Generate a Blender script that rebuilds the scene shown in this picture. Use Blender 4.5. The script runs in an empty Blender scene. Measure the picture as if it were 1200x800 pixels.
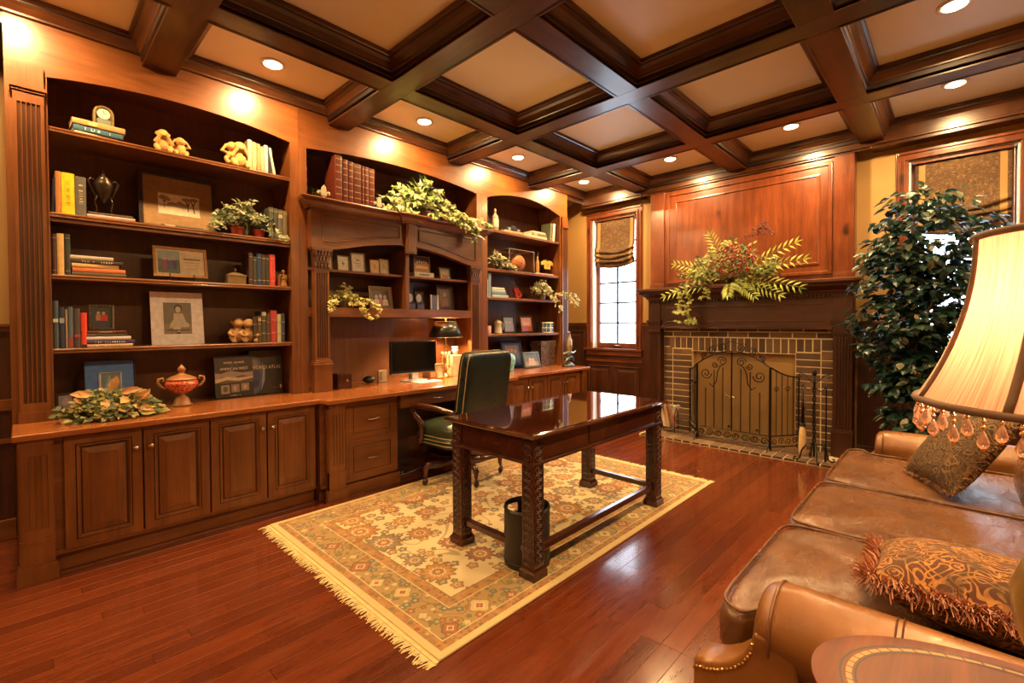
import bpy, bmesh, math, random
from math import pi, sin, cos, radians, sqrt, hypot, atan2
from mathutils import Vector, Matrix
random.seed(7)
S = bpy.context.scene
COL = S.collection

# ------------------------------------------------------------------ camera, world, exposure
CAM_H = 1.32
YAW, PITCH, ROLL = radians(43.665), radians(1.078), radians(-.2446)
f_ = Vector((cos(YAW)*cos(PITCH), sin(YAW)*cos(PITCH), -sin(PITCH)))
r_ = Vector((sin(YAW), -cos(YAW), 0)); u_ = r_.cross(f_)
r2 = r_*cos(ROLL)+u_*sin(ROLL); u2 = -r_*sin(ROLL)+u_*cos(ROLL)
cd = bpy.data.cameras.new('camera'); cam = bpy.data.objects.new('camera', cd); COL.objects.link(cam)
cam.matrix_world = Matrix(((r2.x,u2.x,-f_.x,0),(r2.y,u2.y,-f_.y,0),(r2.z,u2.z,-f_.z,CAM_H),(0,0,0,1)))
cd.sensor_width = 36; cd.lens = 547.06/1200*36; cd.shift_y = -10.14/1200; cd.clip_start = .03
S.camera = cam
S.view_settings.view_transform = 'Standard'
try: S.view_settings.look = 'None'
except Exception: pass
S.view_settings.gamma = 1.0; S.view_settings.use_curve_mapping = False
S.view_settings.exposure = 0.40

W = bpy.data.worlds.new('world'); S.world = W; W.use_nodes = True
bg = W.node_tree.nodes['Background']; bg.inputs[0].default_value = (.74,.86,1,1); bg.inputs[1].default_value = 7.0

CAN_W, CAN_COL = 34.0, (1,.63,.27)
def area_light(name, loc, direction, sx, sy, power, col, portal=False, spread=None, parent=None):
    l = bpy.data.lights.new(name, 'AREA'); l.shape = 'RECTANGLE'; l.size = sx; l.size_y = sy
    l.energy = power; l.color = col
    if portal: l.cycles.is_portal = True
    if spread: l.spread = radians(spread)
    o = bpy.data.objects.new(name, l); COL.objects.link(o); o.location = loc
    o.rotation_euler = Vector(direction).to_track_quat('-Z', 'Y').to_euler()
    if parent: o.parent = parent
    return o
area_light('window_portal', (5.66,3.425,1.9), (-1,0,0), .9, 2.0, 1, (1,1,1), portal=True)
area_light('window_portal', (5.66,-.01,1.9), (-1,0,0), .9, 2.0, 1, (1,1,1), portal=True)

# ------------------------------------------------------------------ node helper and materials
class NT:
    def __init__(s, name):
        s.m = bpy.data.materials.new(name); s.m.use_nodes = True; s.t = s.m.node_tree; s.n = s.t.nodes
        s.b = s.n['Principled BSDF']; s.out = s.n['Material Output']
    def lk(s, a, b): s.t.links.new(a, b)
    def put(s, sock, v):
        if isinstance(v, bpy.types.NodeSocket): s.lk(v, sock)
        elif v is not None:
            if isinstance(v, (tuple, list)) and len(v) == 3 and len(sock.default_value) == 4: v = (*v, 1)
            sock.default_value = v
    def node(s, typ, **kw):
        n = s.n.new(typ)
        for k, v in kw.items(): setattr(n, k, v)
        return n
    def co(s, kind='Object'): return s.node('ShaderNodeTexCoord').outputs[kind]
    def mp(s, v, sc=(1,1,1), loc=(0,0,0), rot=(0,0,0)):
        n = s.node('ShaderNodeMapping'); s.lk(v, n.inputs[0]); n.inputs['Location'].default_value = loc
        n.inputs['Rotation'].default_value = rot; n.inputs['Scale'].default_value = sc; return n.outputs[0]
    def noise(s, v, scale=5, detail=3, rough=.5, dist=0, out=0):
        n = s.node('ShaderNodeTexNoise'); s.lk(v, n.inputs['Vector'])
        n.inputs['Scale'].default_value = scale; n.inputs['Detail'].default_value = detail
        n.inputs['Roughness'].default_value = rough; n.inputs['Distortion'].default_value = dist; return n.outputs[out]
    def vor(s, v, scale=5, feature='F1', rnd=1, out='Distance'):
        n = s.node('ShaderNodeTexVoronoi', feature=feature); s.lk(v, n.inputs['Vector'])
        n.inputs['Scale'].default_value = scale; n.inputs['Randomness'].default_value = rnd; return n.outputs[out]
    def math(s, op, a, b=None, c=None, clamp=False):
        n = s.node('ShaderNodeMath', operation=op, use_clamp=clamp); s.put(n.inputs[0], a)
        if b is not None: s.put(n.inputs[1], b)
        if c is not None: s.put(n.inputs[2], c)
        return n.outputs[0]
    def vm(s, op, a, b=None, out=0):
        n = s.node('ShaderNodeVectorMath', operation=op); s.put(n.inputs[0], a)
        if b is not None: s.put(n.inputs[1], b)
        return n.outputs[out]
    def ramp(s, v, pts, interp='LINEAR'):
        n = s.node('ShaderNodeValToRGB'); s.lk(v, n.inputs[0]); e = n.color_ramp.elements; n.color_ramp.interpolation = interp
        while len(e) < len(pts): e.new(.5)
        for el, (p, c) in zip(e, pts): el.position = p; el.color = (*c, 1) if len(c) == 3 else c
        return n.outputs[0]
    def mix(s, f, a, b, blend='MIX'):
        n = s.node('ShaderNodeMix', data_type='RGBA', blend_type=blend); s.put(n.inputs[0], f); s.put(n.inputs[6], a); s.put(n.inputs[7], b)
        return n.outputs[2]
    def sep(s, v):
        n = s.node('ShaderNodeSeparateXYZ'); s.lk(v, n.inputs[0]); return n.outputs
    def attr(s, name): return s.node('ShaderNodeAttribute', attribute_name=name).outputs['Fac']
    def bump(s, h, strength=.3, dist=.01):
        n = s.node('ShaderNodeBump'); n.inputs['Strength'].default_value = strength; n.inputs['Distance'].default_value = dist
        s.lk(h, n.inputs['Height']); s.lk(n.outputs[0], s.b.inputs['Normal'])
    def set(s, **kw):
        for k, v in kw.items(): s.put(s.b.inputs[k.replace('_', ' ')], v)
        return s.m

_c = {}
def plain(col, rough=.5, metal=0, spec=.5, em=None, ems=0):
    k = ('p', tuple(col), rough, metal, em, ems)
    if k not in _c:
        n = NT('paint'); v = n.noise(n.co(), 30, 2)
        c = n.mix(n.ramp(v, [(.3,(0,0,0)),(.7,(1,1,1))]), tuple(x*.86 for x in col), tuple(min(1,x*1.1) for x in col))
        n.set(Base_Color=c, Roughness=rough, Metallic=metal)
        if em: n.set(Emission_Color=em, Emission_Strength=ems)
        _c[k] = n.m
    return _c[k]
def wood(name, dark, mid, light, axis='z', rough=.38, coat=.25, blotch=1.0, knots=False, sc=1.0):
    if name in _c: return _c[name]
    n = NT(name); co = n.co()
    s = {'x':(1.2,11,11), 'y':(11,1.2,11), 'z':(11,11,1.2)}[axis]
    g = n.noise(n.mp(co, tuple(q*sc for q in s)), 1.6, 6, .62, .35)
    fine = n.noise(n.mp(co, tuple(q*sc*(5 if q > 5 else 1.6) for q in s)), 2.2, 3, .6)
    c = n.ramp(g, [(.15,dark),(.45,mid),(.8,light)])
    c = n.mix(n.math('MULTIPLY', n.ramp(fine, [(.42,(1,1,1)),(.6,(0,0,0))]), .22), c, dark)
    bl = n.noise(n.mp(co, (1,1,1)), 2.6, 3, .55, .3)
    c = n.mix(n.math('MULTIPLY', n.ramp(bl, [(.35,(1,1,1)),(.62,(0,0,0))]), .42*blotch), c, dark)
    if knots:
        kd = n.vor(n.mp(co, tuple(3.2 if q > 5 else 1.6 for q in s)), 1.0, out='Distance')
        kn = n.noise(n.mp(co, (1,1,1)), 9, 4)
        kd = n.math('ADD', kd, n.math('MULTIPLY', n.math('SUBTRACT', kn, .5), .25))
        c = n.mix(n.ramp(kd, [(.05,(.9,.9,.9)),(.13,(0,0,0))]), c, tuple(x*.25 for x in dark))
    n.set(Base_Color=c, Roughness=n.math('ADD', n.math('MULTIPLY', bl, .16 if rough > .1 else .02), rough-(.08 if rough > .1 else .01)), Coat_Weight=coat, Coat_Roughness=.18 if rough > .1 else .03)
    n.bump(fine, .06 if rough > .1 else .01, .004)
    _c[name] = n.m; return n.m
# bookcase cherry, ceiling alder, fireplace alder, desk mahogany
CH = [wood('bookcase_wood_'+a, (.062,.016,.004), (.180,.056,.0125), (.275,.095,.021), a) for a in 'xyz']
CT = wood('counter_wood', (.15,.040,.010), (.31,.092,.023), (.42,.145,.038), 'x', rough=.26, coat=.5, blotch=.5)
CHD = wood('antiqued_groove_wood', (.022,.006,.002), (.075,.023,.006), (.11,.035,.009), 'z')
BK = wood('bookcase_back_wood', (.035,.009,.003), (.11,.032,.009), (.15,.047,.013), 'z', rough=.42, coat=.15)
AL = [wood('ceiling_wood_'+a, (.014,.004,.0015), (.088,.026,.006), (.17,.055,.014), a, rough=.34, knots=True, coat=.3, blotch=1.6) for a in 'xyz']
FP = [wood('fireplace_wood_'+a, (.045,.009,.003), (.165,.038,.010), (.29,.078,.020), a, rough=.32, coat=.35, knots=True) for a in 'xyz']
FD = [wood('fireplace_dark_wood_'+a, (.016,.004,.002), (.062,.016,.005), (.12,.034,.010), a, rough=.40, coat=.1) for a in 'xyz']
MH = [wood('desk_wood_'+a, (.012,.003,.002), (.055,.013,.007), (.10,.026,.012), a, rough=.2, coat=.6, blotch=.6) for a in 'xyz']
MHF = wood('carved_desk_wood', (.010,.003,.002), (.05,.012,.006), (.09,.023,.010), 'z', rough=.5, coat=.0)
MT = wood('desk_top_wood', (.012,.003,.001), (.045,.010,.005), (.08,.02,.008), 'x', rough=.05, coat=1.0, blotch=.4)
GLZ = plain((.016,.005,.003), .45)
NICK = plain((.62,.56,.5), .25, 1)
BRASS = plain((.75,.48,.16), .22, 1)
IRON = plain((.025,.022,.02), .38, .8)
BLACK = plain((.012,.012,.013), .35)
WHITE = plain((.8,.78,.74), .5)
CREAM = plain((.7,.58,.38), .6)
GOLD = plain((.55,.36,.12), .35, .8)

# ------------------------------------------------------------------ mesh builder
class G:
    def __init__(s): s.v=[]; s.f=[]; s.mi=[]; s.tn=[]; s.cur=0; s.tint=0.0; s.M=None
    def add(s, vs, fs, mi=None):
        o=len(s.v)
        for q in vs:
            q=Vector(q)
            if s.M is not None: q=s.M@q
            s.v.append(tuple(q))
        for q in fs:
            s.f.append([i+o for i in q]); s.mi.append(s.cur if mi is None else mi); s.tn.append(s.tint)
        return s
    def box(s, x0,x1,y0,y1,z0,z1, mi=None):
        if x0>x1: x0,x1=x1,x0
        if y0>y1: y0,y1=y1,y0
        if z0>z1: z0,z1=z1,z0
        return s.add([(x0,y0,z0),(x1,y0,z0),(x1,y1,z0),(x0,y1,z0),(x0,y0,z1),(x1,y0,z1),(x1,y1,z1),(x0,y1,z1)],
              [(3,2,1,0),(4,5,6,7),(0,1,5,4),(1,2,6,5),(2,3,7,6),(3,0,4,7)], mi)
    def prism(s, pts, ax, a, b, mi=None):
        # pts 2D in the plane normal to ax ('x': (y,z), 'y': (x,z), 'z': (x,y))
        def P(p,t): return {'x':(t,p[0],p[1]),'y':(p[0],t,p[1]),'z':(p[0],p[1],t)}[ax]
        n=len(pts); area=sum(pts[i][0]*pts[(i+1)%n][1]-pts[(i+1)%n][0]*pts[i][1] for i in range(n))
        if a>b: a,b=b,a
        if (area<0): pts=pts[::-1]
        fl = ax=='y'
        vs=[P(p,a) for p in pts]+[P(p,b) for p in pts]
        fs=[[i,(i+1)%n,n+(i+1)%n,n+i] for i in range(n)]+[list(range(n))[::-1],list(range(n,2*n))]
        if fl: fs=[q[::-1] for q in fs]
        return s.add(vs,fs,mi)
    def loft(s, rings, cap0=True, cap1=True, closed=True, mis=None):
        n=len(rings[0]); vs=[p for r in rings for p in r]; k=len(rings)
        for j in range(k-1):
            fs=[]
            for i in range(n if closed else n-1):
                i2=(i+1)%n; fs.append((j*n+i,j*n+i2,(j+1)*n+i2,(j+1)*n+i))
            if j==0: s.add(vs,fs,mis[j] if mis else None); base=len(s.v)-len(vs)
            else:
                for q in fs: s.f.append([i+base for i in q]); s.mi.append(mis[j] if mis else s.cur); s.tn.append(s.tint)
        if closed:
            if cap0: s.f.append([base+i for i in range(n)][::-1]); s.mi.append(mis[0] if mis else s.cur); s.tn.append(s.tint)
            if cap1: s.f.append([base+(k-1)*n+i for i in range(n)]); s.mi.append(mis[-1] if mis else s.cur); s.tn.append(s.tint)
        return s
    def lathe(s, prof, c=(0,0,0), n=24, sx=1, sy=1):
        rings=[[(c[0]+r*cos(2*pi*i/n)*sx, c[1]+r*sin(2*pi*i/n)*sy, c[2]+z) for i in range(n)] for r,z in prof]
        return s.loft(rings)
    def tube(s, pts, r, n=8, flat=None):
        pts=[Vector(p) for p in pts]; k=len(pts); rs=r if isinstance(r,(list,tuple)) else [r]*k
        t0=(pts[1]-pts[0]).normalized(); up=Vector((0,0,1)) if abs(t0.z)<.9 else Vector((1,0,0))
        a=t0.cross(up).normalized(); rings=[]
        for i,p in enumerate(pts):
            t=(pts[min(i+1,k-1)]-pts[max(i-1,0)])
            t=t.normalized() if t.length>1e-9 else t0
            a=(a-t*a.dot(t)).normalized(); b=t.cross(a)
            fb = flat if flat else 1
            rings.append([tuple(p+(a*cos(2*pi*j/n)+b*sin(2*pi*j/n)*fb)*rs[i]) for j in range(n)])
        return s.loft(rings)
    def sph(s, c, rx, ry=None, rz=None, n=14, m=9, e=1.0):
        ry=ry or rx; rz=rz or rx
        def pw(v): return math.copysign(abs(v)**e, v)
        rings=[]
        for j in range(m+1):
            ph=-pi/2+pi*j/m; cr=max(cos(ph),.004)
            rings.append([(c[0]+rx*pw(cr)*pw(cos(2*pi*i/n)), c[1]+ry*pw(cr)*pw(sin(2*pi*i/n)), c[2]+rz*pw(sin(ph))) for i in range(n)])
        return s.loft(rings)
    def rects(s, x0,x1,z0,z1, prof, front='y', back=None, mis=None, sgn=-1):
        # nested rectangles: prof = [(inset, depth)], the face looks towards -y (front 'y') or -x (front 'x')
        rings=[]
        for ins,d in prof:
            a,b,c,e=x0+ins,x1-ins,z0+ins,z1-ins
            if front=='y': rings.append([(a,d,c),(b,d,c),(b,d,e),(a,d,e)])
            elif front=='x': rings.append([(d,b,c),(d,a,c),(d,a,e),(d,b,e)])
        return s.loft(rings, cap0=True, cap1=True, mis=mis)
    def leaf(s, p, t, nrm, L, Wd, kind='oval', fold=.25, bend=.2):
        t=Vector(t).normalized(); nrm=Vector(nrm); nrm=(nrm-t*nrm.dot(t))
        nrm=nrm.normalized() if nrm.length>1e-6 else Vector((0,0,1)); sd=t.cross(nrm); p=Vector(p)
        def Q(a,b,h=0): return tuple(p+t*(a*L)+sd*(b*Wd)+nrm*(h*L))
        if kind=='oval':
            d=-bend*.5
            s.add([Q(0,0),Q(.3,.42,fold*.25),Q(.65,.38,fold*.2+d*.4),Q(1,0,d),Q(.65,-.38,fold*.2+d*.4),Q(.3,-.42,fold*.25),Q(.5,0,d*.2)],
                  [(0,6,2,1),(6,3,2),(0,5,4,6),(6,4,3)])
        elif kind=='ivy':
            s.add([Q(0,0),Q(-.05,.30,.05),Q(.28,.52,.0),Q(.38,.24,.06),Q(1,0,d:=-bend*.4),Q(.38,-.24,.06),Q(.28,-.52,0),Q(-.05,-.30,.05),Q(.4,0,.0)],
                  [(0,8,3,1),(1,3,2),(8,4,3),(0,7,5,8),(7,6,5),(8,5,4)])
        elif kind=='blade':
            s.add([Q(0,0),Q(.45,.5,.05),Q(1,0,-bend),Q(.45,-.5,.05)],[(0,3,2,1)])
        return s
    def done(s, name, mats, parent=None, bevel=0, smooth=False, seg=2, sub=0, auto=None, world=True, loc=None):
        me=bpy.data.meshes.new(name)
        vs=s.v
        if parent is not None and world:
            Mi=wmat(parent).inverted(); vs=[tuple(Mi@Vector(q)) for q in vs]
        if loc is not None and parent is None:
            vs=[(q[0]-loc[0],q[1]-loc[1],q[2]-loc[2]) for q in vs]
        me.from_pydata(vs,[],s.f)
        if not isinstance(mats,(list,tuple)): mats=[mats]
        for m in mats: me.materials.append(m)
        me.polygons.foreach_set('material_index', s.mi)
        if any(s.tn):
            a=me.attributes.new('tint','FLOAT','FACE'); a.data.foreach_set('value', s.tn)
        me.update()
        bm=bmesh.new(); bm.from_mesh(me)
        if len(s.f)<60000: bmesh.ops.recalc_face_normals(bm, faces=bm.faces)
        bm.to_mesh(me); bm.free()
        if smooth:
            me.polygons.foreach_set('use_smooth',[True]*len(me.polygons))
            if auto:
                me.set_sharp_from_angle(angle=radians(auto))
        o=bpy.data.objects.new(name,me); COL.objects.link(o)
        if parent is not None: o.parent=parent
        if loc is not None and parent is None: o.location=loc
        if bevel:
            b=o.modifiers.new('bevel','BEVEL'); b.width=bevel; b.segments=seg; b.limit_method='ANGLE'; b.angle_limit=radians(35)
        if sub:
            b=o.modifiers.new('sub','SUBSURF'); b.levels=sub; b.render_levels=sub
        return o
def wmat(o):
    m=Matrix.LocRotScale(o.location,o.rotation_euler,o.scale)
    return wmat(o.parent)@m if o.parent else m
def thing(name,label,cat,loc=(0,0,0),rz=0,group=None):
    o=bpy.data.objects.new(name,None); COL.objects.link(o); o.location=loc; o.rotation_euler=(0,0,rz); o.empty_display_size=.1
    return tag(o,label,cat,group)
def tag(o,label,cat,group=None):
    o['label']=label; o['category']=cat
    if group: o['group']=group
    return o
def struct(o): o['kind']='structure'; return o
def text(parent, s, loc, size, mat, rot=(90,0,0), extrude=.0006, align='CENTER', sx=1.0, name='title'):
    c=bpy.data.curves.new(name,'FONT'); c.body=s; c.size=size; c.extrude=extrude; c.align_x=align; c.align_y='CENTER'
    c.resolution_u=2
    tmp=bpy.data.objects.new(name,c); me=bpy.data.meshes.new_from_object(tmp); bpy.data.objects.remove(tmp)
    me.materials.clear(); me.materials.append(mat); me.name=name
    o=bpy.data.objects.new(name,me); COL.objects.link(o)
    L=Vector(loc)
    if parent is not None: o.parent=parent
    o.location=L; o.rotation_euler=tuple(radians(a) for a in rot); o.scale=(sx,1,1)
    return o

# ------------------------------------------------------------------ the room
XL, XR, YB, YF, ZC = -2.5, 5.62, 4.25, -1.45, 3.15
WG = None
def wallmat():
    n=NT('gold_wall_paint'); co=n.co(); a=n.noise(co,3,4,.6); b=n.noise(co,160,2)
    n.set(Base_Color=n.mix(a,(.32,.18,.058),(.39,.23,.075)),Roughness=.6); n.bump(b,.15,.002); return n.m
WG=wallmat()
def ceilmat():
    n=NT('ceiling_paint'); co=n.co(); a=n.noise(co,2,2); w=n.noise(co,220,2)
    n.set(Base_Color=n.mix(a,(.76,.66,.44),(.82,.72,.50)),Roughness=.42); n.bump(w,.12,.002); return n.m
# floor: boards running along x, each with its own tint
def floormat():
    n=NT('floor_boards'); co=n.co(); t=n.attr('tint')
    off=n.node('ShaderNodeCombineXYZ'); n.put(off.inputs[0], n.math('MULTIPLY',t,37.0)); n.put(off.inputs[1], n.math('MULTIPLY',t,11.0))
    v=n.vm('ADD',co,off.outputs[0])
    g=n.noise(n.mp(v,(2.2,13,1)),2.0,6,.7,.3); fine=n.noise(n.mp(v,(30,170,1)),1.6,3,.6)
    c=n.ramp(g,[(.2,(.080,.015,.005)),(.5,(.135,.029,.009)),(.8,(.190,.048,.015))])
    c=n.mix(n.math('MULTIPLY',n.ramp(fine,[(.4,(1,1,1)),(.62,(0,0,0))]),.25),c,(.06,.010,.004))
    c=n.mix(1.0,c,n.ramp(t,[(0,(.72,.66,.64)),(1,(1.2,1.14,1.1))]),'MULTIPLY')
    n.set(Base_Color=c,Roughness=n.math('ADD',n.math('MULTIPLY',g,.12),.13),Coat_Weight=.5,Coat_Roughness=.10)
    n.bump(g,.05,.005); return n.m
g=G(); bw=.086; y=YF; row=0
while y<YB:
    x=XL-random.random()*1.4; 
    while x<XR:
        L=random.uniform(.8,2.0); x0=max(x,XL); x1=min(x+L,XR)
        if x1>x0+.02:
            g.tint=random.uniform(.02,1); c=.0013; yy1=min(y+bw,YB)
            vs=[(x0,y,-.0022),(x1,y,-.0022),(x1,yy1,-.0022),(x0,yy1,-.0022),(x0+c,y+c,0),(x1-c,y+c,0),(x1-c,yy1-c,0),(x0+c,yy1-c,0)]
            g.add(vs,[(4,5,6,7),(1,2,6,5),(3,0,4,7)]); g.add(vs,[(0,1,5,4),(2,3,7,6)],1)  # long chamfers take a paler colour, painting the light caught along the joints
        x+=L
    y+=bw; row+=1
g.tint=.01; g.box(XL,XR,YF,YB,-.06,-.0022)
fl=struct(g.done('floor',[floormat(),wood('floor_joint_highlight',(.12,.035,.012),(.24,.08,.03),(.32,.12,.045),'x',rough=.3)]))
def wallbox(name,boxes,mat):
    g=G()
    for b in boxes: g.box(*b)
    return struct(g.done(name,mat))
WIN=[(3.08,3.77,.98,2.79),(-.355,.335,.98,2.79)]   # y0,y1,z0,z1 on the right wall
def wall_with_holes(name,fixed,axis,u0,u1,holes,th,mat,z1=3.2):
    bs=[]; u=u0
    for (a,b,c,d) in sorted(holes):
        bs.append((u,a,0,z1)); bs.append((a,b,0,c)); bs.append((a,b,d,z1)); u=b
    bs.append((u,u1,0,z1))
    lo,hi=min(fixed,fixed+th),max(fixed,fixed+th)
    bb=[(lo,hi,a,b,c,d) if axis=='y' else (a,b,lo,hi,c,d) for a,b,c,d in bs]
    return wallbox(name,bb,mat)
wall_with_holes('wall_right',XR,'y',YF-.15,YB+.15,WIN,.16,WG)
wall_with_holes('wall_back',YB,'x',XL-.15,XR,[],.15,WG)
wall_with_holes('wall_left',XL,'y',YF,YB,[],-.15,WG)
wall_with_holes('wall_front',YF,'x',XL-.15,XR,[],-.15,WG)
struct(G().box(XL-.15,XR+.16,YF-.15,YB+.15,ZC,ZC+.1).done('ceiling',ceilmat()))

# coffered ceiling
BXs=[-1.87,-.61,.65,1.885,3.15,4.41]; BYs=[-.58,.59,1.765,2.935]; BH=.085; ZB=3.0; FY=3.83; FX=5.5
tn=[0]
def trim(g,mat,**k):
    tn[0]+=1; return struct(g.done('trim_%d'%tn[0],mat,**k))
for bx in BXs: trim(G().box(bx-BH,bx+BH,YF,FY,ZB,ZC-.002),AL[1],bevel=.003)
for by in BYs:
    xs=[XL]+[b for b in BXs]+[FX]
    for i in range(len(xs)-1):
        trim(G().box(xs[i]+(BH if i else 0),xs[i+1]-(BH if i<len(xs)-2 else 0),by-BH,by+BH,ZB+.0005,ZC-.002),AL[0])
XE=[XL]+[v for b in BXs for v in(b-BH,b+BH)]+[FX]; YE=[YF]+[v for b in BYs for v in(b-BH,b+BH)]+[FY]
PN=[(-.008,ZB-.004),(.006,ZB-.004),(.006,ZB+.006),(.0,ZB+.010),(.0,ZB+.022),(.014,ZB+.026),(.014,ZB+.055),(.022,ZB+.060),(.024,ZB+.070),(.045,ZB+.098),(.066,ZB+.112),(.068,ZB+.120),(.082,ZB+.124),(.082,ZB+.149)]
def pn(k,wall):
    i,z=PN[k]
    if not wall: return i
    return -.004 if z<ZB+.058 else i
for i in range(0,len(XE),2):
    for j in range(0,len(YE),2):
        x0,x1,y0,y1=XE[i],XE[i+1],YE[j],YE[j+1]
        wl=(i==0); wr=(i+2>=len(XE)); wb=(j==0); wt=(j+2>=len(YE))
        for side in 'LRBT':
            g=G(); vs=[];
            for k in range(len(PN)):
                z=PN[k][1]; l=x0+pn(k,wl); r=x1-pn(k,False if wr else False); b=y0+pn(k,wb); t=y1-pn(k,wt)
                if wr: r=x1-pn(k,False)
                vs+= {'L':[(l,b,z),(l,t,z)],'R':[(r,b,z),(r,t,z)],'B':[(l,b,z),(r,b,z)],'T':[(l,t,z),(r,t,z)]}[side]
            # skip the lip where a wall carries it
            fs=[(2*k,2*k+1,2*k+3,2*k+2) for k in range(len(PN)-1)]
            for k_,f_q in enumerate(fs): g.add(vs if k_==0 else [],[f_q] if k_==0 else [], None); 
            g.f=[list(q) for q in fs]; g.mi=[1 if k_ in (2,5,10) else 0 for k_ in range(len(fs))]; g.tn=[0]*len(fs)
            # back it so the moulding is solid
            if side in 'LR': g.mi=g.mi
            o=trim(g,[AL[1] if side in 'LR' else AL[0],GLZ])
# frieze under the beams on the fireplace wall
trim(G().box(FX-.035,FX-.003,.60,2.93,2.955,ZB).box(FX-.02,FX-.003,.60,2.93,2.935,2.955),AL[1],bevel=.004)
trim(G().box(FX-.03,XR-.002,2.93,FY+.02,2.93,3.14).box(FX-.045,XR-.002,2.93,FY+.02,2.96,2.985),AL[1],bevel=.004)
trim(G().box(FX-.03,XR-.002,YF+.002,.60,2.93,3.14).box(FX-.045,XR-.002,YF+.002,.60,2.96,2.985),AL[1],bevel=.004)
# crown on the back wall left and right of the bookcase
trim(G().prism([(FY+.01,3.149),(YB-.002,3.149),(YB-.002,2.88),(YB-.03,2.88),(YB-.04,2.93),(FY+.06,3.08),(FY+.01,3.09)],'x',XL,-.06),AL[0])
trim(G().prism([(FY+.03,3.149),(YB-.002,3.149),(YB-.002,2.88),(YB-.03,2.88),(YB-.04,2.93),(FY+.06,3.08),(FY+.03,3.09)],'x',5.10,FX-.05),AL[0])

# wainscot
def wain_y(y0,y1,x=XR):   # panelling on the right wall between y0 and y1
    g=G(); w=x
    g.box(w-.022,w-.001,y0,y1,.12,1.30)
    g2=G().box(w-.05,w-.001,y0,y1,1.315,1.335).box(w-.035,w-.001,y0,y1,1.285,1.315)
    trim(g,FD[2]); trim(g2,FP[1],bevel=.003)
    trim(G().box(w-.034,w-.001,y0,y1,0,.13).box(w-.045,w-.001,y0,y1,0,.02),FD[1],bevel=.004)
def panel_x(y0,y1,z0,z1,x,mat):
    g=G(); g.rects(y0,y1,z0,z1,[(0,x),(0,x-.012),(.012,x-.016),(.022,x-.003),(.045,x-.003),(.075,x-.012)],front='x'); return trim(g,mat)
wain_y(2.82,2.985); wain_y(3.862,YB); wain_y(2.985,3.862) if False else None
g=G().box(XR-.022,XR-.001,2.985,3.862,.12,.872); trim(g,FD[2])
trim(G().box(XR-.034,XR-.001,2.985,3.862,0,.13),FD[1],bevel=.004)
trim(G().box(XR-.035,XR-.023,2.99,3.86,.79,.83),FP[1],bevel=.003)
for a,b in ((3.02,3.40),(3.45,3.83)): panel_x(a,b,.18,.74,XR-.022,FD[2])
panel_x(3.89,4.22,.18,1.22,XR-.022,FD[2]); 
g=G().box(XR-.022,XR-.001,-.43,.41,.12,.872); trim(g,FD[2])
wain_y(.41,.70); wain_y(YF,-.43); trim(G().box(XR-.034,XR-.001,-.43,.41,0,.13),FD[1],bevel=.004)
for a,b in ((-.40,-.02),(.03,.38)): panel_x(a,b,.18,.80,XR-.022,FD[2])
# back wall, left of the bookcase
g=G().box(XL,-.045,YB-.022,YB-.001,.12,1.30); trim(g,FD[2])
trim(G().box(XL,-.045,YB-.05,YB-.001,1.315,1.335).box(XL,-.045,YB-.035,YB-.001,1.285,1.315),CH[0],bevel=.003)
struct(G().box(XL,-.045,YB-.034,YB-.001,0,.13).done('baseboard_back',CH[0],bevel=.004))
trim(G().box(XL,-.045,YB-.032,YB-.023,.80,.87).box(XL,-.045,YB-.032,YB-.023,.60,.63),CH[0],bevel=.003)
for k in range(3):
    g=G(); g.rects(-.80-.76*k,-.12-.76*k,.20,1.2,[(0,YB-.022),(0,YB-.034),(.012,YB-.038),(.022,YB-.025),(.045,YB-.025),(.075,YB-.034)]); trim(g,CH[2])
struct(G().box(XL,XR,YF+.001,YF+.02,0,.14).done('baseboard_front',CH[0],bevel=.004))
struct(G().box(XL+.001,XL+.02,YF,YB,0,.14).done('baseboard_left',CH[1],bevel=.004))
struct(G().box(5.13,XR-.03,YB-.03,YB-.001,0,.14).done('baseboard_back',CH[0],bevel=.004))

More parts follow.
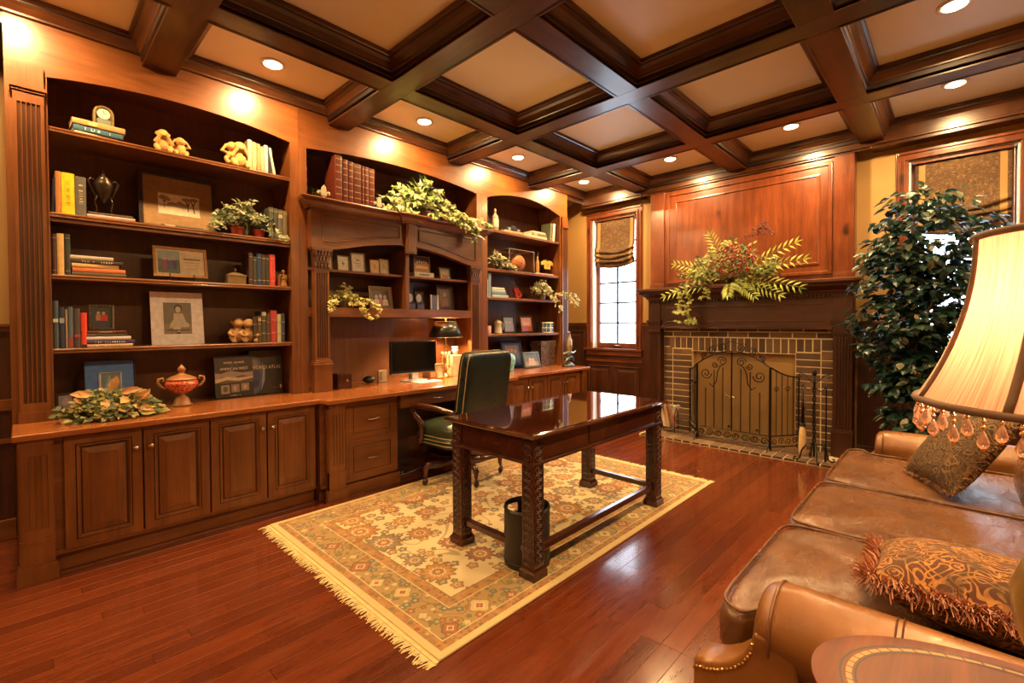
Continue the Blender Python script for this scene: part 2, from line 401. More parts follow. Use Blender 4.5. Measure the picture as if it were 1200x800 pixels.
# windows
def glass():
    n=NT('window_glass'); t=n.node('ShaderNodeBsdfTransparent'); gl=n.node('ShaderNodeBsdfGlossy'); gl.inputs['Roughness'].default_value=.02
    fr=n.node('ShaderNodeLayerWeight'); fr.inputs[0].default_value=.5; mx=n.node('ShaderNodeMixShader'); n.lk(n.math('MULTIPLY_ADD',n.math('POWER',fr.outputs['Facing'],4.0),.7,.04),mx.inputs[0]); n.lk(t.outputs[0],mx.inputs[1]); n.lk(gl.outputs[0],mx.inputs[2]); n.lk(mx.outputs[0],n.out.inputs[0]); return n.m
GL=glass(); JW=plain((.72,.7,.7),.5); SASH=plain((.03,.04,.055),.4)
def ibox(name,parent,boxes,mat,bevel=0):
    g=G()
    for b in boxes: g.box(*b)
    return g.done(name,mat,parent,bevel=bevel)
def window(k,y0,y1,z0,z1):
    w=bpy.data.objects.new('window_%d'%k,None); COL.objects.link(w); w.location=(XR,(y0+y1)/2,z0); struct(w)
    c=.09
    # casing with a stepped profile
    g=G(); 
    for (a,b,d) in ((0,c,.018),(.012,.03,.030),(.055,c-.004,.034)):
        A,B=(c-b),(c-a)
        g.box(XR-d,XR-.001,y0-B,y0-A,z0-.0,z1+.0); g.box(XR-d,XR-.001,y1+A,y1+B,z0,z1)
        g.box(XR-d,XR-.001,y0-B,y1+B,z1+A,z1+B)
    g.done('casing',FP[2],w,bevel=.003)
    ibox('sill',w,[(XR-.07,XR+.12,y0-.11,y1+.11,z0-.03,z0),(XR-.04,XR-.001,y0-.09,y1+.09,z0-.10,z0-.03)],FP[1],.004)
    ibox('jamb',w,[(XR,XR+.155,y0,y0+.012,z0,z1),(XR,XR+.155,y1-.012,y1,z0,z1),(XR,XR+.155,y0,y1,z1-.012,z1)],JW)
    s=.05; xs=XR+.085; a0,a1,b0,b1=y0+.013,y1-.013,z0+.001,z1-.013
    ibox('sash',w,[(xs,xs+.04,a0,a0+s,b0,b1),(xs,xs+.04,a1-s,a1,b0,b1),(xs,xs+.04,a0+s,a1-s,b0,b0+.07),(xs,xs+.04,a0+s,a1-s,b1-s,b1)],FP[2],.003)
    m=[(xs+.008,xs+.03,(a0+a1)/2-.011,(a0+a1)/2+.011,b0+.07,b1-s)]
    for q in range(1,6):
        z=b0+.07+(b1-s-b0-.07)*q/6; m.append((xs+.009,xs+.029,a0+s,a1-s,z-.011,z+.011))
    ibox('muntins',w,m,SASH)
    ibox('glass_pane',w,[(xs+.017,xs+.021,a0+s,a1-s,b0+.07,b1-s)],GL)
    G().box(xs-.02,xs,(a0+a1)/2-.06,(a0+a1)/2+.06,b0+.02,b0+.04).tube([(xs-.022,(a0+a1)/2,b0+.03),(xs-.05,(a0+a1)/2,b0+.035),(xs-.055,(a0+a1)/2-.06,b0+.03)],.006).done('crank_handle',NICK,w)
for k,wn in enumerate(WIN): window(k+1,*wn)
for k,(ax) in enumerate(()):
    w=bpy.data.objects.new('window_%d'%(k+3),None); COL.objects.link(w); struct(w)
    if ax=='left':
        w.location=(XL,1.6,.9); u0,u1=1.0,2.2
        B=lambda a,b,c,d,e0=-.09,e1=-.05:(XL+e0,XL+e1,a,b,c,d)
    else:
        w.location=(-.5,YF,.9); u0,u1=-1.1,.1
        B=lambda a,b,c,d,e0=-.09,e1=-.05:(a,b,YF+e0,YF+e1,c,d)
    ibox('sash',w,[B(u0,u0+.05,.9,2.4),B(u1-.05,u1,.9,2.4),B(u0+.05,u1-.05,.9,.96),B(u0+.05,u1-.05,2.34,2.4),B((u0+u1)/2-.015,(u0+u1)/2+.015,.96,2.34)],FP[2])
    ibox('casing',w,[B(u0-.09,u0,.81,2.49,.001,.03),B(u1,u1+.09,.81,2.49,.001,.03),B(u0,u1,2.4,2.49,.001,.03),B(u0,u1,.81,.9,.001,.03)],FP[2],.003)
    ibox('glass_pane',w,[B(u0+.05,u1-.05,.96,2.34,-.072,-.068)],GL)

# roman shades
def brocade():
    n=NT('brocade_fabric'); co=n.co(); sx=n.sep(co)
    ay=n.math('ABSOLUTE',sx[1])
    cv=n.node('ShaderNodeCombineXYZ'); n.put(cv.inputs[0],0.0); n.put(cv.inputs[1],ay); n.put(cv.inputs[2],sx[2]); v=cv.outputs[0]
    w=n.noise(v,20,2,.5,1.2); rings=n.math('SINE',n.math('MULTIPLY',w,90.0)); vv=n.vor(n.mp(v,(1,1,1)),34,'F1',.8)
    p=n.math('MULTIPLY',n.ramp(rings,[(.45,(0,0,0)),(.6,(1,1,1))]),n.ramp(vv,[(.15,(1,1,1)),(.75,(.25,.25,.25))]))
    c=n.mix(p,(.055,.024,.008),(.25,.14,.045))
    st=n.ramp(ay,[(.0,(0,0,0)),(.232,(0,0,0)),(.233,(1,1,1)),(.275,(1,1,1)),(.276,(0,0,0))],'CONSTANT')
    c=n.mix(st,c,(.30,.17,.06)); n.set(Base_Color=c,Roughness=.8); n.bump(p,.25,.003); return n.m
BR=brocade()
def roman(loc_y,label):
    t=thing('roman_shade',label,'window shade',(XR+.03,loc_y,2.775))
    hw=.305; g=G(); ny=24
    prof=[]  # (x offset towards room, z)
    z=0
    prof=[(0,0),(.0,-.12),(.004,-.24),(.010,-.36),(.03,-.40),(.045,-.43),(.03,-.445),(.012,-.44),(.035,-.47),(.055,-.50),(.038,-.515),(.015,-.505),(.036,-.535),(.052,-.56),(.03,-.575),(.012,-.565),(.02,-.60),(.02,-.64)]
    rings=[]
    for i in range(ny+1):
        u=-1+2*i/ny; sag=.05*(1-u*u)
        rings.append([(XR+.03-px, loc_y+u*hw, 2.775+pz-(sag if k>2 else sag*k/6)+(.012*sin(u*5+k) if 3<k<16 else 0)) for k,(px,pz) in enumerate(prof)])
    g.loft(rings,closed=False); o=g.done('fabric',BR,t,smooth=True)
    m=o.modifiers.new('thick','SOLIDIFY'); m.thickness=.004
    G().box(XR+.005,XR+.05,loc_y-.31,loc_y+.31,2.755,2.777).done('head_rail',FP[1],t)
    G().tube([(XR-.0,loc_y-.315,2.76),(XR-.0,loc_y-.316,1.2 if loc_y>2 else 1.85)],.0015,5).lathe([(.0,0),(.006,.01),(.008,.03),(.003,.045)],(XR,loc_y-.316,1.16 if loc_y>2 else 1.81),10).done('pull_cord',WHITE,t)
roman(3.425,'brown brocade roman shade with gold side bands on narrow window beside bookcase')
roman(-.01,'brown brocade roman shade with gold side bands above the ficus tree')

# ------------------------------------------------------------------ downlights
EM=plain((1,.8,.5),.5,em=(1,.72,.38),ems=30)
TR=plain((.75,.66,.52),.4)
def downlight(x,y,label,grp='recessed ceiling downlights'):
    t=thing('ceiling_downlight',label,'ceiling light',(x,y,ZC),group=None)
    G().lathe([(.058,-.001),(.080,-.001),(.082,-.006),(.072,-.010),(.058,-.008),(.056,-.002)],(x,y,ZC),28).done('trim_ring',TR,t,smooth=True,auto=40)
    G().lathe([(.001,-.004),(.056,-.004),(.05,-.012),(.03,-.017),(.001,-.019)],(x,y,ZC),24).done('bulb',EM,t,smooth=True)
    l=bpy.data.lights.new('downlight','AREA'); l.shape='DISK'; l.size=.09; l.energy=CAN_W; l.color=CAN_COL
    o=bpy.data.objects.new('downlight_lamp',l); COL.objects.link(o); o.location=(0,0,-.024); o.parent=t
    return t
DL=[(1.24,3.49,'round recessed downlight above the left bookcase'),(2.53,3.495,'round recessed downlight above the desk hutch with red leather books'),
(3.78,3.505,'round recessed downlight above the narrow right bookcase'),(5.02,3.50,'round recessed downlight in the corner panel by the narrow window'),
(5.0,2.33,'round recessed downlight above the left end of the mantel'),(4.97,1.14,'round recessed downlight above the right end of the mantel'),
(4.97,.03,'round recessed downlight above the ficus tree'),(3.74,.03,'round recessed downlight above the leather sofa at top right'),
(-.02,3.49,'round recessed downlight above the fluted left end of the bookcase'),(2.5,.03,'round recessed downlight over the middle of the leather sofa, outside the picture'),
(1.24,.03,'round recessed downlight over the shaded table lamp, outside the picture'),(-1.24,3.49,'round recessed fill downlight added over the panelled wall left of the bookcase'),(-1.24,.03,'round recessed fill downlight added behind the viewer'),(-1.24,1.8,'round recessed fill downlight added near the left wall')]  # the last three, out of view, are added as ambient fill
for a in DL: downlight(*a)

# ------------------------------------------------------------------ built-in bookcase
def fluted(g,x0,x1,yf,yb,z0,z1,n=5,stop=.06):
    # shaft with n round-bottomed flutes cut in its front face (towards -y)
    w=(x1-x0); m=.014; pit=(w-2*m)/n; r=pit*.40; pts=[(x0,yb),(x0,yf)]
    for i in range(n):
        c=x0+m+pit*(i+.5); pts.append((c-r,yf))
        for k in range(1,6): a=pi*k/6; pts.append((c-r*cos(a),yf+r*.95*sin(a)))
        pts.append((c+r,yf))
    pts+=[(x1,yf),(x1,yb)]
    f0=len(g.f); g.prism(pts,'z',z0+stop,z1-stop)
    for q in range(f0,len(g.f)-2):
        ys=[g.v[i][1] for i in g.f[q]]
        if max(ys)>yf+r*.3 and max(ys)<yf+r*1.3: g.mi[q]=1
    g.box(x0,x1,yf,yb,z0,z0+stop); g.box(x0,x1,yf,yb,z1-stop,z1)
def archpoly(x0,x1,zt,z_end,z_mid,ox0,ox1,n=20):
    # panel from ox0..ox1 up to zt with an arched opening x0..x1
    pts=[(ox0,zt),(ox0,z_end),(x0,z_end)]
    for i in range(n+1):
        u=-1+2*i/n; pts.append((x0+(x1-x0)*i/n, z_end+(z_mid-z_end)*(1-u*u)))
    pts+=[(x1,z_end),(ox1,z_end),(ox1,zt)]
    return pts
def arch_panel(g,x0,x1,zt,z_end,z_mid,ox0,ox1,ya,yb,n=20):
    g.box(ox0,x0,ya,yb,z_end,zt); g.box(x1,ox1,ya,yb,z_end,zt)
    for i in range(n):
        a=x0+(x1-x0)*i/n; b=x0+(x1-x0)*(i+1)/n
        h=lambda x:(z_end+(z_mid-z_end)*(1-(2*(x-x0)/(x1-x0)-1)**2))
        g.add([(a,ya,h(a)),(b,ya,h(b)),(b,yb,h(b)),(a,yb,h(a)),(a,ya,zt),(b,ya,zt),(b,yb,zt),(a,yb,zt)],[(3,2,1,0),(4,5,6,7),(0,1,5,4),(2,3,7,6)])
YFACE,YBK,ZCT=3.83,4.20,.77
def shelf(parent,x0,x1,z,yf=3.845,th=.028,name='shelf'):
    g=G(); n=.008
    g.prism([(yf+.006,z),(yf,z-.006),(yf,z-.012),(yf+.004,z-.016),(yf+.001,z-.020),(yf+.001,z-th),(YBK-.001,z-th),(YBK-.001,z)],'x',x0,x1)
    return g.done(name,CH[0],parent)
def bay(name,label,x0,x1,ox0,ox1,zs,zend,zmid):
    t=thing(name,label,'bookcase',(ox0,YFACE,ZCT))
    g=G().box(x0-.03,x1+.03,YBK,YBK+.02,ZCT+.001,3.08)
    g.box(x0,x1,YBK-.012,YBK,2.70,2.722).box(x0,x1,YBK-.008,YBK,2.68,2.70)
    g.done('back_panel',BK,t)
    for a_,b_ in ((x0-.025,x0-.001),(x1+.001,x1+.025)): G().box(a_,b_,3.851,YBK,ZCT+.001,3.0).done('side_panel',CH[2],t)
    G().box(x0,x1,3.852,YBK,zmid+.04,zmid+.06).done('top_panel',BK,t)
    for a_,b_ in ((ox0,x0),(x1,ox1)): G().box(a_,b_,YFACE,3.85,ZCT+.001,zend).done('face_stile',CH[2],t,bevel=.0015)
    g=G(); arch_panel(g,x0,x1,3.149,zend,zmid,ox0,ox1,YFACE-.0005,3.85); g.done('arched_fascia',CH[0],t)
    for k,z in enumerate(zs): shelf(t,x0,x1,z)
    return t
SH=[2.49,1.99,1.625,1.185]; SR=[2.405,1.955,1.63,1.205]
b1=bay('bookcase','wide left bookcase with five levels of books, figurines and photos',.12,1.48,-.05,1.5445,SH,2.762,2.828)
# second moulding below the second shelf, as in the photograph
G().box(.12,1.48,3.852,3.87,1.935,1.955).done('shelf_moulding',CH[0],b1,bevel=.003)
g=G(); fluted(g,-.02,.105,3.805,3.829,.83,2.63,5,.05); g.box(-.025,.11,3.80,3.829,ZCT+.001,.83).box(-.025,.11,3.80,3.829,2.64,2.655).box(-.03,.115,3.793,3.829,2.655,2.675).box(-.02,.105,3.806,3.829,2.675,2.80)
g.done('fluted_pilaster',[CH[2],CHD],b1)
g=G().box(-.05,-.035,3.8505,YB-.002,ZCT+.001,3.1); g.done('end_panel',CH[2],b1)
b3=bay('bookcase','narrow right bookcase with basketball case, framed photos and ivy',3.62,4.94,3.5405,5.10,SR,2.745,2.855)
g=G(); fluted(g,4.965,5.085,3.805,3.829,.83,2.63,5,.05); g.box(4.96,5.09,3.80,3.829,ZCT+.001,.83).box(4.955,5.095,3.793,3.829,2.60,2.615).box(4.965,5.085,3.806,3.829,2.615,2.74)
g.done('fluted_pilaster',[CH[2],CHD],b3)
G().box(5.085,5.10,3.851,YB-.002,ZCT+.001,3.1).done('end_panel',CH[2],b3)
# centre hutch
h=thing('desk_hutch','central desk hutch with fluted columns, carved capitals and arched cornice','hutch',(2.54,YFACE,ZCT))
g=G().box(1.58,3.49,YBK,YBK+.02,ZCT+.001,3.08); g.box(1.61,3.46,YBK-.012,YBK,2.72,2.74); g.done('back_panel',wood('hutch_back_wood',(.05,.016,.007),(.15,.055,.02),(.21,.08,.03),'z'),h)
for a_,b_ in ((1.585,1.609),(3.461,3.485)): G().box(a_,b_,3.851,YBK,ZCT+.001,3.0).done('side_panel',CH[2],h)
G().box(1.61,3.46,3.852,YBK,2.84,2.86).done('top_panel',BK,h)
for a_,b_ in ((1.5455,1.61),(3.46,3.5395)): G().box(a_,b_,YFACE,3.85,ZCT+.001,2.752).done('face_stile',CH[2],h,bevel=.0015)
g=G(); arch_panel(g,1.61,3.46,3.149,2.752,2.815,1.5455,3.5395,YFACE-.0005,3.85,28); g.done('arched_fascia',CH[0],h)
# header below the cornice: one long arch with small reverse curves at the ends
HY=3.76
def hz(x):
    u=abs((x-2.54)/(.76)); 
    return 1.945+.115*(1-min(1,u)**2)**1.3 if u<1 else 1.945
g=G(); N=36
for i in range(N):
    a=1.62+(3.46-1.62)*i/N; b=1.62+(3.46-1.62)*(i+1)/N
    g.add([(a,HY,hz(a)),(b,HY,hz(b)),(b,3.83,hz(b)),(a,3.83,hz(a)),(a,HY,2.27),(b,HY,2.27),(b,3.83,2.27),(a,3.83,2.27)],[(3,2,1,0),(4,5,6,7),(0,1,5,4),(2,3,7,6)])
g.box(1.61,1.62,HY,3.83,1.945,2.27).box(3.46,3.465,HY,3.83,1.945,2.27)
g.done('header_panel',CH[0],h)
for s,(xa,xb) in enumerate(((1.70,2.44),(2.64,3.38))):
    g=G()
    def mold(d,w,y,mi):
        pts=[]; n=18
        top=[(xa+d,2.235-d),(xb-d,2.235-d)]
        bot=[(xa+d+(xb-xa-2*d)*i/n, hz(xa+d+(xb-xa-2*d)*i/n)+.055+d) for i in range(n,-1,-1)]
        return [(p[0],y,p[1]) for p in top+bot]
    g.loft([mold(0,0,HY-.0005,0),mold(.002,0,HY-.008,0),mold(.010,0,HY-.009,0),mold(.015,0,HY-.001,1),mold(.02,0,HY+.004 if False else HY-.0008,1),mold(.022,0,HY-.0008,0)],mis=[0,0,0,1,0])
    g.done('panel_moulding',[CH[0],GLZ],h)
g=G().box(2.485,2.60,HY-.035,HY,1.985,2.30); g.box(2.50,2.585,HY-.042,HY-.035,2.0,2.27)
g.done('keystone',CH[2],h,bevel=.004)
cr=[(HY,2.262),(HY-.012,2.262),(HY-.016,2.275),(HY-.03,2.285),(HY-.055,2.305),(HY-.062,2.318),(HY-.075,2.322),(HY-.078,2.335),(HY-.07,2.345),(YBK-.002,2.345),(YBK-.002,2.325),(3.829,2.262)]
def crown(g,x0,x1,ex,pr=cr,dy=0):
    # crown profile with mitred returns at both ends
    rings=[]
    n=len(pr)
    A=[(x0-max(0,(HY-y))*ex,y+dy*(y<HY),z) for y,z in pr]; B=[(x1+max(0,(HY-y))*ex,y+dy*(y<HY),z) for y,z in pr]
    g.loft([A,B])
g=G(); crown(g,1.585,3.49,1.0); g.done('cornice',CH[0],h)
g=G(); crown(g,2.475,2.61,.9,[(y-.035 if y<HY+.001 else y,z+.0006) for y,z in cr]); g.done('cornice_break',CH[0],h)
for cx in (1.70,3.385):
    g=G(); fluted(g,cx-.062,cx+.062,3.775,3.829,1.03,1.765,5,.02)
    g.done('fluted_column',[CH[2],CHD],h)
    G().box(cx-.075,cx+.075,3.762,3.829,ZCT+.001,.985).box(cx-.082,cx+.082,3.756,3.829,.985,1.003).box(cx-.078,cx+.078,3.76,3.829,1.003,1.018).box(cx-.068,cx+.068,3.768,3.829,1.018,1.03).done('column_plinth',CH[2],h,bevel=.003)
    g=G().box(cx-.066,cx+.066,3.77,3.829,1.765,1.78).box(cx-.085,cx+.085,3.75,3.829,1.925,1.945)
    g.prism([(cx-.055,1.78),(cx+.055,1.78),(cx+.075,1.925),(cx-.075,1.925)],'y',3.775,3.829)
    for row,(z,n,s) in enumerate(((1.785,5,.03),(1.83,4,.034),(1.875,5,.03))):
        for i in range(n):
            x=cx+(i-(n-1)/2)*.027; yy=3.772-row*.005
            g.sph((x,yy,z+.02),.012,.009,.026,8,6); g.sph((x,yy-.008,z+.042),.009,.007,.009,8,5)
    for sx in (-1,1):
        pts=[(cx+sx*(.066+.016*(1-k/16)*cos(k*.75)),3.758,1.905+.016*(1-k/16)*sin(k*.75)) for k in range(15)]
        g.tube(pts,.005,6)
    g.done('carved_capital',wood('carved_wood',(.03,.008,.003),(.12,.038,.011),(.2,.07,.02),'z'),h)
g=G().box(2.515,2.555,3.79,YBK-.001,1.466,2.03); g.done('centre_divider',CH[2],h,bevel=.002)
G().box(1.61,3.46,3.8305,YBK-.001,1.388,1.465).box(1.764,3.321,3.775,3.8305,1.388,1.465).done('lower_shelf',CH[0],h)
G().box(1.61,2.514,3.83,YBK-.001,1.768,1.79).done('shelf',CH[0],h,bevel=.003)
G().box(2.556,3.46,3.83,YBK-.001,1.768,1.79).done('shelf',CH[0],h,bevel=.003)
# worktop: steps out over the desk
ct=[(-.05,3.40),(1.50,3.40),(1.515,3.375),(1.515,3.30),(3.555,3.30),(3.555,3.375),(3.57,3.40),(5.02,3.40),(5.02,YBK),(-.05,YBK)]
o=G().prism(ct,'z',.735,.77).done('worktop',CT,None,bevel=.007,seg=3,loc=(0,3.40,.735)); tag(o,'continuous polished cherry worktop running under all the bookcases','worktop')
# base cabinets
def raised_door(parent,x0,x1,z0,z1,yf=3.45,knob=None,handle=False,name='door',th=.02):
    g=G(); st=.054
    pr=[(0,yf+th),(0,yf+.002),(.002,yf),(st-.008,yf),(st-.006,yf+.003),(st-.004,yf-.002),(st+.004,yf-.001),(st+.010,yf+.006),(st+.013,yf+.009),(st+.017,yf+.009),(st+.019,yf+.006),(st+.052,yf-.002),(st+.054,yf-.004),(st+.056,yf-.004)]
    mi=[0]*(len(pr)-1); mi[0]=1; mi[4]=1; mi[8]=1; mi[9]=1; mi[3]=1
    g.rects(x0,x1,z0,z1,pr,mis=mi); d=g.done(name,[CH[2],GLZ],parent)
    if knob:
        kx,kz=knob
        g=G(); g.M=Matrix.Translation((kx,yf,kz))@Matrix.Rotation(pi/2,4,'X')
        g.lathe([(.001,0),(.008,0),(.006,.008),(.007,.012),(.015,.018),(.016,.024),(.011,.031),(.001,.033)],(0,0,0),16).done('knob',NICK,d,smooth=True)
    return d
def drawer(parent,x0,x1,z0,z1,yf,flat=False):
    g=G(); st=.04 if not flat else .004
    if flat: pr=[(0,yf+.02),(0,yf+.002),(.002,yf),(.012,yf-.0005)]; mi=[0]*3
    else:
        pr=[(0,yf+.02),(0,yf+.002),(.002,yf),(st,yf),(st+.002,yf-.004),(st+.008,yf-.004),(st+.011,yf+.005),(st+.018,yf+.005),(st+.020,yf+.004)]; mi=[0]*8; mi[5]=1; mi[6]=1; mi[3]=1; mi[0]=1
    g.rects(x0,x1,z0,z1,pr,mis=mi); d=g.done('drawer',[CH[0],GLZ],parent)
    cx,cz=(x0+x1)/2,(z0+z1)/2; w=.052
    pts=[(cx-w,yf,cz),(cx-w,yf-.016,cz),(cx-w*.7,yf-.024,cz-.003),(cx,yf-.027,cz-.004),(cx+w*.7,yf-.024,cz-.003),(cx+w,yf-.016,cz),(cx+w,yf,cz)]
    G().tube(pts,[.005,.005,.0045,.0055,.0045,.005,.005],8).done('handle',NICK,d,smooth=True)
    return d
def base(name,label,x0,x1,doors,yf=3.45,pil=None,back=YBK,group=None):
    t=thing(name,label,'cabinet',(x0,yf,0))
    G().box(x0,x1,yf+.021,back,.10,.734).box(x0,x1,yf+.006,yf+.021,.10,.125).box(x0,x1,yf+.006,yf+.021,.71,.734).done('body',CH[0],t)
    G().box(x0+.004,x1-.004,yf+.045,back,0,.085).box(x0,x1,yf+.02,back,.085,.10).done('kick_board',CH[0],t,bevel=.003)
    return t
def base_pilaster(t,x0,x1,yf):
    g=G(); fluted(g,x0+.006,x1-.006,yf,yf+.03,.22,.70,4,.05); g.box(x0,x1,yf-.004,yf+.03,.70,.734); g.box(x0,x1,yf+.004,yf+.2,.0,.72)
    g.box(x0-.0,x1+.0,yf-.008,yf+.03,.205,.222).box(x0,x1,yf-.004,yf+.03,.19,.205).box(x0,x1,yf,yf+.03,.08,.19).box(x0-.012,x1+.012,yf-.015,yf+.05,0,.075).box(x0-.008,x1+.008,yf-.010,yf+.05,.075,.085)
    g.done('fluted_pilaster',[CH[2],CHD],t)
c1=base('base_cabinet','four-door cherry base cabinet under the wide left bookcase',-.035,1.5,None)
base_pilaster(c1,-.03,.10,3.425)
ds=[.135,.475,.815,1.155,1.495]
for i in range(4):
    a,b=ds[i]+.004,ds[i+1]-.004
    raised_door(c1,a,b,.115,.725,3.45,knob=((b-.03) if i%2==0 else (a+.03),.615))
c2=base('drawer_pedestal','two-drawer file pedestal at the left of the desk kneehole',1.505,2.16,None,yf=3.39)
base_pilaster(c2,1.545,1.675,3.345)
drawer(c2,1.72,2.135,.425,.72,3.39); drawer(c2,1.72,2.135,.118,.415,3.39)
G().box(1.70,2.155,3.392,3.41,.10,.734).done('face_frame',CH[0],c2); G().box(1.69,2.17,3.375,3.40,0,.09).done('plinth_moulding',CH[0],c2,bevel=.004)
pd=thing('pencil_drawer','shallow desk drawer with nickel pull over the kneehole','drawer',(2.165,3.36,.60)); 
dd=drawer(pd,2.17,2.935,.618,.73,3.36,flat=True); G().box(2.17,2.935,3.381,3.80,.62,.733).done('drawer_box',CH[0],pd)
c3=base('drawer_pedestal','drawer pedestal behind the green chair at the right of the kneehole',2.94,3.53,None,yf=3.39)
base_pilaster(c3,3.395,3.525,3.345); drawer(c3,2.965,3.375,.425,.72,3.39); drawer(c3,2.965,3.375,.118,.415,3.39)
c4=base('base_cabinet','four-door cherry base cabinet under the narrow right bookcase, beside the window',3.535,4.985,None)
ds=[3.56,3.885,4.21,4.535,4.86]
for i in range(4):
    a,b=ds[i]+.004,ds[i+1]-.004
    raised_door(c4,a,b,.115,.725,3.45,knob=((b-.03) if i%2==0 else (a+.03),.615))
base_pilaster(c4,4.87,4.975,3.425)
kb=G().box(2.165,2.935,3.9,3.915,0,.61).done('kneehole_panel',BK,None,loc=(2.55,3.9,0)); tag(kb,'dark wood back panel inside the desk kneehole','panel')
o=G().tube([(2.3,3.88,.5),(2.32,3.86,.3),(2.28,3.80,.05),(2.35,3.6,.008),(2.25,3.5,.008),(2.40,3.52,.008),(2.7,3.6,.008)],.004,6).done('power_cord',plain((.5,.48,.45),.5),None,smooth=True,loc=(2.3,3.8,0)); tag(o,'pale power cord lying loose in the dark kneehole','cord')

# ------------------------------------------------------------------ fireplace
def brickmat():
    n=NT('old_brick'); co=n.co(); t=n.attr('tint'); a=n.noise(co,18,5,.65); b=n.noise(co,70,3)
    c=n.ramp(t,[(0,(.05,.026,.015)),(.35,(.105,.055,.028)),(.65,(.16,.085,.042)),(1,(.26,.15,.075))])
    c=n.mix(n.math('MULTIPLY',a,.7),c,(.10,.06,.04)); n.set(Base_Color=c,Roughness=.85); n.bump(n.math('ADD',a,n.math('MULTIPLY',b,.5)),.6,.01); return n.m
def mortarmat():
    n=NT('mortar'); n.set(Base_Color=n.mix(n.noise(n.co(),25,4),(.60,.47,.28),(.80,.66,.42)),Roughness=.9); return n.m
BRK,MOR=brickmat(),mortarmat()
fp=thing('fireplace','dark wood mantel fireplace with brick surround and tall panelled overmantel','fireplace',(FX,1.765,0))
Y0,Y1=.72,2.81; BX=5.54; OY0,OY1,OZ=1.215,2.30,.99
# overmantel
G().box(FX,XR-.002,Y0,Y1,1.72,2.955).done('overmantel_body',FP[2],fp)
g=G(); g.rects(.90,2.60,1.80,2.90,[(0,FX),(0,FX-.012),(.006,FX-.016),(.03,FX-.016),(.036,FX-.010),(.036,FX-.003),(.10,FX-.003),(.103,FX-.012),(.118,FX-.014),(.125,FX-.006),(.13,FX-.004)],front='x'); g.done('overmantel_panel',FP[2],fp)
for a,b in ((Y0+.004,.88),(2.63,Y1-.004)):
    g=G(); g.box(FX-.022,FX-.0005,a,b,1.74,2.935); g.box(FX-.034,FX-.022,a-.003,b+.003,1.745,1.80).box(FX-.030,FX-.022,a,b,1.80,1.815); g.done('upper_pilaster',FP[2],fp,bevel=.003)
# mantel
ms=[(FX-.23,1.705),(FX-.235,1.712),(FX-.235,1.735),(FX-.225,1.742),(FX+.01,1.742),(FX+.01,1.6),(FX-.075,1.6),(FX-.08,1.615),(FX-.10,1.62),(FX-.105,1.635),(FX-.15,1.66),(FX-.185,1.672),(FX-.195,1.685),(FX-.20,1.70)]
g=G(); 
A=[(x,Y0-.0-max(0,FX-.075-x)*.55,z) for x,z in ms]; B=[(x,Y1+max(0,FX-.075-x)*.55,z) for x,z in ms]; g.loft([A,B]); g.done('mantel_shelf',FD[1],fp)
g=G(); y=Y0+.01
while y<Y1-.02: g.box(FX-.088,FX-.0,y,y+.02,1.572,1.597); y+=.035
g.done('dentil_strip',FD[1],fp)
G().box(FX-.055,XR-.002,Y0,Y1,1.27,1.60).box(FX-.066,FX-.05,Y0+.16,Y1-.16,1.27,1.285).box(FX-.075,FX-.05,Y0+.16,Y1-.16,1.255,1.27).box(FX-.062,FX-.05,.95,2.58,1.33,1.345).box(FX-.062,FX-.05,.95,2.58,1.50,1.515).done('frieze',FD[1],fp,bevel=.003)
for a,b in ((Y0,.875),(2.655,Y1)):
    g=G()
    g.box(FX-.065,XR-.002,a,b,0,1.27)
    g.box(FX-.095,FX,a-.018,b+.018,1.335,1.36).box(FX-.085,FX,a-.010,b+.010,1.31,1.335).box(FX-.08,FX,a-.006,b+.006,1.20,1.215).box(FX-.09,FX,a-.012,b+.012,1.215,1.235)
    g.box(FX-.07,FX,a,b,1.235,1.60)
    g.box(FX-.085,FX,a-.01,b+.01,0,.25).box(FX-.095,FX,a-.016,b+.016,.25,.27).box(FX-.082,FX,a-.007,b+.007,.27,.285)
    # flutes
    w=b-a; 
    for k in range(5):
        yy=a+.018+(w-.036)*(k+.5)/5; g.box(FX-.074,FX-.065,yy-.0065,yy+.0065,.30,1.18)
    g.done('pilaster',FD[2],fp,bevel=.002)
# brick surround, each brick modelled
g=G(); random.seed(3)
def bk(y0,y1,z0,z1,d=.007):
    g.tint=random.uniform(.02,1)**1.2; j=.006
    if y1-y0<.02 or z1-z0<.015: return
    a,b,c,e=y0+j,y1-j,z0+j,z1-j; xf=BX-d-random.uniform(0,.004); xb=BX+.01; k=.004
    g.add([(xb,a,c),(xb,b,c),(xb,b,e),(xb,a,e),(xf+k,a,c),(xf+k,b,c),(xf+k,b,e),(xf+k,a,e),(xf,a+k,c+k),(xf,b-k,c+k),(xf,b-k,e-k),(xf,a+k,e-k)],
          [(4,5,9,8),(5,6,10,9),(6,7,11,10),(7,4,8,11),(8,9,10,11),(0,1,5,4),(1,2,6,5),(2,3,7,6),(3,0,4,7)],1)
g.tint=.5
g.box(BX,BX+.05,.87,OY0,0,1.26,0).box(BX,BX+.05,OY1,2.66,0,1.26,0).box(BX,BX+.05,OY0,OY1,OZ,1.26,0)
ch=.0725
for k in range(14):
    z=.0+k*ch
    if z+ch>1.02: break
    for (a,b,outer) in ((.875,OY0,-1),(OY1,2.655,1)):
        if outer<0: bk(a,a+.115,z,z+ch); bk(a+.115,b,z,z+ch)
        else: bk(b-.115,b,z,z+ch); bk(a,b-.115,z,z+ch)
z=13*ch
y=.99
while y<2.54:
    bk(y,y+.0725,OZ+.004 if OY0-.02<y<OY1-.05 else z+.075,1.155); y+=.0725
for a,b in ((.875,.99),(2.54,2.655)): bk(a,b,13*ch,14*ch+.02); bk(a,b,14*ch+.02,1.155)
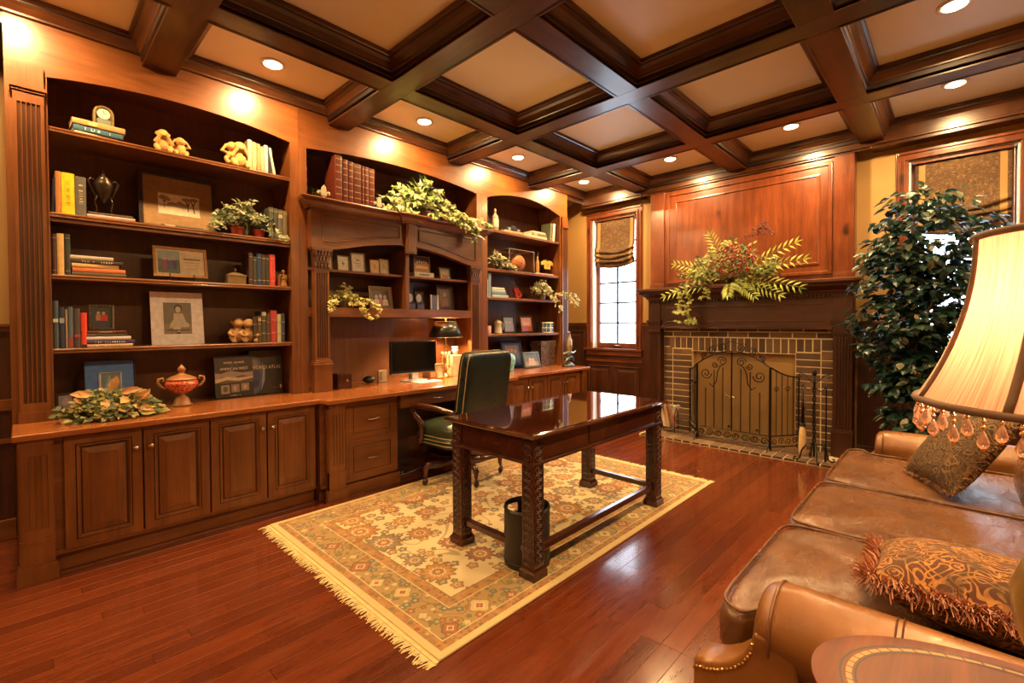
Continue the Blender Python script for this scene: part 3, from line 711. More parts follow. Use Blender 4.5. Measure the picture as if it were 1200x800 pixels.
for a in (1.0,2.42): 
    bk(a,a+.11,13*ch,13*ch+.07)
y=.875-.06
while y<2.655: bk(max(y,.875),min(y+.215,2.655),1.158,1.22); y+=.215
y=.875-.16
while y<2.655: bk(max(y,.875),min(y+.215,2.655),1.222,1.27); y+=.215
g.done('brick_surround',[MOR,BRK],fp)
# firebox
FBM=NT('firebrick'); _a=FBM.noise(FBM.co(),6,4); FBM.set(Base_Color=FBM.mix(FBM.ramp(_a,[(.35,(0,0,0)),(.7,(1,1,1))]),(.34,.22,.10),(.52,.36,.19)),Roughness=.85)
g=G(); xb=XR+.35; a,b=OY0,OY1; e=.16
V=[(BX+.05,a,0),(BX+.05,b,0),(xb,b-e,0),(xb,a+e,0),(BX+.05,a,OZ),(BX+.05,b,OZ),(xb,b-e,OZ-.1),(xb,a+e,OZ-.1)]
g.add(V,[(0,1,2,3),(0,3,7,4),(1,5,6,2),(3,2,6,7),(4,7,6,5)]); o=g.done('firebox',FBM.m,fp); m=o.modifiers.new('th','SOLIDIFY'); m.thickness=.03; m.offset=1 
G().tube([(5.68,1.35,.12),(5.68,2.15,.12)],.012,6).tube([(5.86,1.4,.12),(5.86,2.1,.12)],.012,6).tube([(5.68,1.45,.12),(5.68,1.45,.035)],.012,6).tube([(5.68,2.05,.12),(5.68,2.05,.035)],.012,6).tube([(5.60,1.6,.13),(5.9,1.6,.13)],.012,6).tube([(5.60,1.9,.13),(5.9,1.9,.13)],.012,6).tube([(5.86,1.45,.12),(5.86,1.45,.035)],.012,6).tube([(5.86,2.05,.12),(5.86,2.05,.035)],.012,6).done('fire_grate',IRON,fp)
# hearth of laid bricks, nearly flush with the floor
g=G(); g.tint=.5; HX0=5.02; g.box(HX0+.004,BX,.86,2.72,.0005,.020,0); g.box(HX0+.004,FX-.1,.70,.86,.0005,.020,0)
def hb(x0,x1,y0,y1):
    g.tint=random.uniform(.35,1); j=.004; g.box(x0+j,x1-j,y0+j,y1-j,.004,.026,1)
y=.70
while y<2.70:
    hb(HX0,HX0+.2,y,y+.098)
    y+=.1
y=.885
while y<2.64:
    x=HX0+.2; hb(x,x+.105,y,min(y+.2,2.66)); hb(x+.105,x+.21,y,min(y+.2,2.66)); hb(x+.21,BX-.012,y,min(y+.2,2.66)); y+=.2
o=g.done('brick_hearth',[MOR,BRK],None,bevel=.002,loc=(5.2,1.76,0)); tag(o,'low brick hearth slab laid in front of the fireplace','hearth')

# fire screen
def spiral(g,c,r0,turns,sx,sz,rad,plane,start=0,n=22):
    # plane: function (u,z)->xyz
    pts=[]
    for i in range(n+1):
        t=i/n; r=r0*(1-.82*t); a=start+turns*2*pi*t; pts.append(plane(c[0]+sx*r*cos(a),c[1]+sz*r*sin(a)))
    g.tube(pts,rad,5)
scr=thing('fire_screen','black wrought-iron folding fire screen with scrolls, arched top and door handles','fire screen',(5.20,1.735,.026))
MESHM=NT('screen_mesh'); MESHM.set(Base_Color=(.02,.018,.015),Roughness=.5,Metallic=.5,Alpha=.22)
P0,P1=Vector((5.215,2.105,0)),Vector((5.19,1.365,0)); zf=.07
def pl(u,z,a=P0,b=P1): q=a+(b-a)*u; return (q.x,q.y,.026+z)
def top(u): return .845+.15*(1-(2*u-1)**2)
g=G(); R=.0075
g.tube([pl(0,.02),pl(0,top(0))],R,6).tube([pl(1,.02),pl(1,top(1))],R,6)
g.tube([pl(i/20,top(i/20)) for i in range(21)],R,6); g.tube([pl(0,zf+.08),pl(1,zf+.08)],R*.8,6).tube([pl(0,zf-.03),pl(1,zf-.03)],R*.8,6)
g.tube([pl(.5,zf+.08),pl(.5,top(.5))],R*1.1,6)
for u in (0,1):
    q=pl(u,0); g.tube([(q[0]-.09,q[1],.027+.006),(q[0]-.075,q[1],.05),(q[0]-.02,q[1],.105),(q[0],q[1],.11)],.006,6); g.tube([(q[0]+.06,q[1],.033),(q[0]+.03,q[1],.07),(q[0],q[1],.10)],.006,6)
g.done('frame',IRON,scr)
g=G()
for k in range(1,8):
    if k==4: continue
    u=k/8; g.tube([pl(u,zf+.08),pl(u,(top(u)-.17) if k in(2,3,5,6) else top(u)-.33)],.0055,5)
g.done('bars',IRON,scr)
g=G(); W_=.74
def uz(uo,zo,s=1): return lambda x,z: pl(uo+s*x/W_,zo+z)
for s in (-1,1):
    spiral(g,(0,0),.062,1.6,1,1,.0055,uz(.5+s*.37,top(.13)-.17,s),start=pi)
    spiral(g,(0,0),.05,1.6,1,1,.0055,uz(.5+s*.13,top(.37)-.10,s),start=0)
    spiral(g,(0,0),.035,1.5,1,1,.0055,uz(.5+s*.24,top(.3)-.13,s),start=pi)
    g.tube([pl(.5+s*q/W_,z) for q,z in ((.235,.63),(.20,.60),(.16,.66),(.15,.76),(.12,.83),(.07,.86))]  ,.0055,5)
    for (uu,rr) in ((.40,.036),(.27,.042),(.12,.045)):
        spiral(g,(0,0),rr,1.5,1,1,.0055,uz(.5+s*uu,top(.5+s*uu)+rr+.004,s),start=-pi/2)
    g.tube([pl(.5+s*u,top(.5+s*u)+h_) for u,h_ in ((.45,.0),(.36,.06),(.30,.10),(.22,.08),(.16,.10),(.06,.085),(0,.11))],.0042,5)
for i in range(8):
    spiral(g,(0,0),.036,1.4,1 if i%2 else -1,1 if i%2 else -1,.0055,uz((i+.5)/8,zf+.025),start=0)
g.tube([pl(i/32,zf+.025+.03*sin(i/32*8*pi)) for i in range(33)],.004,5)
g.done('scrollwork',IRON,scr)
g=G(); g.tube([pl(.44,.52),pl(.455,.52),tuple(Vector(pl(.455,.52))+Vector((-.025,0,0))),tuple(Vector(pl(.49,.515))+Vector((-.03,0,0)))],.005,6); g.tube([pl(.56,.50),tuple(Vector(pl(.55,.505))+Vector((-.025,0,0))),tuple(Vector(pl(.515,.515))+Vector((-.03,0,0)))],.005,6); g.sph(tuple(Vector(pl(.44,.525))+Vector((-.02,0,0))),.012); g.done('door_handles',NICK,scr)
def meshpanel(a,b,t0,t1,name='mesh_panel',pk=False):
    g=G(); n=16; vs=[]
    for i in range(n+1):
        u=i/n; q=a+(b-a)*u; zt=t0(u); vs+=[(q.x+.003,q.y,.026+zf+.05),(q.x+.003,q.y,.026+zt)]
    g.add(vs,[(2*i,2*i+2,2*i+3,2*i+1) for i in range(n)]); g.done(name,MESHM.m,scr)
meshpanel(P0,P1,top,None)
for (a,b,h0,h1) in ((P0+Vector((0,.01,0)),Vector((5.475,2.30,0)),.845,.76),(P1+Vector((0,-.01,0)),Vector((5.455,1.165,0)),.845,.74)):
    g=G(); pw=lambda u,z,a=a,b=b: pl(u,z,a,b); hh=lambda u,h0=h0,h1=h1: h0+(h1-h0)*(1-(1-u)**2)+.0
    g.tube([pw(0,.0),pw(0,h0)],R,6).tube([pw(1,.0),pw(1,hh(1))],R,6).tube([pw(i/10,hh(i/10)) for i in range(11)],R,6)
    g.tube([pw(0,zf+.08),pw(1,zf+.08)],R*.8,6).tube([pw(0,zf-.03),pw(1,zf-.03)],R*.8,6)
    for k in range(1,5): g.tube([pw(k/5,zf+.08),pw(k/5,hh(k/5))],.004,5)
    for k in range(4):
        def pp(x,z,k=k): return pw((k+.5)/4+x/.33,zf+.025+z)
        spiral(g,(0,0),.034,1.4,1 if k%2 else -1,1 if k%2 else -1,.004,pp)
    for k in (1,3):
        def pp(x,z,k=k): return pw(k/5+x/.33,.62+z)
        spiral(g,(0,0),.03,1.3,1,1,.004,pp)
    g.done('wing_frame',IRON,scr); meshpanel(a,b,hh,None)
# fireplace tools on their stand
TX,TY=5.06,.955
ts=thing('fireplace_tool_stand','twisted wrought-iron tool stand with scrolled feet beside the fire screen','fireplace tools',(TX,TY,.026))
g=G(); z0=.026
tw=[]
for s in (0,pi):
    g.tube([(TX+.009*cos(s+k*.55),TY+.009*sin(s+k*.55),z0+.16+k*.0135) for k in range(40)],.007,6)
g.tube([(TX,TY,z0+.68),(TX,TY,z0+.80)],.010,8).sph((TX,TY,z0+.83),.02,.02,.032)
g.tube([(TX+.004*sin(k),TY,z0+.06+.0) if False else (TX,TY,z0+.05+k*.03) for k in range(5)],.009,6)
for a in (.4,1.97,3.54,5.11):
    d=Vector((cos(a),sin(a),0)); c=Vector((TX,TY,z0))
    g.tube([c+d*.005+Vector((0,0,.16)),c+d*.06+Vector((0,0,.165)),c+d*.10+Vector((0,0,.10)),c+d*.115+Vector((0,0,.03)),c+d*.14+Vector((0,0,.008)),c+d*.165+Vector((0,0,.02)),c+d*.16+Vector((0,0,.04)),c+d*.145+Vector((0,0,.035))],.007,6)
g.done('stand',IRON,ts,smooth=True)
g=G()
for a in (pi/2-.1,-pi/2-.1):
    d=Vector((cos(a),sin(a),0)); c=Vector((TX,TY,z0))
    g.tube([c+Vector((0,0,.70)),c+d*.05+Vector((0,0,.66)),c+d*.085+Vector((0,0,.69)),c+d*.095+Vector((0,0,.72))],.005,6)
    g.tube([c+Vector((0,0,.73)),c+d*.04+Vector((0,0,.76)),c+d*.08+Vector((0,0,.81)),c+d*.12+Vector((0,0,.82)),c+d*.125+Vector((0,0,.79)),c+d*.10+Vector((0,0,.785))],.005,6)
g.done('hooks',IRON,ts,smooth=True)
bx,by=TX+.01,TY+.095
br=thing('hearth_broom','straw hearth broom with black iron handle hanging on the tool stand','broom',(bx,by,z0+.05))
G().tube([(bx,by,z0+.34),(bx,by,z0+.67)],[.016,.007],8).tube([(bx,by,z0+.66),(bx,by+.01,z0+.70),(bx,by-.005,z0+.715)],.004,6).done('handle',IRON,br,smooth=True)
g=G(); g.lathe([(.016,.29),(.03,.27),(.038,.18),(.042,.05),(.040,.0)],(bx,by,z0+.045),14,1,.8); g.done('straw_bristles',plain((.62,.42,.2),.8),br,smooth=True)
G().lathe([(.019,.29),(.024,.28),(.026,.26),(.033,.255)],(bx,by,z0+.06),14).done('binding',BLACK,br)
sx,sy=TX-.01,TY-.095
sv=thing('hearth_shovel','iron hearth shovel hanging on the side of the tool stand nearest the fluted pilaster','shovel',(sx,sy,z0+.03))
G().tube([(sx,sy,z0+.20),(sx,sy,z0+.68),(sx,sy+.008,z0+.705),(sx,sy,z0+.715)],.0055,6).done('handle',IRON,sv,smooth=True)
g=G(); g.loft([[(sx-.035,sy-.01,z0+.03),(sx+.035,sy-.01,z0+.03),(sx+.03,sy,z0+.19),(sx-.03,sy,z0+.19)],[(sx-.035,sy+.006,z0+.03),(sx+.035,sy+.006,z0+.03),(sx+.03,sy+.008,z0+.19),(sx-.03,sy+.008,z0+.19)]]); g.done('blade',IRON,sv,bevel=.003)
# kindling rack left of the screen
kr=thing('kindling_holder','small black wire rack of wrapped kindling at the left end of the hearth','log rack',(5.33,2.50,.026))
g=G(); z0=.027
for yy in (2.40,2.58): g.tube([(5.28,yy,z0+.004),(5.28,yy,z0+.22),(5.33,yy,z0+.29),(5.38,yy,z0+.22),(5.38,yy,z0+.004)],.005,6)
g.tube([(5.28,2.40,z0+.05),(5.28,2.58,z0+.05)],.005,6).tube([(5.38,2.40,z0+.05),(5.38,2.58,z0+.05)],.005,6).tube([(5.33,2.40,z0+.29),(5.33,2.58,z0+.29)],.005,6)
g.done('rack',IRON,kr)
random.seed(5)
for k,cc in enumerate(((.35,.22,.12),(.55,.42,.30),(.30,.10,.06),(.5,.36,.2),(.24,.28,.22),(.6,.5,.4))):
    a=Vector((5.30+.015*k,2.46+random.uniform(-.05,.08),z0+.06)); b=a+Vector((random.uniform(-.06,.06),random.uniform(-.12,.1),.26))
    G().tube([a,(a+b)/2+Vector((.01,0,0)),b],[.022,.026,.02],7).done('kindling_stick',plain(cc,.8),kr)

# ------------------------------------------------------------------ rug
def rugmat():
    n=NT('oriental_rug'); co=n.co(); s=n.sep(co); HX,HY2=1.40,.905
    dx=n.math('SUBTRACT',HX,n.math('ABSOLUTE',s[0])); dy=n.math('SUBTRACT',HY2,n.math('ABSOLUTE',s[1])); d=n.math('MINIMUM',dx,dy)
    def rosette(scale,petals,R,rnd=.55,seed=0):
        v=n.mp(co,(1,1,1),(seed,seed*.7,0)); vn=n.node('ShaderNodeTexVoronoi',voronoi_dimensions='2D'); n.lk(v,vn.inputs['Vector']); vn.inputs['Scale'].default_value=scale; vn.inputs['Randomness'].default_value=rnd
        dl=n.vm('SUBTRACT',v,vn.outputs['Position']); q=n.sep(dl); ang=n.math('ARCTAN2',q[1],q[0]); r=n.vm('LENGTH',dl,out='Value') 
        pet=n.math('ADD',.88,n.math('MULTIPLY',.12,n.math('COSINE',n.math('MULTIPLY',ang,float(petals)))))
        cs=n.sep(vn.outputs['Color'])
        rr=n.math('DIVIDE',r,n.math('MULTIPLY',pet,n.math('ADD',R*.55,n.math('MULTIPLY',cs[1],R*.75))))
        return rr,cs[0],r
    cream=(.66,.50,.25); rust=(.36,.13,.045); tan=(.44,.27,.11); blue=(.12,.15,.15); green=(.17,.19,.10); gold=(.52,.34,.12); pale=(.70,.58,.36)
    wb=n.noise(co,2.2,3); field=n.mix(wb,cream,pale)
    # vines: contour lines of a warped noise
    def lines(sc,w,seed,dist=.6):
        v=n.noise(n.mp(co,(1,1,1),(seed,0,0)),sc,1,.4,dist); a=n.math('ABSOLUTE',n.math('SUBTRACT',n.math('FRACT',n.math('MULTIPLY',v,5.0)),.5)); return n.ramp(a,[(w,(1,1,1)),(w+.03,(0,0,0))])
    field=n.mix(n.math('MULTIPLY',lines(2.6,.035,3.0),.75),field,(.30,.22,.12))
    def put(base,rr,cid,pal,op=1.0,edge=.86):
        cc=n.ramp(cid,[(i/len(pal),p) for i,p in enumerate(pal)],'CONSTANT')
        ringc=n.ramp(rr,[(0,(.55,.40,.16)),(.18,(.30,.10,.04)),(.34,(.60,.48,.28)),(.46,(.5,.5,.5)),(.47,(.5,.5,.5)),(1,(.5,.5,.5))],'CONSTANT')
        inner=n.ramp(rr,[(.46,(1,1,1)),(.48,(0,0,0))]); lay=n.mix(inner,cc,ringc)
        petl=n.ramp(rr,[(.78,(0,0,0)),(.80,(1,1,1))]); lay=n.mix(n.math('MULTIPLY',petl,.6),lay,(.10,.06,.035))
        m=n.math('MULTIPLY',n.ramp(rr,[(.95,(1,1,1)),(1.0,(0,0,0))]),op); return n.mix(m,base,lay)
    r1,c1_,_=rosette(11,5,.034,.9,4.0); field=put(field,r1,c1_,[(.15,.14,.09),(.34,.15,.06),(.18,.16,.10),(.42,.22,.08)],.92)
    r2,c2_,_=rosette(4.2,12,.115,.45,1.3); field=put(field,r2,c2_,[(.42,.17,.05),(.25,.17,.10),(.46,.22,.07),(.30,.11,.05)],.95)
    # main border
    bd=n.mix(n.noise(co,3,2),(.42,.25,.09),(.32,.22,.10))
    bd=n.mix(n.math('MULTIPLY',lines(7,.06,9.0),.8),bd,(.14,.12,.08))
    r3,c3_,_=rosette(20,5,.022,.9,7.0); bd=put(bd,r3,c3_,[(.34,.12,.05),(.13,.16,.14),(.55,.42,.2),(.18,.2,.1)],.95)
    r4,c4_,_=rosette(5.5,4,.055,.35,2.2); bd=put(bd,r4,c4_,[(.58,.44,.2),(.33,.12,.05),(.56,.4,.18)],.95)
    gd=n.mix(n.ramp(n.noise(co,26,2),[(.4,(0,0,0)),(.6,(1,1,1))]),(.44,.22,.08),(.30,.16,.06))
    r5,c5_,_=rosette(34,6,.015,.5,1.0); gd=put(gd,r5,c5_,[(.33,.09,.04),(.16,.16,.10),(.55,.38,.16)],.9)
    def sw(a,col1,col2): return n.mix(n.math('GREATER_THAN',d,a),col1,col2)
    edge=n.mix(n.noise(co,40,2),(.60,.44,.20),(.68,.52,.27))
    c=sw(.035,edge,gd); c=sw(.075,c,(.62,.5,.3)); c=sw(.080,c,bd); c=sw(.235,c,(.62,.5,.3)); c=sw(.240,c,gd); c=sw(.295,c,(.20,.12,.06)); c=sw(.300,c,field)
    fine=n.noise(co,420,1); n.set(Base_Color=n.mix(n.math('MULTIPLY',fine,.3),c,(.25,.17,.08)),Roughness=.95); n.bump(fine,.5,.003); return n.m
RX,RY=2.50,2.355
rg=G(); nx,ny=40,26
rings=[]
rug=thing('area_rug','cream and rust floral oriental rug with fringed ends under the writing desk','rug',(RX,RY,.001))
G().box(RX-1.40,RX+1.40,RY-.905,RY+.905,.0012,.011).done('rug_pile',rugmat(),rug,bevel=.003)
random.seed(11)
FR=plain((.66,.50,.24),.9)
for s in (-1,1):
    g=G(); y=RY-.905
    x0=RX+s*1.40
    g.box(x0,x0+s*.018,RY-.905,RY+.905,.0012,.006)
    while y<RY+.905:
        L=random.uniform(.022,.06); dy=random.uniform(-.018,.018); w=random.uniform(.003,.006); h=random.uniform(.002,.006)
        xm=x0+s*(.018+L*.5)
        g.add([(x0+s*.015,y-w,.002),(x0+s*.015,y+w,.002),(xm,y+w*.8+dy*.3,.002+h),(xm,y-w*.8+dy*.3,.002+h),(x0+s*(.018+L),y+w*.5+dy,.002),(x0+s*(.018+L),y-w*.5+dy,.002)],[(0,1,2,3),(3,2,4,5)])
        y+=.0052
    g.done('fringe',FR,rug)

# ------------------------------------------------------------------ writing desk
DX0,DX1,DY0,DY1,DZ=1.735,3.215,1.508,2.225,.767; RZ=.011
dk=thing('writing_desk','dark polished mahogany partners desk with carved legs standing on the rug','desk',((DX0+DX1)/2,(DY0+DY1)/2,RZ))
g=G(); pr=[(0.012,DZ-.028),(.003,DZ-.024),(.0,DZ-.016),(.003,DZ-.008),(.010,DZ-.005),(.014,DZ)]
rings=[[(DX0+i,DY0+i,z),(DX1-i,DY0+i,z),(DX1-i,DY1-i,z),(DX0+i,DY1-i,z)] for i,z in pr]; g.loft(rings); g.done('tabletop',MT,dk)
ax0,ax1,ay0,ay1=DX0+.035,DX1-.035,DY0+.035,DY1-.035; az0,az1=.61,DZ-.028
LG=.082
g=G()
g.box(ax0+LG,ax1-LG,ay0+.008,ay0+.03,az0,az1).box(ax0+LG,ax1-LG,ay1-.03,ay1-.008,az0,az1)
g.box(ax0+.008,ax0+.03,ay0+LG,ay1-LG,az0,az1).box(ax1-.03,ax1-.008,ay0+LG,ay1-LG,az0,az1)
g.done('apron',MH[0],dk)
g=G()
for (a,b,c,d) in ((ax0-.008,ax1+.008,ay0-.008,ay0+.02),(ax0-.008,ax1+.008,ay1-.02,ay1+.008)): g.box(a,b,c,d,az0-.012,az0+.004)
for (a,b) in ((ax0-.008,ax0+.02),(ax1-.02,ax1+.008)): g.box(a,b,ay0+.02,ay1-.02,az0-.012,az0+.004)
g.done('apron_moulding',MH[0],dk,bevel=.004)
for yy,s in ((ay0+.008,-1),(ay1-.008,1)):
    w=(ax1-ax0-2*LG)/3
    for k in range(3):
        a=ax0+LG+k*w; g=G(); g.box(a+.004,a+w-.004,min(yy,yy+s*.004),max(yy,yy+s*.004),az0+.012,az1-.006); g.done('drawer_front',MH[2],dk,bevel=.002)
def fret(g,x0,x1,z0,z1,yf,axis,n):
    # carved interlaced lozenges, standing a little proud
    hgt=(z1-z0)/n; c=(x0+x1)/2; w=(x1-x0)*.36
    for k in range(n):
        a=z0+k*hgt; pts=[]
        for q in range(9):
            t=2*pi*q/8; pts.append((c+w*sin(t),a+hgt/2-hgt*.5*cos(t)))
        P=[(p[0],yf,p[1]) if axis=='y' else (yf,p[0],p[1]) for p in pts]; g.tube(P,.0032,4)
        P=[(c+w*.45*sin(2*pi*q/6),a+hgt/2+hgt*.22*cos(2*pi*q/6)) for q in range(7)]
        P=[(p[0],yf,p[1]) if axis=='y' else (yf,p[0],p[1]) for p in P]; g.tube(P,.0028,4)
for lx in (ax0,ax1-LG):
    for ly in (ay0,ay1-LG):
        g=G().box(lx,lx+LG,ly,ly+LG,RZ+.055,az1); ft=G()
        g.done('leg',MH[2],dk,bevel=.003)
        ft.box(lx-.012,lx+LG+.012,ly-.012,ly+LG+.012,RZ+.0005,RZ+.035)
        ft.loft([[(lx-.012+e,ly-.012+e,z),(lx+LG+.012-e,ly-.012+e,z),(lx+LG+.012-e,ly+LG+.012-e,z),(lx-.012+e,ly+LG+.012-e,z)] for e,z in ((0,RZ+.035),(.008,RZ+.045),(.012,RZ+.058))])
        ft.done('foot_block',MH[2],dk)
        fr=G()
        for (yf) in (ly-.001,): fret(fr,lx,lx+LG,RZ+.07,az0-.015,yf,'y',13); fret(fr,lx,lx+LG,az0+.01,az1-.004,yf,'y',3)
        fret(fr,ly,ly+LG,RZ+.07,az0-.015,lx-.001,'x',13); fret(fr,ly,ly+LG,az0+.01,az1-.004,lx-.001,'x',3)
        fr.done('carved_fretwork',MHF,dk)
sz0,sz1=.125,.162
for (a,b,c,d) in ((ax0+.022,ax0+.06,ay0+LG,ay1-LG),(ax1-.06,ax1-.022,ay0+LG,ay1-LG),(ax0+LG,ax1-LG,ay0+.022,ay0+.06)):
    G().box(a,b,c,d,sz0,sz1).done('stretcher',MH[0],dk,bevel=.006)

# ------------------------------------------------------------------ waste bin
bx,by=1.905,1.71
wb=thing('waste_bin','black leather cylindrical waste bin with cut-out handle under the desk','bin',(bx,by,RZ))
g=G(); R,H=.126,.315; n=48; zs=[0,.02,.035,.22,.235,.265,.285,H]; 
def hole(i,k): 
    a=2*pi*i/n; 
    return k==4 and False
rings=[[(bx+R*cos(2*pi*i/n),by+R*sin(2*pi*i/n),RZ+.001+z) for i in range(n)] for z in zs]
vs=[p for r in rings for p in r]; fs=[]
for k in range(len(zs)-1):
    for i in range(n):
        a=(2*pi*(i+.5)/n)
        if k in (4,) or k==5:
            m=abs(((a-radians(88))+pi)%(2*pi)-pi)
            if m<.36: continue
        i2=(i+1)%n; fs.append((k*n+i,k*n+i2,(k+1)*n+i2,(k+1)*n+i))
fs.append(list(range(n))[::-1]); g.add(vs,fs); o=g.done('bin_wall',plain((.018,.016,.015),.42),wb,smooth=True,auto=40); m=o.modifiers.new('t','SOLIDIFY'); m.thickness=.005
for z in (.03,H-.012): G().tube([(bx+(R+.001)*cos(2*pi*i/n),by+(R+.001)*sin(2*pi*i/n),RZ+z) for i in range(n+1)],.003,5).done('band',BLACK,wb)

# ------------------------------------------------------------------ green leather desk chair
def leather(name,a,b,rough=.34,wr=.5,sc=1,mott=1.0):
    n=NT(name); co=n.co(); v=n.noise(n.mp(co,(1,1,1)),4*sc,4,.6,.4); cr=n.vor(co,220*sc,'DISTANCE_TO_EDGE'); w=n.noise(n.mp(co,(1,2.2,1)),7*sc,4,.55,1.0)
    n.set(Base_Color=n.mix(n.ramp(v,[(.3,(0,0,0)),(.7,(1,1,1))]),a,b),Roughness=n.math('ADD',n.math('MULTIPLY',w,.2),rough-.1),Coat_Weight=.25,Coat_Roughness=.3)
    n.bump(n.math('ADD',n.math('MULTIPLY',n.ramp(cr,[(0,(0,0,0)),(.08,(1,1,1))]),.05),w),wr,.01); return n.m
GLEA=leather('green_leather',(.004,.011,.012),(.009,.023,.023),.3,.25); GSEAT=leather('green_seat_leather',(.014,.024,.010),(.036,.05,.020),.38,.35)
CHX,CHY=2.60,3.12
cp=thing('desk_chair','dark green leather executive chair with curved mahogany arms and brass nail trim at the kneehole','chair',(CHX,CHY,RZ),rz=radians(4))
def cushion(g,c,hx,hy,hz,e=.35,n=28,m=16,wrk=0,seed=0,bx=False):
    rings=[]
    def pw(v): return math.copysign(abs(v)**e,v)
    for j in range(m+1):
        ph=-pi/2+pi*j/m; cr=max(abs(cos(ph))**(.2 if bx else e*1.25),.003)
        rg_=[]
        for i in range(n):
            t=2*pi*(i+.5)/n; x,y=pw(cos(t))*cr,pw(sin(t))*cr; z=math.copysign(abs(sin(ph))**(.32 if bx else (e*1.6 if e<.5 else 1)),sin(ph))
            dz=wrk*(sin(x*5+seed)*cos(y*4+seed*2)+.5*sin(x*11+y*7+seed)) if z>0 else 0
            rg_.append((c[0]+hx*x,c[1]+hy*y,c[2]+hz*(z)*(1-.12*(x*x+y*y)*.5)+dz))
        rings.append(rg_)
    g.loft(rings); return g
# local frame: chair faces +y ; authored around the origin, then left in the thing's local frame
def lp(o): return o
g=G(); cushion(g,(0,.03,.42),.285,.27,.075,.38,wrk=.004,seed=1); g.done('seat_cushion',GSEAT,cp,smooth=True,world=False)
g=G(); g.sph((0,.03,.335),.29,.275,.055,32,8,.45); g.done('seat_base',GSEAT,cp,smooth=True,world=False)
BN=BRASS
for zz in (.355,.325,.385):
    pts=[(.292*math.copysign(abs(cos(t))**.45,cos(t)),.03+.278*math.copysign(abs(sin(t))**.45,sin(t)),zz) for t in [2*pi*k/48+.03 for k in range(49)]]
    G().tube(pts,.0042,5).done('brass_nail_trim',plain((.45,.36,.2),.4,.6),cp,world=False,smooth=True)
bk_=G(); tilt=radians(9)
Mb=Matrix.Translation((0,-.235,.46))@Matrix.Rotation(tilt,4,'X')
bk_.M=Mb; bk_.sph((0,-.005,.30),.258,.066,.335,40,26,.2); bk_.done('backrest',GLEA,cp,smooth=True,world=False)
g=G(); g.M=Mb; cushion(g,(0,.055,.30),.225,.045,.30,.4); g.done('back_cushion',GLEA,cp,smooth=True,world=False)
for yy in (-.046,.022):
    g=G(); g.M=Mb
    pts=[(.258*math.copysign(abs(cos(t))**.22,cos(t)),yy,.30+.332*math.copysign(abs(sin(t))**.22,sin(t))) for t in [2*pi*k/60 for k in range(61)]]
    g.tube(pts,.0042,5); g.done('back_piping',plain((.42,.30,.14),.5),cp,world=False,smooth=True)
for s in (-1,1):
    pts=[(s*.275,-.25,.60),(s*.315,-.12,.625),(s*.335,.06,.635),(s*.335,.16,.63),(s*.33,.215,.60),(s*.322,.215,.555),(s*.312,.165,.515),(s*.305,.13,.46),(s*.30,.14,.38),(s*.298,.16,.31)]
    # smooth the polyline
    P=[]
    for i in range(len(pts)-1):
        p0=Vector(pts[max(i-1,0)]);p1=Vector(pts[i]);p2=Vector(pts[i+1]);p3=Vector(pts[min(i+2,len(pts)-1)])
        for k in range(4):
            t=k/4; P.append(.5*((2*p1)+(-p0+p2)*t+(2*p0-5*p1+4*p2-p3)*t*t+(-p0+3*p1-3*p2+p3)*t**3))
    P.append(Vector(pts[-1])); L=len(P); G().tube(P,[.017+.010*sin(pi*min(1,i/L*1.2))+(.006 if i>L*.7 else 0) for i in range(L)],10).done('arm',MH[1],cp,smooth=True,world=False)
g=G().lathe([(.03,.10),(.034,.16),(.03,.17),(.03,.26),(.12,.27),(.12,.28)],(0,.0,0),20); g.done('column',BLACK,cp,smooth=True,world=False,auto=40)
g=G().lathe([(.001,.105),(.06,.105),(.07,.125),(.065,.16),(.045,.185),(.001,.19)],(0,.0,0),24); g.done('base_hub',MH[2],cp,smooth=True,world=False)
for k in range(5):
    a=radians(176+72*k); d=Vector((cos(a),sin(a),0)); zz=lambda v:Vector((0,0,v))
    pts=[d*.04+zz(.15),d*.12+zz(.145),d*.20+zz(.14),d*.28+zz(.15),d*.335+zz(.155),d*.36+zz(.13),d*.355+zz(.095),d*.36+zz(.07)]
    g=G().tube(pts,[.03,.028,.026,.027,.027,.024,.017,.014],10); lg=g.done('base_leg',MH[0],cp,smooth=True,world=False)
    c=d*.362
    G().sph((c.x,c.y,.029),.026,.018,.0285,14,8).sph((c.x+.006,c.y,.045),.016,.016,.018,10,6).tube([(c.x,c.y,.05),(c.x,c.y,.075)],.009,8).done('caster',plain((.05,.03,.02),.3,.4),lg,smooth=True,world=False)

# ------------------------------------------------------------------ sofa
SL=leather('brown_leather',(.095,.034,.009),(.20,.078,.022),.26,.8,1.1); SL2=leather('tan_leather',(.17,.060,.013),(.33,.135,.030),.30,.35,1.0)
sx0,sx1=1.32,4.08; AT=.60
so=thing('leather_sofa','three-seat distressed brown leather sofa with rolled arms and nailhead trim','sofa',(2.70,.0,0))
YS0,YS1=-.56,.46
g=G(); g.box(sx0+.07,sx1-.07,YS0,YS1-.06,.09,.30); g.done('base_frame',SL2,so,bevel=.03,seg=3,smooth=True)
g=G()
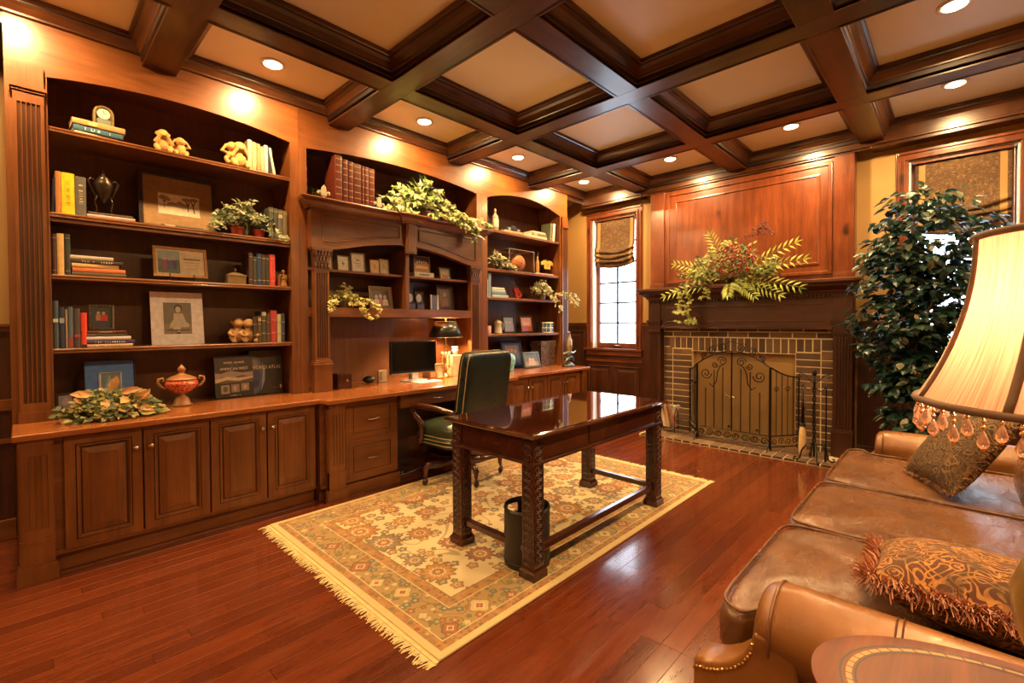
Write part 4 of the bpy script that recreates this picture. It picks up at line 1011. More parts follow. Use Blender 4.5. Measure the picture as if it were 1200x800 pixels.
# front apron with flared corner
for i in range(1): g.box(sx0+.10,sx1-.10,YS1-.07,YS1+.06,.10,.292)
g.done('front_rail',SL2,so,bevel=.025,seg=4,smooth=True)
CX=[1.52,2.255,2.985,3.80]
for k in range(3):
    a,b=CX[k],CX[k+1]; e0=-.17 if k==0 else 0; e1=.16 if k==2 else 0
    g=G(); cushion(g,((a+b)/2,.10,.385),(b-a)/2-.002,.44,.092,.2,64,26,wrk=.007,seed=k*2.1+.5,bx=True)
    # T-shaped ends wrap in front of the arms
    vs=[]
    for q in g.v:
        x,y,z=q
        if k==0 and x<(a+b)/2 and y>.40: x=x-.085*min(1,(y-.40)/.05)*min(1,((a+b)/2-x)/.3)
        if k==2 and x>(a+b)/2 and y>.40: x=x+.085*min(1,(y-.40)/.05)*min(1,(x-(a+b)/2)/.3)
        vs.append((x,y,z))
    g.v=vs
    g.done('seat_cushion',SL,so,smooth=True)
    for zz in (.385+.083,.385-.080):
        pts=[]
        for q in range(73):
            t=2*pi*q/72; f=lambda v,e_=.2: math.copysign(abs(v)**e_,v)
            x=(a+b)/2+((b-a)/2)*f(cos(t))*.968; y=.10+.44*f(sin(t))*.968
            if k==0 and x<(a+b)/2 and y>.40: x=x-.085*min(1,(y-.40)/.05)*min(1,((a+b)/2-x)/.3)
            if k==2 and x>(a+b)/2 and y>.40: x=x+.085*min(1,(y-.40)/.05)*min(1,(x-(a+b)/2)/.3)
            pts.append((x,y,zz))
        G().tube(pts,.0055,6).done('cushion_piping',SL,so,smooth=True)
    g=G(); cushion(g,((a+b)/2,-.36,.62),(b-a)/2-.004,.115,.22,.42,36,18,wrk=.0)
    g.v=[(x,y-(z-.62)*.25,z) for x,y,z in g.v]; g.done('back_cushion',SL,so,smooth=True)
g=G(); prof=[(-.46,.10),(-.46,.60),(-.47,.74),(-.50,.82),(-.56,.86),(-.63,.84),(-.66,.78),(-.64,.72),(-.60,.68),(-.58,.10)]
g.prism(prof,'x',sx0+.06,sx1-.06); g.done('back_frame',SL,so,bevel=.02,seg=3,smooth=True)
for s,xc in ((-1,1.435),(1,3.965)):
    # rolled arm: scroll section in x-z, swept along y
    pr=[]
    for k in range(15):
        t=radians(-60+k*19); pr.append((xc+ -s*.0+ (s*-1)*(-.118*cos(t))*1.0, .485+.115*sin(t)))
    # pr starts on the outer underside, goes over the top to the inner side
    base_in=xc-s*.075; base_out=xc+s*.055
    pr2=[(base_out,.12),(base_out,.38)]+[(xc+s*.118*cos(radians(-48+k*16)), .485+.115*sin(radians(-48+k*16))) for k in range(15)]+[(base_in,.38),(base_in,.12)]
    rings=[]
    for (y,sc) in ((-.55,1),(.30,1),(.345,.985),(.375,.94),(.388,.86)):
        rings.append([((xc+(p[0]-xc)*sc),y,(.12+(p[1]-.12)) if sc==1 else .35+(p[1]-.35)*sc) for p in pr2])
    g=G(); g.loft(rings); ar=g.done('arm',SL2,so,smooth=True,auto=50)
    for yy in (.085,.098):
        g=G(); g.tube([(p[0]+(p[0]-xc)*.008,yy,p[1]+.0012) for p in pr2[2:-2]],.0022,4); g.done('arm_seam',plain((.10,.035,.01),.5),ar)
    # side panel sweeping down from the arm front to the rail, edged with nailheads
    swp=[(.385,.50),(.392,.465),(.41,.43),(.44,.40),(.475,.378),(.505,.366),(.535,.36)]
    xo=xc+s*.115; xi=xc+s*.01
    pts=[(.28,.10),(.28,.50)]+swp+[(.545,.352),(.545,.10)]
    wg=G(); wg.prism(pts,'x',min(xo,xi),max(xo,xi)); wg.done('arm_foot_panel',SL2,ar,bevel=.014,seg=4,smooth=True)
    P=[(.388,.49)]+swp[1:]+[(.546,.345)]
    dense=[]
    for i in range(len(P)-1):
        for q in range(6): dense.append((P[i][0]+(P[i+1][0]-P[i][0])*q/6,P[i][1]+(P[i+1][1]-P[i][1])*q/6))
    ng=G(); acc=0; last=None
    for p in dense:
        if last is None or hypot(p[0]-last[0],p[1]-last[1])>.0095:
            ng.sph((xo+s*.0015,p[0]-.003,p[1]-.022),.004,.0052,.0052,8,5); last=p
    o=ng.done('nailheads',BRASS,ar,smooth=True); o['kind']='stuff'
    G().tube([(xc+(p[0]-xc)*.99,.347,.35+(p[1]-.35)*.99) for p in pr2[1:-1]],.0045,6).done('arm_piping',SL,ar,smooth=True)
for (x,y) in ((sx0+.10,.36),(sx1-.10,.36),(sx0+.10,-.5),(sx1-.10,-.5)):
    G().lathe([(.022,0.001),(.03,.03),(.036,.07),(.03,.10)],(x,y,0),16).done('foot',MH[2],so,smooth=True)

# ------------------------------------------------------------------ throw pillows
def paisley(name,ca,cb,cc):
    n=NT(name); co=n.co(); w=n.noise(co,9,2,.5,1.2); wv=n.vm('ADD',co,n.vm('SCALE',n.noise(co,6,2,.5,0,out=1),None) if False else co)
    r=n.math('SINE',n.math('MULTIPLY',w,62.0)); v=n.vor(co,17,'SMOOTH_F1',.9); rr=n.math('SINE',n.math('MULTIPLY',v,55.0)); f=n.vor(co,75,'F1')
    m=n.math('MAXIMUM',n.ramp(r,[(.55,(0,0,0)),(.75,(1,1,1))]),n.math('MULTIPLY',n.ramp(rr,[(.5,(0,0,0)),(.7,(1,1,1))]),.8))
    c=n.mix(m,ca,cb); c=n.mix(n.ramp(f,[(.12,(.8,.8,.8)),(.22,(0,0,0))]),c,cc); c=n.mix(n.ramp(n.noise(co,14,2),[(.5,(0,0,0)),(.62,(.7,.7,.7))]),c,(.07,.035,.014))
    n.set(Base_Color=c,Roughness=.85); n.bump(m,.3,.003); return n.m
PA=paisley('paisley_dark',(.03,.014,.006),(.17,.085,.02),(.12,.025,.012)); PB=paisley('paisley_rust',(.085,.026,.008),(.42,.19,.042),(.20,.05,.015))
def frm(cols):
    n=NT('fringe_yarn'); t=n.attr('tint'); n.set(Base_Color=n.ramp(t,[(i/(len(cols)-1),c) for i,c in enumerate(cols)]),Roughness=.85); return n.m
def pillow(label,c,rot,w,h,T,mat,fmat,seed,flen=.03,nf=900):
    t=thing('throw_pillow',label,'pillow',c); 
    if rot is None:
        X_=Vector((-.9,-.43,.04)).normalized(); U_=Vector((.25,-.5,.8)); U_=(U_-X_*U_.dot(X_)).normalized(); N_=X_.cross(U_)
        rot=Matrix(((X_.x,U_.x,N_.x),(X_.y,U_.y,N_.y),(X_.z,U_.z,N_.z))).to_euler()
    t.rotation_euler=rot
    g=G(); N=22; vs=[]; fs=[]
    def P(u,v,s):
        e=(max(0,1-u**4)*max(0,1-v**4)); k=1-.06*(1-abs(u)**2)*abs(v)**2; q=1-.06*(1-abs(v)**2)*abs(u)**2
        return (u*w/2*q, v*h/2*k, s*T/2*(e**.55)*(1-.25*(u*u+v*v)/2))
    for s in (1,-1):
        o=len(vs)
        for j in range(N+1):
            for i in range(N+1): vs.append(P(-1+2*i/N,-1+2*j/N,s))
        for j in range(N):
            for i in range(N):
                q=(o+j*(N+1)+i,o+j*(N+1)+i+1,o+(j+1)*(N+1)+i+1,o+(j+1)*(N+1)+i); fs.append(q if s>0 else q[::-1])
    g.add(vs,fs); g.done('pillow_cover',mat,t,smooth=True,world=False)
    random.seed(seed); g=G()
    for k in range(nf):
        u=random.uniform(-1,1); side=random.randrange(4)
        e={0:(u,-1),1:(u,1),2:(-1,u),3:(1,u)}[side]; b=Vector(P(e[0]*.985,e[1]*.985,1)); b.z=random.uniform(-.014,.014)
        d=Vector({0:(0,-1,0),1:(0,1,0),2:(-1,0,0),3:(1,0,0)}[side])+Vector((random.uniform(-.6,.6),random.uniform(-.6,.6),random.uniform(-.9,.9)))
        d.normalize(); L=flen*random.uniform(.6,1.2); wv=d.cross(Vector((random.random(),random.random(),1))).normalized()*.0015
        m=b+d*L*.5+Vector((random.uniform(-.006,.006),random.uniform(-.006,.006),.004)); e_=b+d*L
        g.tint=random.random()*.98+.02
        g.add([b-wv,b+wv,m+wv*1.1,m-wv*1.1,e_+wv*.6,e_-wv*.6],[(0,1,2,3),(3,2,4,5)])
    o=g.done('fringe',fmat,t,world=False); o['kind']='stuff'
    return t
pillow('dark paisley fringed pillow standing on its corner against the far sofa arm',(3.27,-.005,.675),None,.46,.44,.15,PA,frm([(.03,.012,.008),(.16,.06,.02),(.30,.14,.05)]),3,.024,1500)
pillow('large rust paisley pillow with shaggy fringe lying against the near sofa arm',(1.80,-.085,.580),(radians(3),radians(10),radians(3)),.47,.54,.20,PB,frm([(.10,.02,.01),(.38,.12,.05),(.60,.28,.15),(.72,.44,.28)]),4,.042,3600)

# ------------------------------------------------------------------ end table and table lamp
TCX,TCY,TZ=1.072,-.155,.668
et=thing('end_table','oval mahogany end table with pale string inlay beside the near sofa arm','table',(TCX,TCY,0))
ETW=wood('end_table_wood',(.055,.013,.004),(.15,.036,.010),(.23,.062,.017),'x',rough=.55,coat=.0,blotch=.5)
EB=.262
G().lathe([(.02,TZ-.028),(.225,TZ-.028),(.243,TZ-.024),(.250,TZ-.018),(.256,TZ-.016),(EB,TZ-.010),(EB,TZ-.004),(EB-.008,TZ),(.215,TZ),(.001,TZ)],(TCX,TCY,0),96,.90,1.36).done('tabletop',ETW,et,smooth=True,auto=40)
g=G(); ny=64
for i in range(ny):
    a0=2*pi*(i+.08)/ny; a1=2*pi*(i+.92)/ny
    vs=[(TCX+r*cos(a)*.90,TCY+r*sin(a)*1.36,TZ+.0006) for a,r in ((a0,.215),(a1,.215),(a1,.222),(a0,.222))]; g.add(vs,[(0,1,2,3)])
g.done('string_inlay',plain((.34,.20,.07),.5),et)
g=G()
for r in (.210,.227):
    for i in range(72):
        a0=2*pi*i/72;a1=2*pi*(i+1)/72; g.add([(TCX+q*cos(a)*.90,TCY+q*sin(a)*1.36,TZ+.0005) for a,q in ((a0,r),(a1,r),(a1,r+.0025),(a0,r+.0025))],[(0,1,2,3)])
g.done('inlay_line',BLACK,et)
G().lathe([(.235,TZ-.09),(.235,TZ-.03),(.22,TZ-.03),(.22,TZ-.09)],(TCX,TCY,0),48,.90,1.36).done('apron',ETW,et)
G().lathe([(.035,.16),(.05,.22),(.03,.30),(.028,.42),(.045,.5),(.03,.56),(.06,TZ-.03)],(TCX,TCY,0),24).done('pedestal',MH[2],et,smooth=True)
for k in range(3):
    a=radians(90+120*k); d=Vector((cos(a)*.8,sin(a),0)); c=Vector((TCX,TCY,0))
    G().tube([c+d*.03+Vector((0,0,.19)),c+d*.11+Vector((0,0,.17)),c+d*.2+Vector((0,0,.06)),c+d*.27+Vector((0,0,.02)),c+d*.29+Vector((0,0,.016))],[.025,.022,.018,.016,.015],8).done('leg',MH[0],et,smooth=True)
LX,LY=1.085,-.145
tl=thing('table_lamp','large bell-shaped silk table lamp with beaded fringe, lit, in the right foreground','lamp',(LX,LY,TZ))
G().lathe([(.001,.001),(.075,.001),(.078,.012),(.05,.025),(.03,.05),(.05,.10),(.075,.17),(.082,.23),(.06,.30),(.025,.34),(.02,.38),(.03,.40),(.012,.42),(.010,.50)],(LX,LY,TZ),32).done('lamp_base',plain((.45,.30,.10),.3,.7),tl,smooth=True)
def shademat():
    n=NT('silk_shade'); co=n.co(); q=n.sep(co); ang=n.math('ARCTAN2',n.math('SUBTRACT',q[1],0.0),q[0])
    cv=n.node('ShaderNodeCombineXYZ'); n.put(cv.inputs[0],n.math('MULTIPLY',ang,30.0)); n.put(cv.inputs[1],n.math('MULTIPLY',q[2],3.0)); st=n.noise(cv.outputs[0],2.0,4,.65)
    c=n.mix(n.ramp(st,[(.35,(0,0,0)),(.7,(1,1,1))]),(.40,.165,.085),(.66,.35,.20))
    t=n.node('ShaderNodeBsdfTranslucent'); n.lk(c,t.inputs[0]); d=n.node('ShaderNodeBsdfDiffuse'); n.lk(c,d.inputs[0]); mx=n.node('ShaderNodeMixShader'); mx.inputs[0].default_value=.55
    n.lk(d.outputs[0],mx.inputs[1]); n.lk(t.outputs[0],mx.inputs[2]); n.lk(mx.outputs[0],n.out.inputs[0]); return n.m
SB,ST=1.192,1.455; 
def sr(u): return .128+(.196-.128)*(1-u)**2.1   # u 0 bottom..1 top
g=G(); rings=[]
NS=96
for j in range(19):
    u=j/18
    rr=sr(u); ring=[]
    for i in range(NS):
        a=2*pi*i/NS; sc=1-.022*abs(sin(a*4))**1.5*0 + .012*(abs(cos(a*4))-.5)*(1-u)
        ring.append((LX+rr*sc*cos(a),LY+rr*sc*sin(a),SB+(ST-SB)*u))
    rings.append(ring)
g.loft(rings,cap0=False,cap1=False); o=g.done('lamp_shade',shademat(),tl,smooth=True)
TRM=plain((.16,.085,.045),.7)
for u,r_t in ((0,.0065),(1,.006)):
    G().tube([(LX+sr(u)*(1+.012*(abs(cos(a*4))-.5)*(1-u))*cos(a),LY+sr(u)*(1+.012*(abs(cos(a*4))-.5)*(1-u))*sin(a),SB+(ST-SB)*u) for a in [2*pi*k/96 for k in range(97)]],r_t,6).done('shade_trim',TRM,tl,smooth=True)
for k in range(8):
    a=2*pi*(k+.35)/8; G().tube([(LX+(sr(j/14)+.0012)*cos(a),LY+(sr(j/14)+.0012)*sin(a),SB+(ST-SB)*j/14) for j in range(15)],.006,6,flat=.7).done('shade_rib',TRM,tl,smooth=True)
BEAD=NT('amber_bead'); BEAD.set(Base_Color=(1,.72,.52),Roughness=.08,Transmission_Weight=.8,IOR=1.35,Specular_IOR_Level=.6); GLD=plain((.85,.55,.2),.25,.9)
bead0=None
for k in range(58):
    a=2*pi*k/58; L=.020 if k%2 else .006; r=sr(0)*.99; x,y=LX+r*cos(a),LY+r*sin(a)
    if k<2:
        g=G(); g.tube([(0,0,0),(0,0,-L)],.0011,4,None); 
        if k%2:
            for q in range(2): g.sph((0,0,-.006-.008*q),.0032,.0032,.0034,8,5)
        else: g.sph((0,0,-.004),.003,.003,.003,8,5)
        g.sph((0,0,-L-.026),.0024,.0024,.003,8,5); cordm=g
        b=G(); b.cur=1; b.lathe([(.0006,-.0),(.003,-.004),(.0052,-.010),(.0072,-.016),(.0068,-.021),(.0035,-.0255),(.0006,-.027)],(0,0,-L+.001),10)
        g.v+=b.v and [] or []; off=len(g.v); g.v+=b.v; g.f+=[[i+off for i in q] for q in b.f]; g.mi+=[1]*len(b.f); g.tn+=[0]*len(b.f)
        o=g.done('bead_drop',[GLD,BEAD.m],tl,smooth=True,world=False)
        bead0=(bead0 or [])+[o]
    else:
        o=bead0[k%2].copy(); COL.objects.link(o); o.parent=tl
    o.location=(x-LX,y-LY,SB-TZ-.006)
def bulb_light(x,y,z,power,col,rad,parent):
    l=bpy.data.lights.new('bulb','POINT'); l.energy=power; l.color=col; l.shadow_soft_size=rad
    o=bpy.data.objects.new('bulb_lamp',l); COL.objects.link(o); o.parent=parent; o.location=(x-parent.location.x,y-parent.location.y,z-parent.location.z)
bulb_light(LX,LY,1.33,11,(1,.66,.42),.035,tl)

# ------------------------------------------------------------------ ficus tree
def leafmat(name,cols,rough=.4,tr=.25):
    n=NT(name); t=n.attr('tint'); c=n.ramp(t,[(i/(len(cols)-1),q) for i,q in enumerate(cols)])
    n.set(Base_Color=c,Roughness=rough); 
    tl_=n.node('ShaderNodeBsdfTranslucent'); n.lk(c,tl_.inputs[0]); mx=n.node('ShaderNodeMixShader'); mx.inputs[0].default_value=tr; n.lk(n.b.outputs[0],mx.inputs[1]); n.lk(tl_.outputs[0],mx.inputs[2]); n.lk(mx.outputs[0],n.out.inputs[0]); return n.m
FIC=leafmat('ficus_leaf',[(.008,.026,.024),(.016,.050,.042),(.045,.09,.06),(.28,.23,.12)],.35)
fx,fy=5.02,.20
ft=thing('ficus_tree','tall potted ficus tree with dark green leaves in front of the wide window','tree',(fx,fy,0))
BARK=plain((.13,.09,.06),.8)
random.seed(21)
G().lathe([(.12,.001),(.13,.01),(.165,.28),(.18,.30),(.175,.33),(.155,.33),(.15,.30),(.001,.29)],(fx,fy,0),28).done('pot',plain((.05,.02,.012),.4),ft,smooth=True,auto=40)
g=G(); tips=[]
for s in range(4):
    a0=s*pi/2; pts=[]; rad=[]
    for k in range(15):
        t=k/14; tw=a0+t*5; rr=.028+.05*t**2+(.10*max(0,t-.55)); pts.append((fx+rr*cos(tw)+.02*sin(t*7+s)-.06*t,fy+rr*sin(tw)+.03*sin(t*5+s*2)+.02*t,.28+t*1.55)); rad.append(.017*(1-.6*t))
    g.tube(pts,rad,7)
    for k in range(4,15):
        for q in range(2):
            a=random.uniform(0,2*pi); L=random.uniform(.12,.34)*(1.0 if k<11 else .8); p=Vector(pts[k]); d=Vector((cos(a)*.85,sin(a),random.uniform(.05,.55)))
            e=p+d*L; e.x=min(e.x,5.40); m=(p+e)/2+Vector((0,0,.03)); g.tube([p,m,e],[.006,.004,.0025],5); tips.append((p,e))
g.done('trunk_and_branches',BARK,ft,smooth=True)
g=G()
def inside(p):
    # crown outline: narrower low down and left, fuller at mid height
    z=p.z; w=.12+.36*math.exp(-((z-1.55)/.75)**2)
    return abs(p.y-(fy+.06))<w and z<2.36
cnt=0
for (p,e) in tips:
    for q in range(5):
        b=p.lerp(e,random.uniform(.45,1.0)); tw=Vector((random.uniform(-1,1),random.uniform(-1,1),random.uniform(-.2,.5))).normalized()
        L=random.uniform(.06,.16); end=b+tw*L; end.x=min(max(end.x,4.62),5.42)
        end.z-=L*.25
        for j in range(6):
            c=b.lerp(end,.3+.7*(j+1)/6); side=Vector((-tw.y,tw.x,0))*(1 if j%2 else -1)
            t=(tw*.6+side*.8+Vector((0,0,-.55))).normalized(); nrm=Vector((random.uniform(-.4,.4),random.uniform(-.4,.4),1))
            g.tint=min(.999,max(.02,random.gauss(.42,.25))); g.leaf(c,t,nrm,random.uniform(.06,.095),.062,'oval',.3,.35); cnt+=1
g.done('foliage',FIC,ft)
# extra leaf clusters so the crown is dense where the photograph shows it
g=G()
for k in range(330):
    z=random.uniform(.48,2.36)
    wy=.10+.38*math.exp(-((z-1.5)/.8)**2)
    a=random.uniform(0,2*pi); r=sqrt(random.random())
    c=Vector((fx+.30*r*cos(a)*(.5+.5*wy/.48)-.04,fy+.02+wy*r*sin(a)*(1.0 if sin(a)>0 else (1.25 if z>1.1 else .8)),z)); c.x=min(c.x,5.38)
    if c.y<fy-.06 and .95<z<1.55 and k%4: continue
    out=Vector((cos(a),sin(a),.0))
    for j in range(7):
        t=(out*.6+Vector((random.uniform(-.8,.8),random.uniform(-.8,.8),random.uniform(-.9,.2)))).normalized(); p=c+Vector((random.uniform(-.05,.05),random.uniform(-.06,.06),random.uniform(-.04,.04)))
        g.tint=min(.999,max(.02,random.gauss(.4,.25))); g.leaf(p,t,(out.x*.5+random.uniform(-.3,.3),out.y*.5,1),random.uniform(.06,.10),.062,'oval',.3,.35)
o=g.done('outer_foliage',FIC,ft)

# ------------------------------------------------------------------ books, frames and ornaments
PAGE=plain((.74,.66,.5),.8)
def marks(parent,n,c,size,length,mat,vertical,seed=1):
    # lettering too small to read in the photograph: a row of short upright strokes
    rr=random.Random(seed); g=G(); p=length/n
    for k in range(n):
        if rr.random()<.12: continue
        u=-length/2+p*(k+.5); w=p*rr.uniform(.16,.34); h=size/2
        bars=[(u-w,u-w+p*.14,-h,h)]
        if rr.random()<.6: bars.append((u+w-p*.14,u+w,-h,h))
        if rr.random()<.7: bars.append((u-w,u+w,(h*.55 if rr.random()<.5 else -h),(h if rr.random()<.5 else -h*.55)))
        for a,b,d,e in bars:
            d,e=min(d,e),max(d,e)
            if vertical: g.box(c[0]+d,c[0]+e,c[1]-.0004,c[1]+.001,c[2]-b,c[2]-a)
            else: g.box(c[0]+a,c[0]+b,c[1]-.0004,c[1]+.001,c[2]+d,c[2]+e)
    return g.done('lettering',mat,parent,world=False)
def book(x,z,t,h,d,col,label,yf=3.868,lean=0,title=None,tcol=(.75,.6,.3),bands=None,group=None,lab=None,rough=.45,ts=None,rz=0):
    m=plain(col,rough); b=.0028
    g=G(); g.box(0,b,.004,d,0,h).box(t-b,t,.004,d,0,h)
    g.prism([(0,.009),(t*.08,.003),(t*.3,0),(t*.7,0),(t*.92,.003),(t,.009),(t-b,.008),(b,.008)],'z',0,h)
    o=g.done('book',m,None); o.location=(x,yf,z); o.rotation_euler=(0,lean,rz); tag(o,label,'book',group)
    G().box(b+.0003,t-b-.0003,.0085,d-.005,.004,h-.004).done('pages',PAGE,o,world=False)
    if bands:
        g=G()
        for q in bands: g.box(t*.1,t*.9,-.0012,.003,h*q-.0025,h*q+.0025)
        g.done('spine_band',plain(tcol,.3,.6),o,world=False)
    if title and title[0]=='#': marks(o,int(title[1:]),(t/2,-.0006,h*.5),(ts or t*.4),h*.62,plain(tcol,.5),True,int(title[1:]))
    elif title: text(o,title,(t/2,-.0008,h*.52),ts or min(t*.62,h*.9/max(3,len(title))*1.5),plain(tcol,.5),rot=(90,90,0))
    if lab: G().box(t*.08,t*.92,-.0009,.002,h*lab[0],h*lab[1]).done('spine_label',plain(lab[2],.5),o,world=False)
    return o
def flat(x,z,w,t,d,col,label,yf=3.868,rz=0,title=None,tcol=(.8,.7,.5),lab=None,group=None):
    m=plain(col,.45); b=.0028
    g=G(); g.box(0,w,.004,d,0,b).box(0,w,.004,d,t-b,t); g.prism([(.006,0),(.0012,t*.12),(0,t*.35),(0,t*.65),(.0012,t*.88),(.006,t),(.008,t-b),(.008,b)],'x',0,w)
    o=g.done('book',m,None); o.location=(x,yf,z); o.rotation_euler=(0,0,rz); tag(o,label,'book',group)
    G().box(.004,w-.004,.0085,d-.004,b+.0003,t-b-.0003).done('pages',PAGE,o,world=False)
    if title and title[0]=='#': marks(o,int(title[1:]),(w*.5,-.0006,t*.5),t*.45,w*.6,plain(tcol,.5),False,int(title[1:]))
    elif title: text(o,title,(w*.56,-.0008,t*.5),t*.85,plain(tcol,.5),rot=(90,0,0))
    if lab: G().box(w*lab[0],w*lab[1],-.0009,.002,t*.2,t*.8).done('spine_label',plain(lab[2],.5),o,world=False)
    return o
def artmesh(w,h,shapes,bg,name='photo',z0=0,y=0):
    cols=[bg]; g=G(); g.box(-w/2,w/2,y-.0006,y,z0,z0+h,0); L=1
    for s in shapes:
        c=s[-1]
        if c not in cols: cols.append(c)
        mi=cols.index(c); yy=y-.0006-.00035*L; L+=1
        if s[0]=='e':
            _,cx,cz,rx,rz,_=s; P=[(cx+rx*cos(2*pi*k/14),cz+rz*sin(2*pi*k/14)) for k in range(14)]
        elif s[0]=='p': P=s[1]
        else: _,a,b,c_,d_,_=s; P=[(a,b),(c_,b),(c_,d_),(a,d_)]
        P=[((min(1,max(0,px))-.5)*w,z0+min(1,max(0,pz))*h) for px,pz in P]
        g.add([(p[0],yy,p[1]) for p in P],[tuple(range(len(P)))],mi)
    return g,[plain(c,.4) for c in cols]
def frame(name,label,cx,z,w,h,bd,fcol,shapes,bg,y=3.95,tilt=10,rz=0,matw=0,mcol=(.7,.66,.6),depth=.014,metal=0,cat='picture frame',group=None,strut=True,rough=.4,carve=False):
    t=thing(name,label,cat,(cx,y,z+.024*sin(radians(tilt)))); t.rotation_euler=(-radians(tilt),0,radians(rz))
    g=G(); pr=[(0,depth),(0,.002),(.003,0),(bd*.35,-.001),(bd*.5,.003),(bd*.8,.001),(bd,.005),(bd,depth-.003)]
    rings=[[(-w/2+i,yy,i),(w/2-i,yy,i),(w/2-i,yy,h-i),(-w/2+i,yy,h-i)] for i,yy in pr]; g.loft(rings)
    if carve:
        n=int(2*(w+h)/.018)
        for k in range(n):
            s=k/n*2*(w+h); p=(s-w/2,0) if s<w else ((w/2,s-w) if s<w+h else ((w/2-(s-w-h),h) if s<2*w+h else (-w/2,h-(s-2*w-h))))
            q=(p[0]*(1-bd/w),0,bd/2+(p[1])*(1-bd/h)); g.sph((q[0],-.001,q[2]),.007,.004,.007,6,4)
    g.done('frame',plain(fcol,rough,metal),t,world=False)
    iw,ih=w-2*bd,h-2*bd
    if matw:
        G().box(-iw/2,iw/2,depth-.006,depth-.0045,bd,bd+ih).done('mat_board',plain(mcol,.7),t,world=False)
        g,ms=artmesh(iw-2*matw,ih-2*matw,shapes,bg,z0=bd+matw,y=depth-.0062)
    else: g,ms=artmesh(iw,ih,shapes,bg,z0=bd,y=depth-.0045)
    g.done('photo',ms,t,world=False)
    if strut and tilt>3:
        L=h*.7; yb=L*sin(radians(tilt))*2.0
        G().prism([(depth,h*.7),(depth+.003,h*.7),(depth+.004+L*.35,.002+L*.35*sin(radians(tilt))*-1 if False else .0+L*.35*math.tan(radians(tilt))),(depth+.001+L*.35,.0+L*.35*math.tan(radians(tilt)))],'x',-.015,.015).done('easel_back',BLACK,t,world=False)
    return t
def remesh(o,vox=.004,it=2):
    m=o.modifiers.new('r','REMESH'); m.mode='VOXEL'; m.voxel_size=vox; m.use_smooth_shade=True
    s=o.modifiers.new('s','SMOOTH'); s.iterations=it; s.factor=.5; return o
A1,A2,A3,A4,AC='top shelf of the left bookcase','second shelf of the left bookcase','third shelf of the left bookcase','fourth shelf of the left bookcase','counter under the left bookcase'
z1,z2,z3,z4=[q+.0006 for q in SH]; zc=ZCT+.0006
# top shelf
flat(.235,z1,.20,.018,.15,(.55,.5,.38),'thin cream book at the bottom of the clock stack, top left shelf',yf=3.875,rz=.10)
flat(.23,z1+.0184,.235,.036,.16,(.05,.13,.20),'blue clothbound book in the middle of the clock stack, top left shelf',yf=3.872,rz=.06,title='#5',tcol=(.6,.6,.5))
flat(.225,z1+.0548,.25,.036,.16,(.50,.27,.11),'tan book directly under the glass arched clock',yf=3.868,rz=.05,lab=(.3,.45,(.65,.5,.2)))
ck=thing('mantel_clock','small arched glass and brass clock standing on a stack of books','clock',(.375,3.93,z1+.0912),rz=.05)
def arch(w,h,n=12): return [(-w/2,0),(w/2,0)]+[(w/2*cos(pi*k/n),h-w/2+w/2*sin(pi*k/n)) for k in range(n+1)]
g=G(); o_=arch(.10,.128); i_=arch(.078,.113); 
g.loft([[(x,y,z) for x,z in pts] for pts,y in ((o_,.02),(o_,-.012),([(x,z+.004) for x,z in i_],-.013),([(x,z+.004) for x,z in i_],.012))]); g.done('case',plain((.75,.58,.28),.25,.8),ck,world=False)
G().lathe([(.001,0),(.031,0),(.033,.003),(.001,.004)],(0,0,0),24).done('dial',plain((.8,.72,.5),.4),ck,world=False).matrix_local=Matrix.Translation((0,-.002,.08))@Matrix.Rotation(pi/2,4,'X')
G().box(-.001,.001,-.008,-.0065,.08,.102).box(-.0,.014,-.008,-.0065,.079,.081).done('clock_hands',BLACK,ck,world=False)
G().box(-.06,.06,-.022,.025,-.0,.010).box(-.036,.036,-.004,.006,.012,.046).done('base',plain((.35,.4,.35),.2,.5),ck,world=False)
MK=plain((.48,.26,.075),.8); MK2=plain((.32,.17,.06),.65)
def monkey(g,cx,cy,z,s,pose=0,lean=0):
    P=lambda x,y,q:(cx+(x*cos(lean)+q*0)*s,cy+y*s,z+q*s)
    g.sph(P(0,0,.36),.30*s,.26*s,.38*s,14,9); g.sph(P(0,-.02,.92),.26*s,.25*s,.26*s,14,9); g.sph(P(0,-.16,.86),.17*s,.16*s,.14*s,10,7)
    for q in (-1,1):
        g.sph(P(q*.26,0,.96),.07*s,.05*s,.09*s,8,6)
        g.tube([P(q*.16,0,.16),P(q*.30,-.22,.26),P(q*.24,-.30,.07),P(q*.22,-.42,.05)],[.14*s,.13*s,.10*s,.08*s],8)
        if pose==0: g.tube([P(q*.22,0,.60),P(q*.36,-.22,.46),P(q*.16,-.25,.78)],[.10*s,.09*s,.075*s],8); g.sph(P(q*.12,-.27,.86),.09*s,.06*s,.08*s,8,6)
        elif pose==1: g.tube([P(q*.25,0,.62),P(q*.48,-.08,.62),P(q*.30,-.08,.92)],[.10*s,.085*s,.07*s],8); g.sph(P(q*.28,-.08,.94),.08*s,.08*s,.09*s,8,6)
        else: g.tube([P(q*.25,0,.60),P(q*.40,-.2,.42),P(q*.3,-.34,.34)],[.10*s,.085*s,.07*s],8); g.sph(P(q*.28,-.38,.34),.08*s,.07*s,.06*s,8,6)
    return g
def figure(name,label,cx,cy,z,parts,mat,cat='figurine'):
    g=G()
    for p in parts: monkey(g,cx+p[0],cy+p[1],z+p[2],p[3],p[4])
    zmin=min(v[2] for v in g.v); g.v=[(v[0],v[1],v[2]-zmin+z) for v in g.v]
    o=g.done(name,mat,None,loc=(cx,cy,z)); remesh(o,.0045); tag(o,label,cat); return o
figure('seated_figurine','cream carved pair of seated round-headed monkeys in the middle of the top left shelf',.725,3.93,z1,[(-.045,0,0,.135,0),(.055,.01,0,.115,1)],MK)
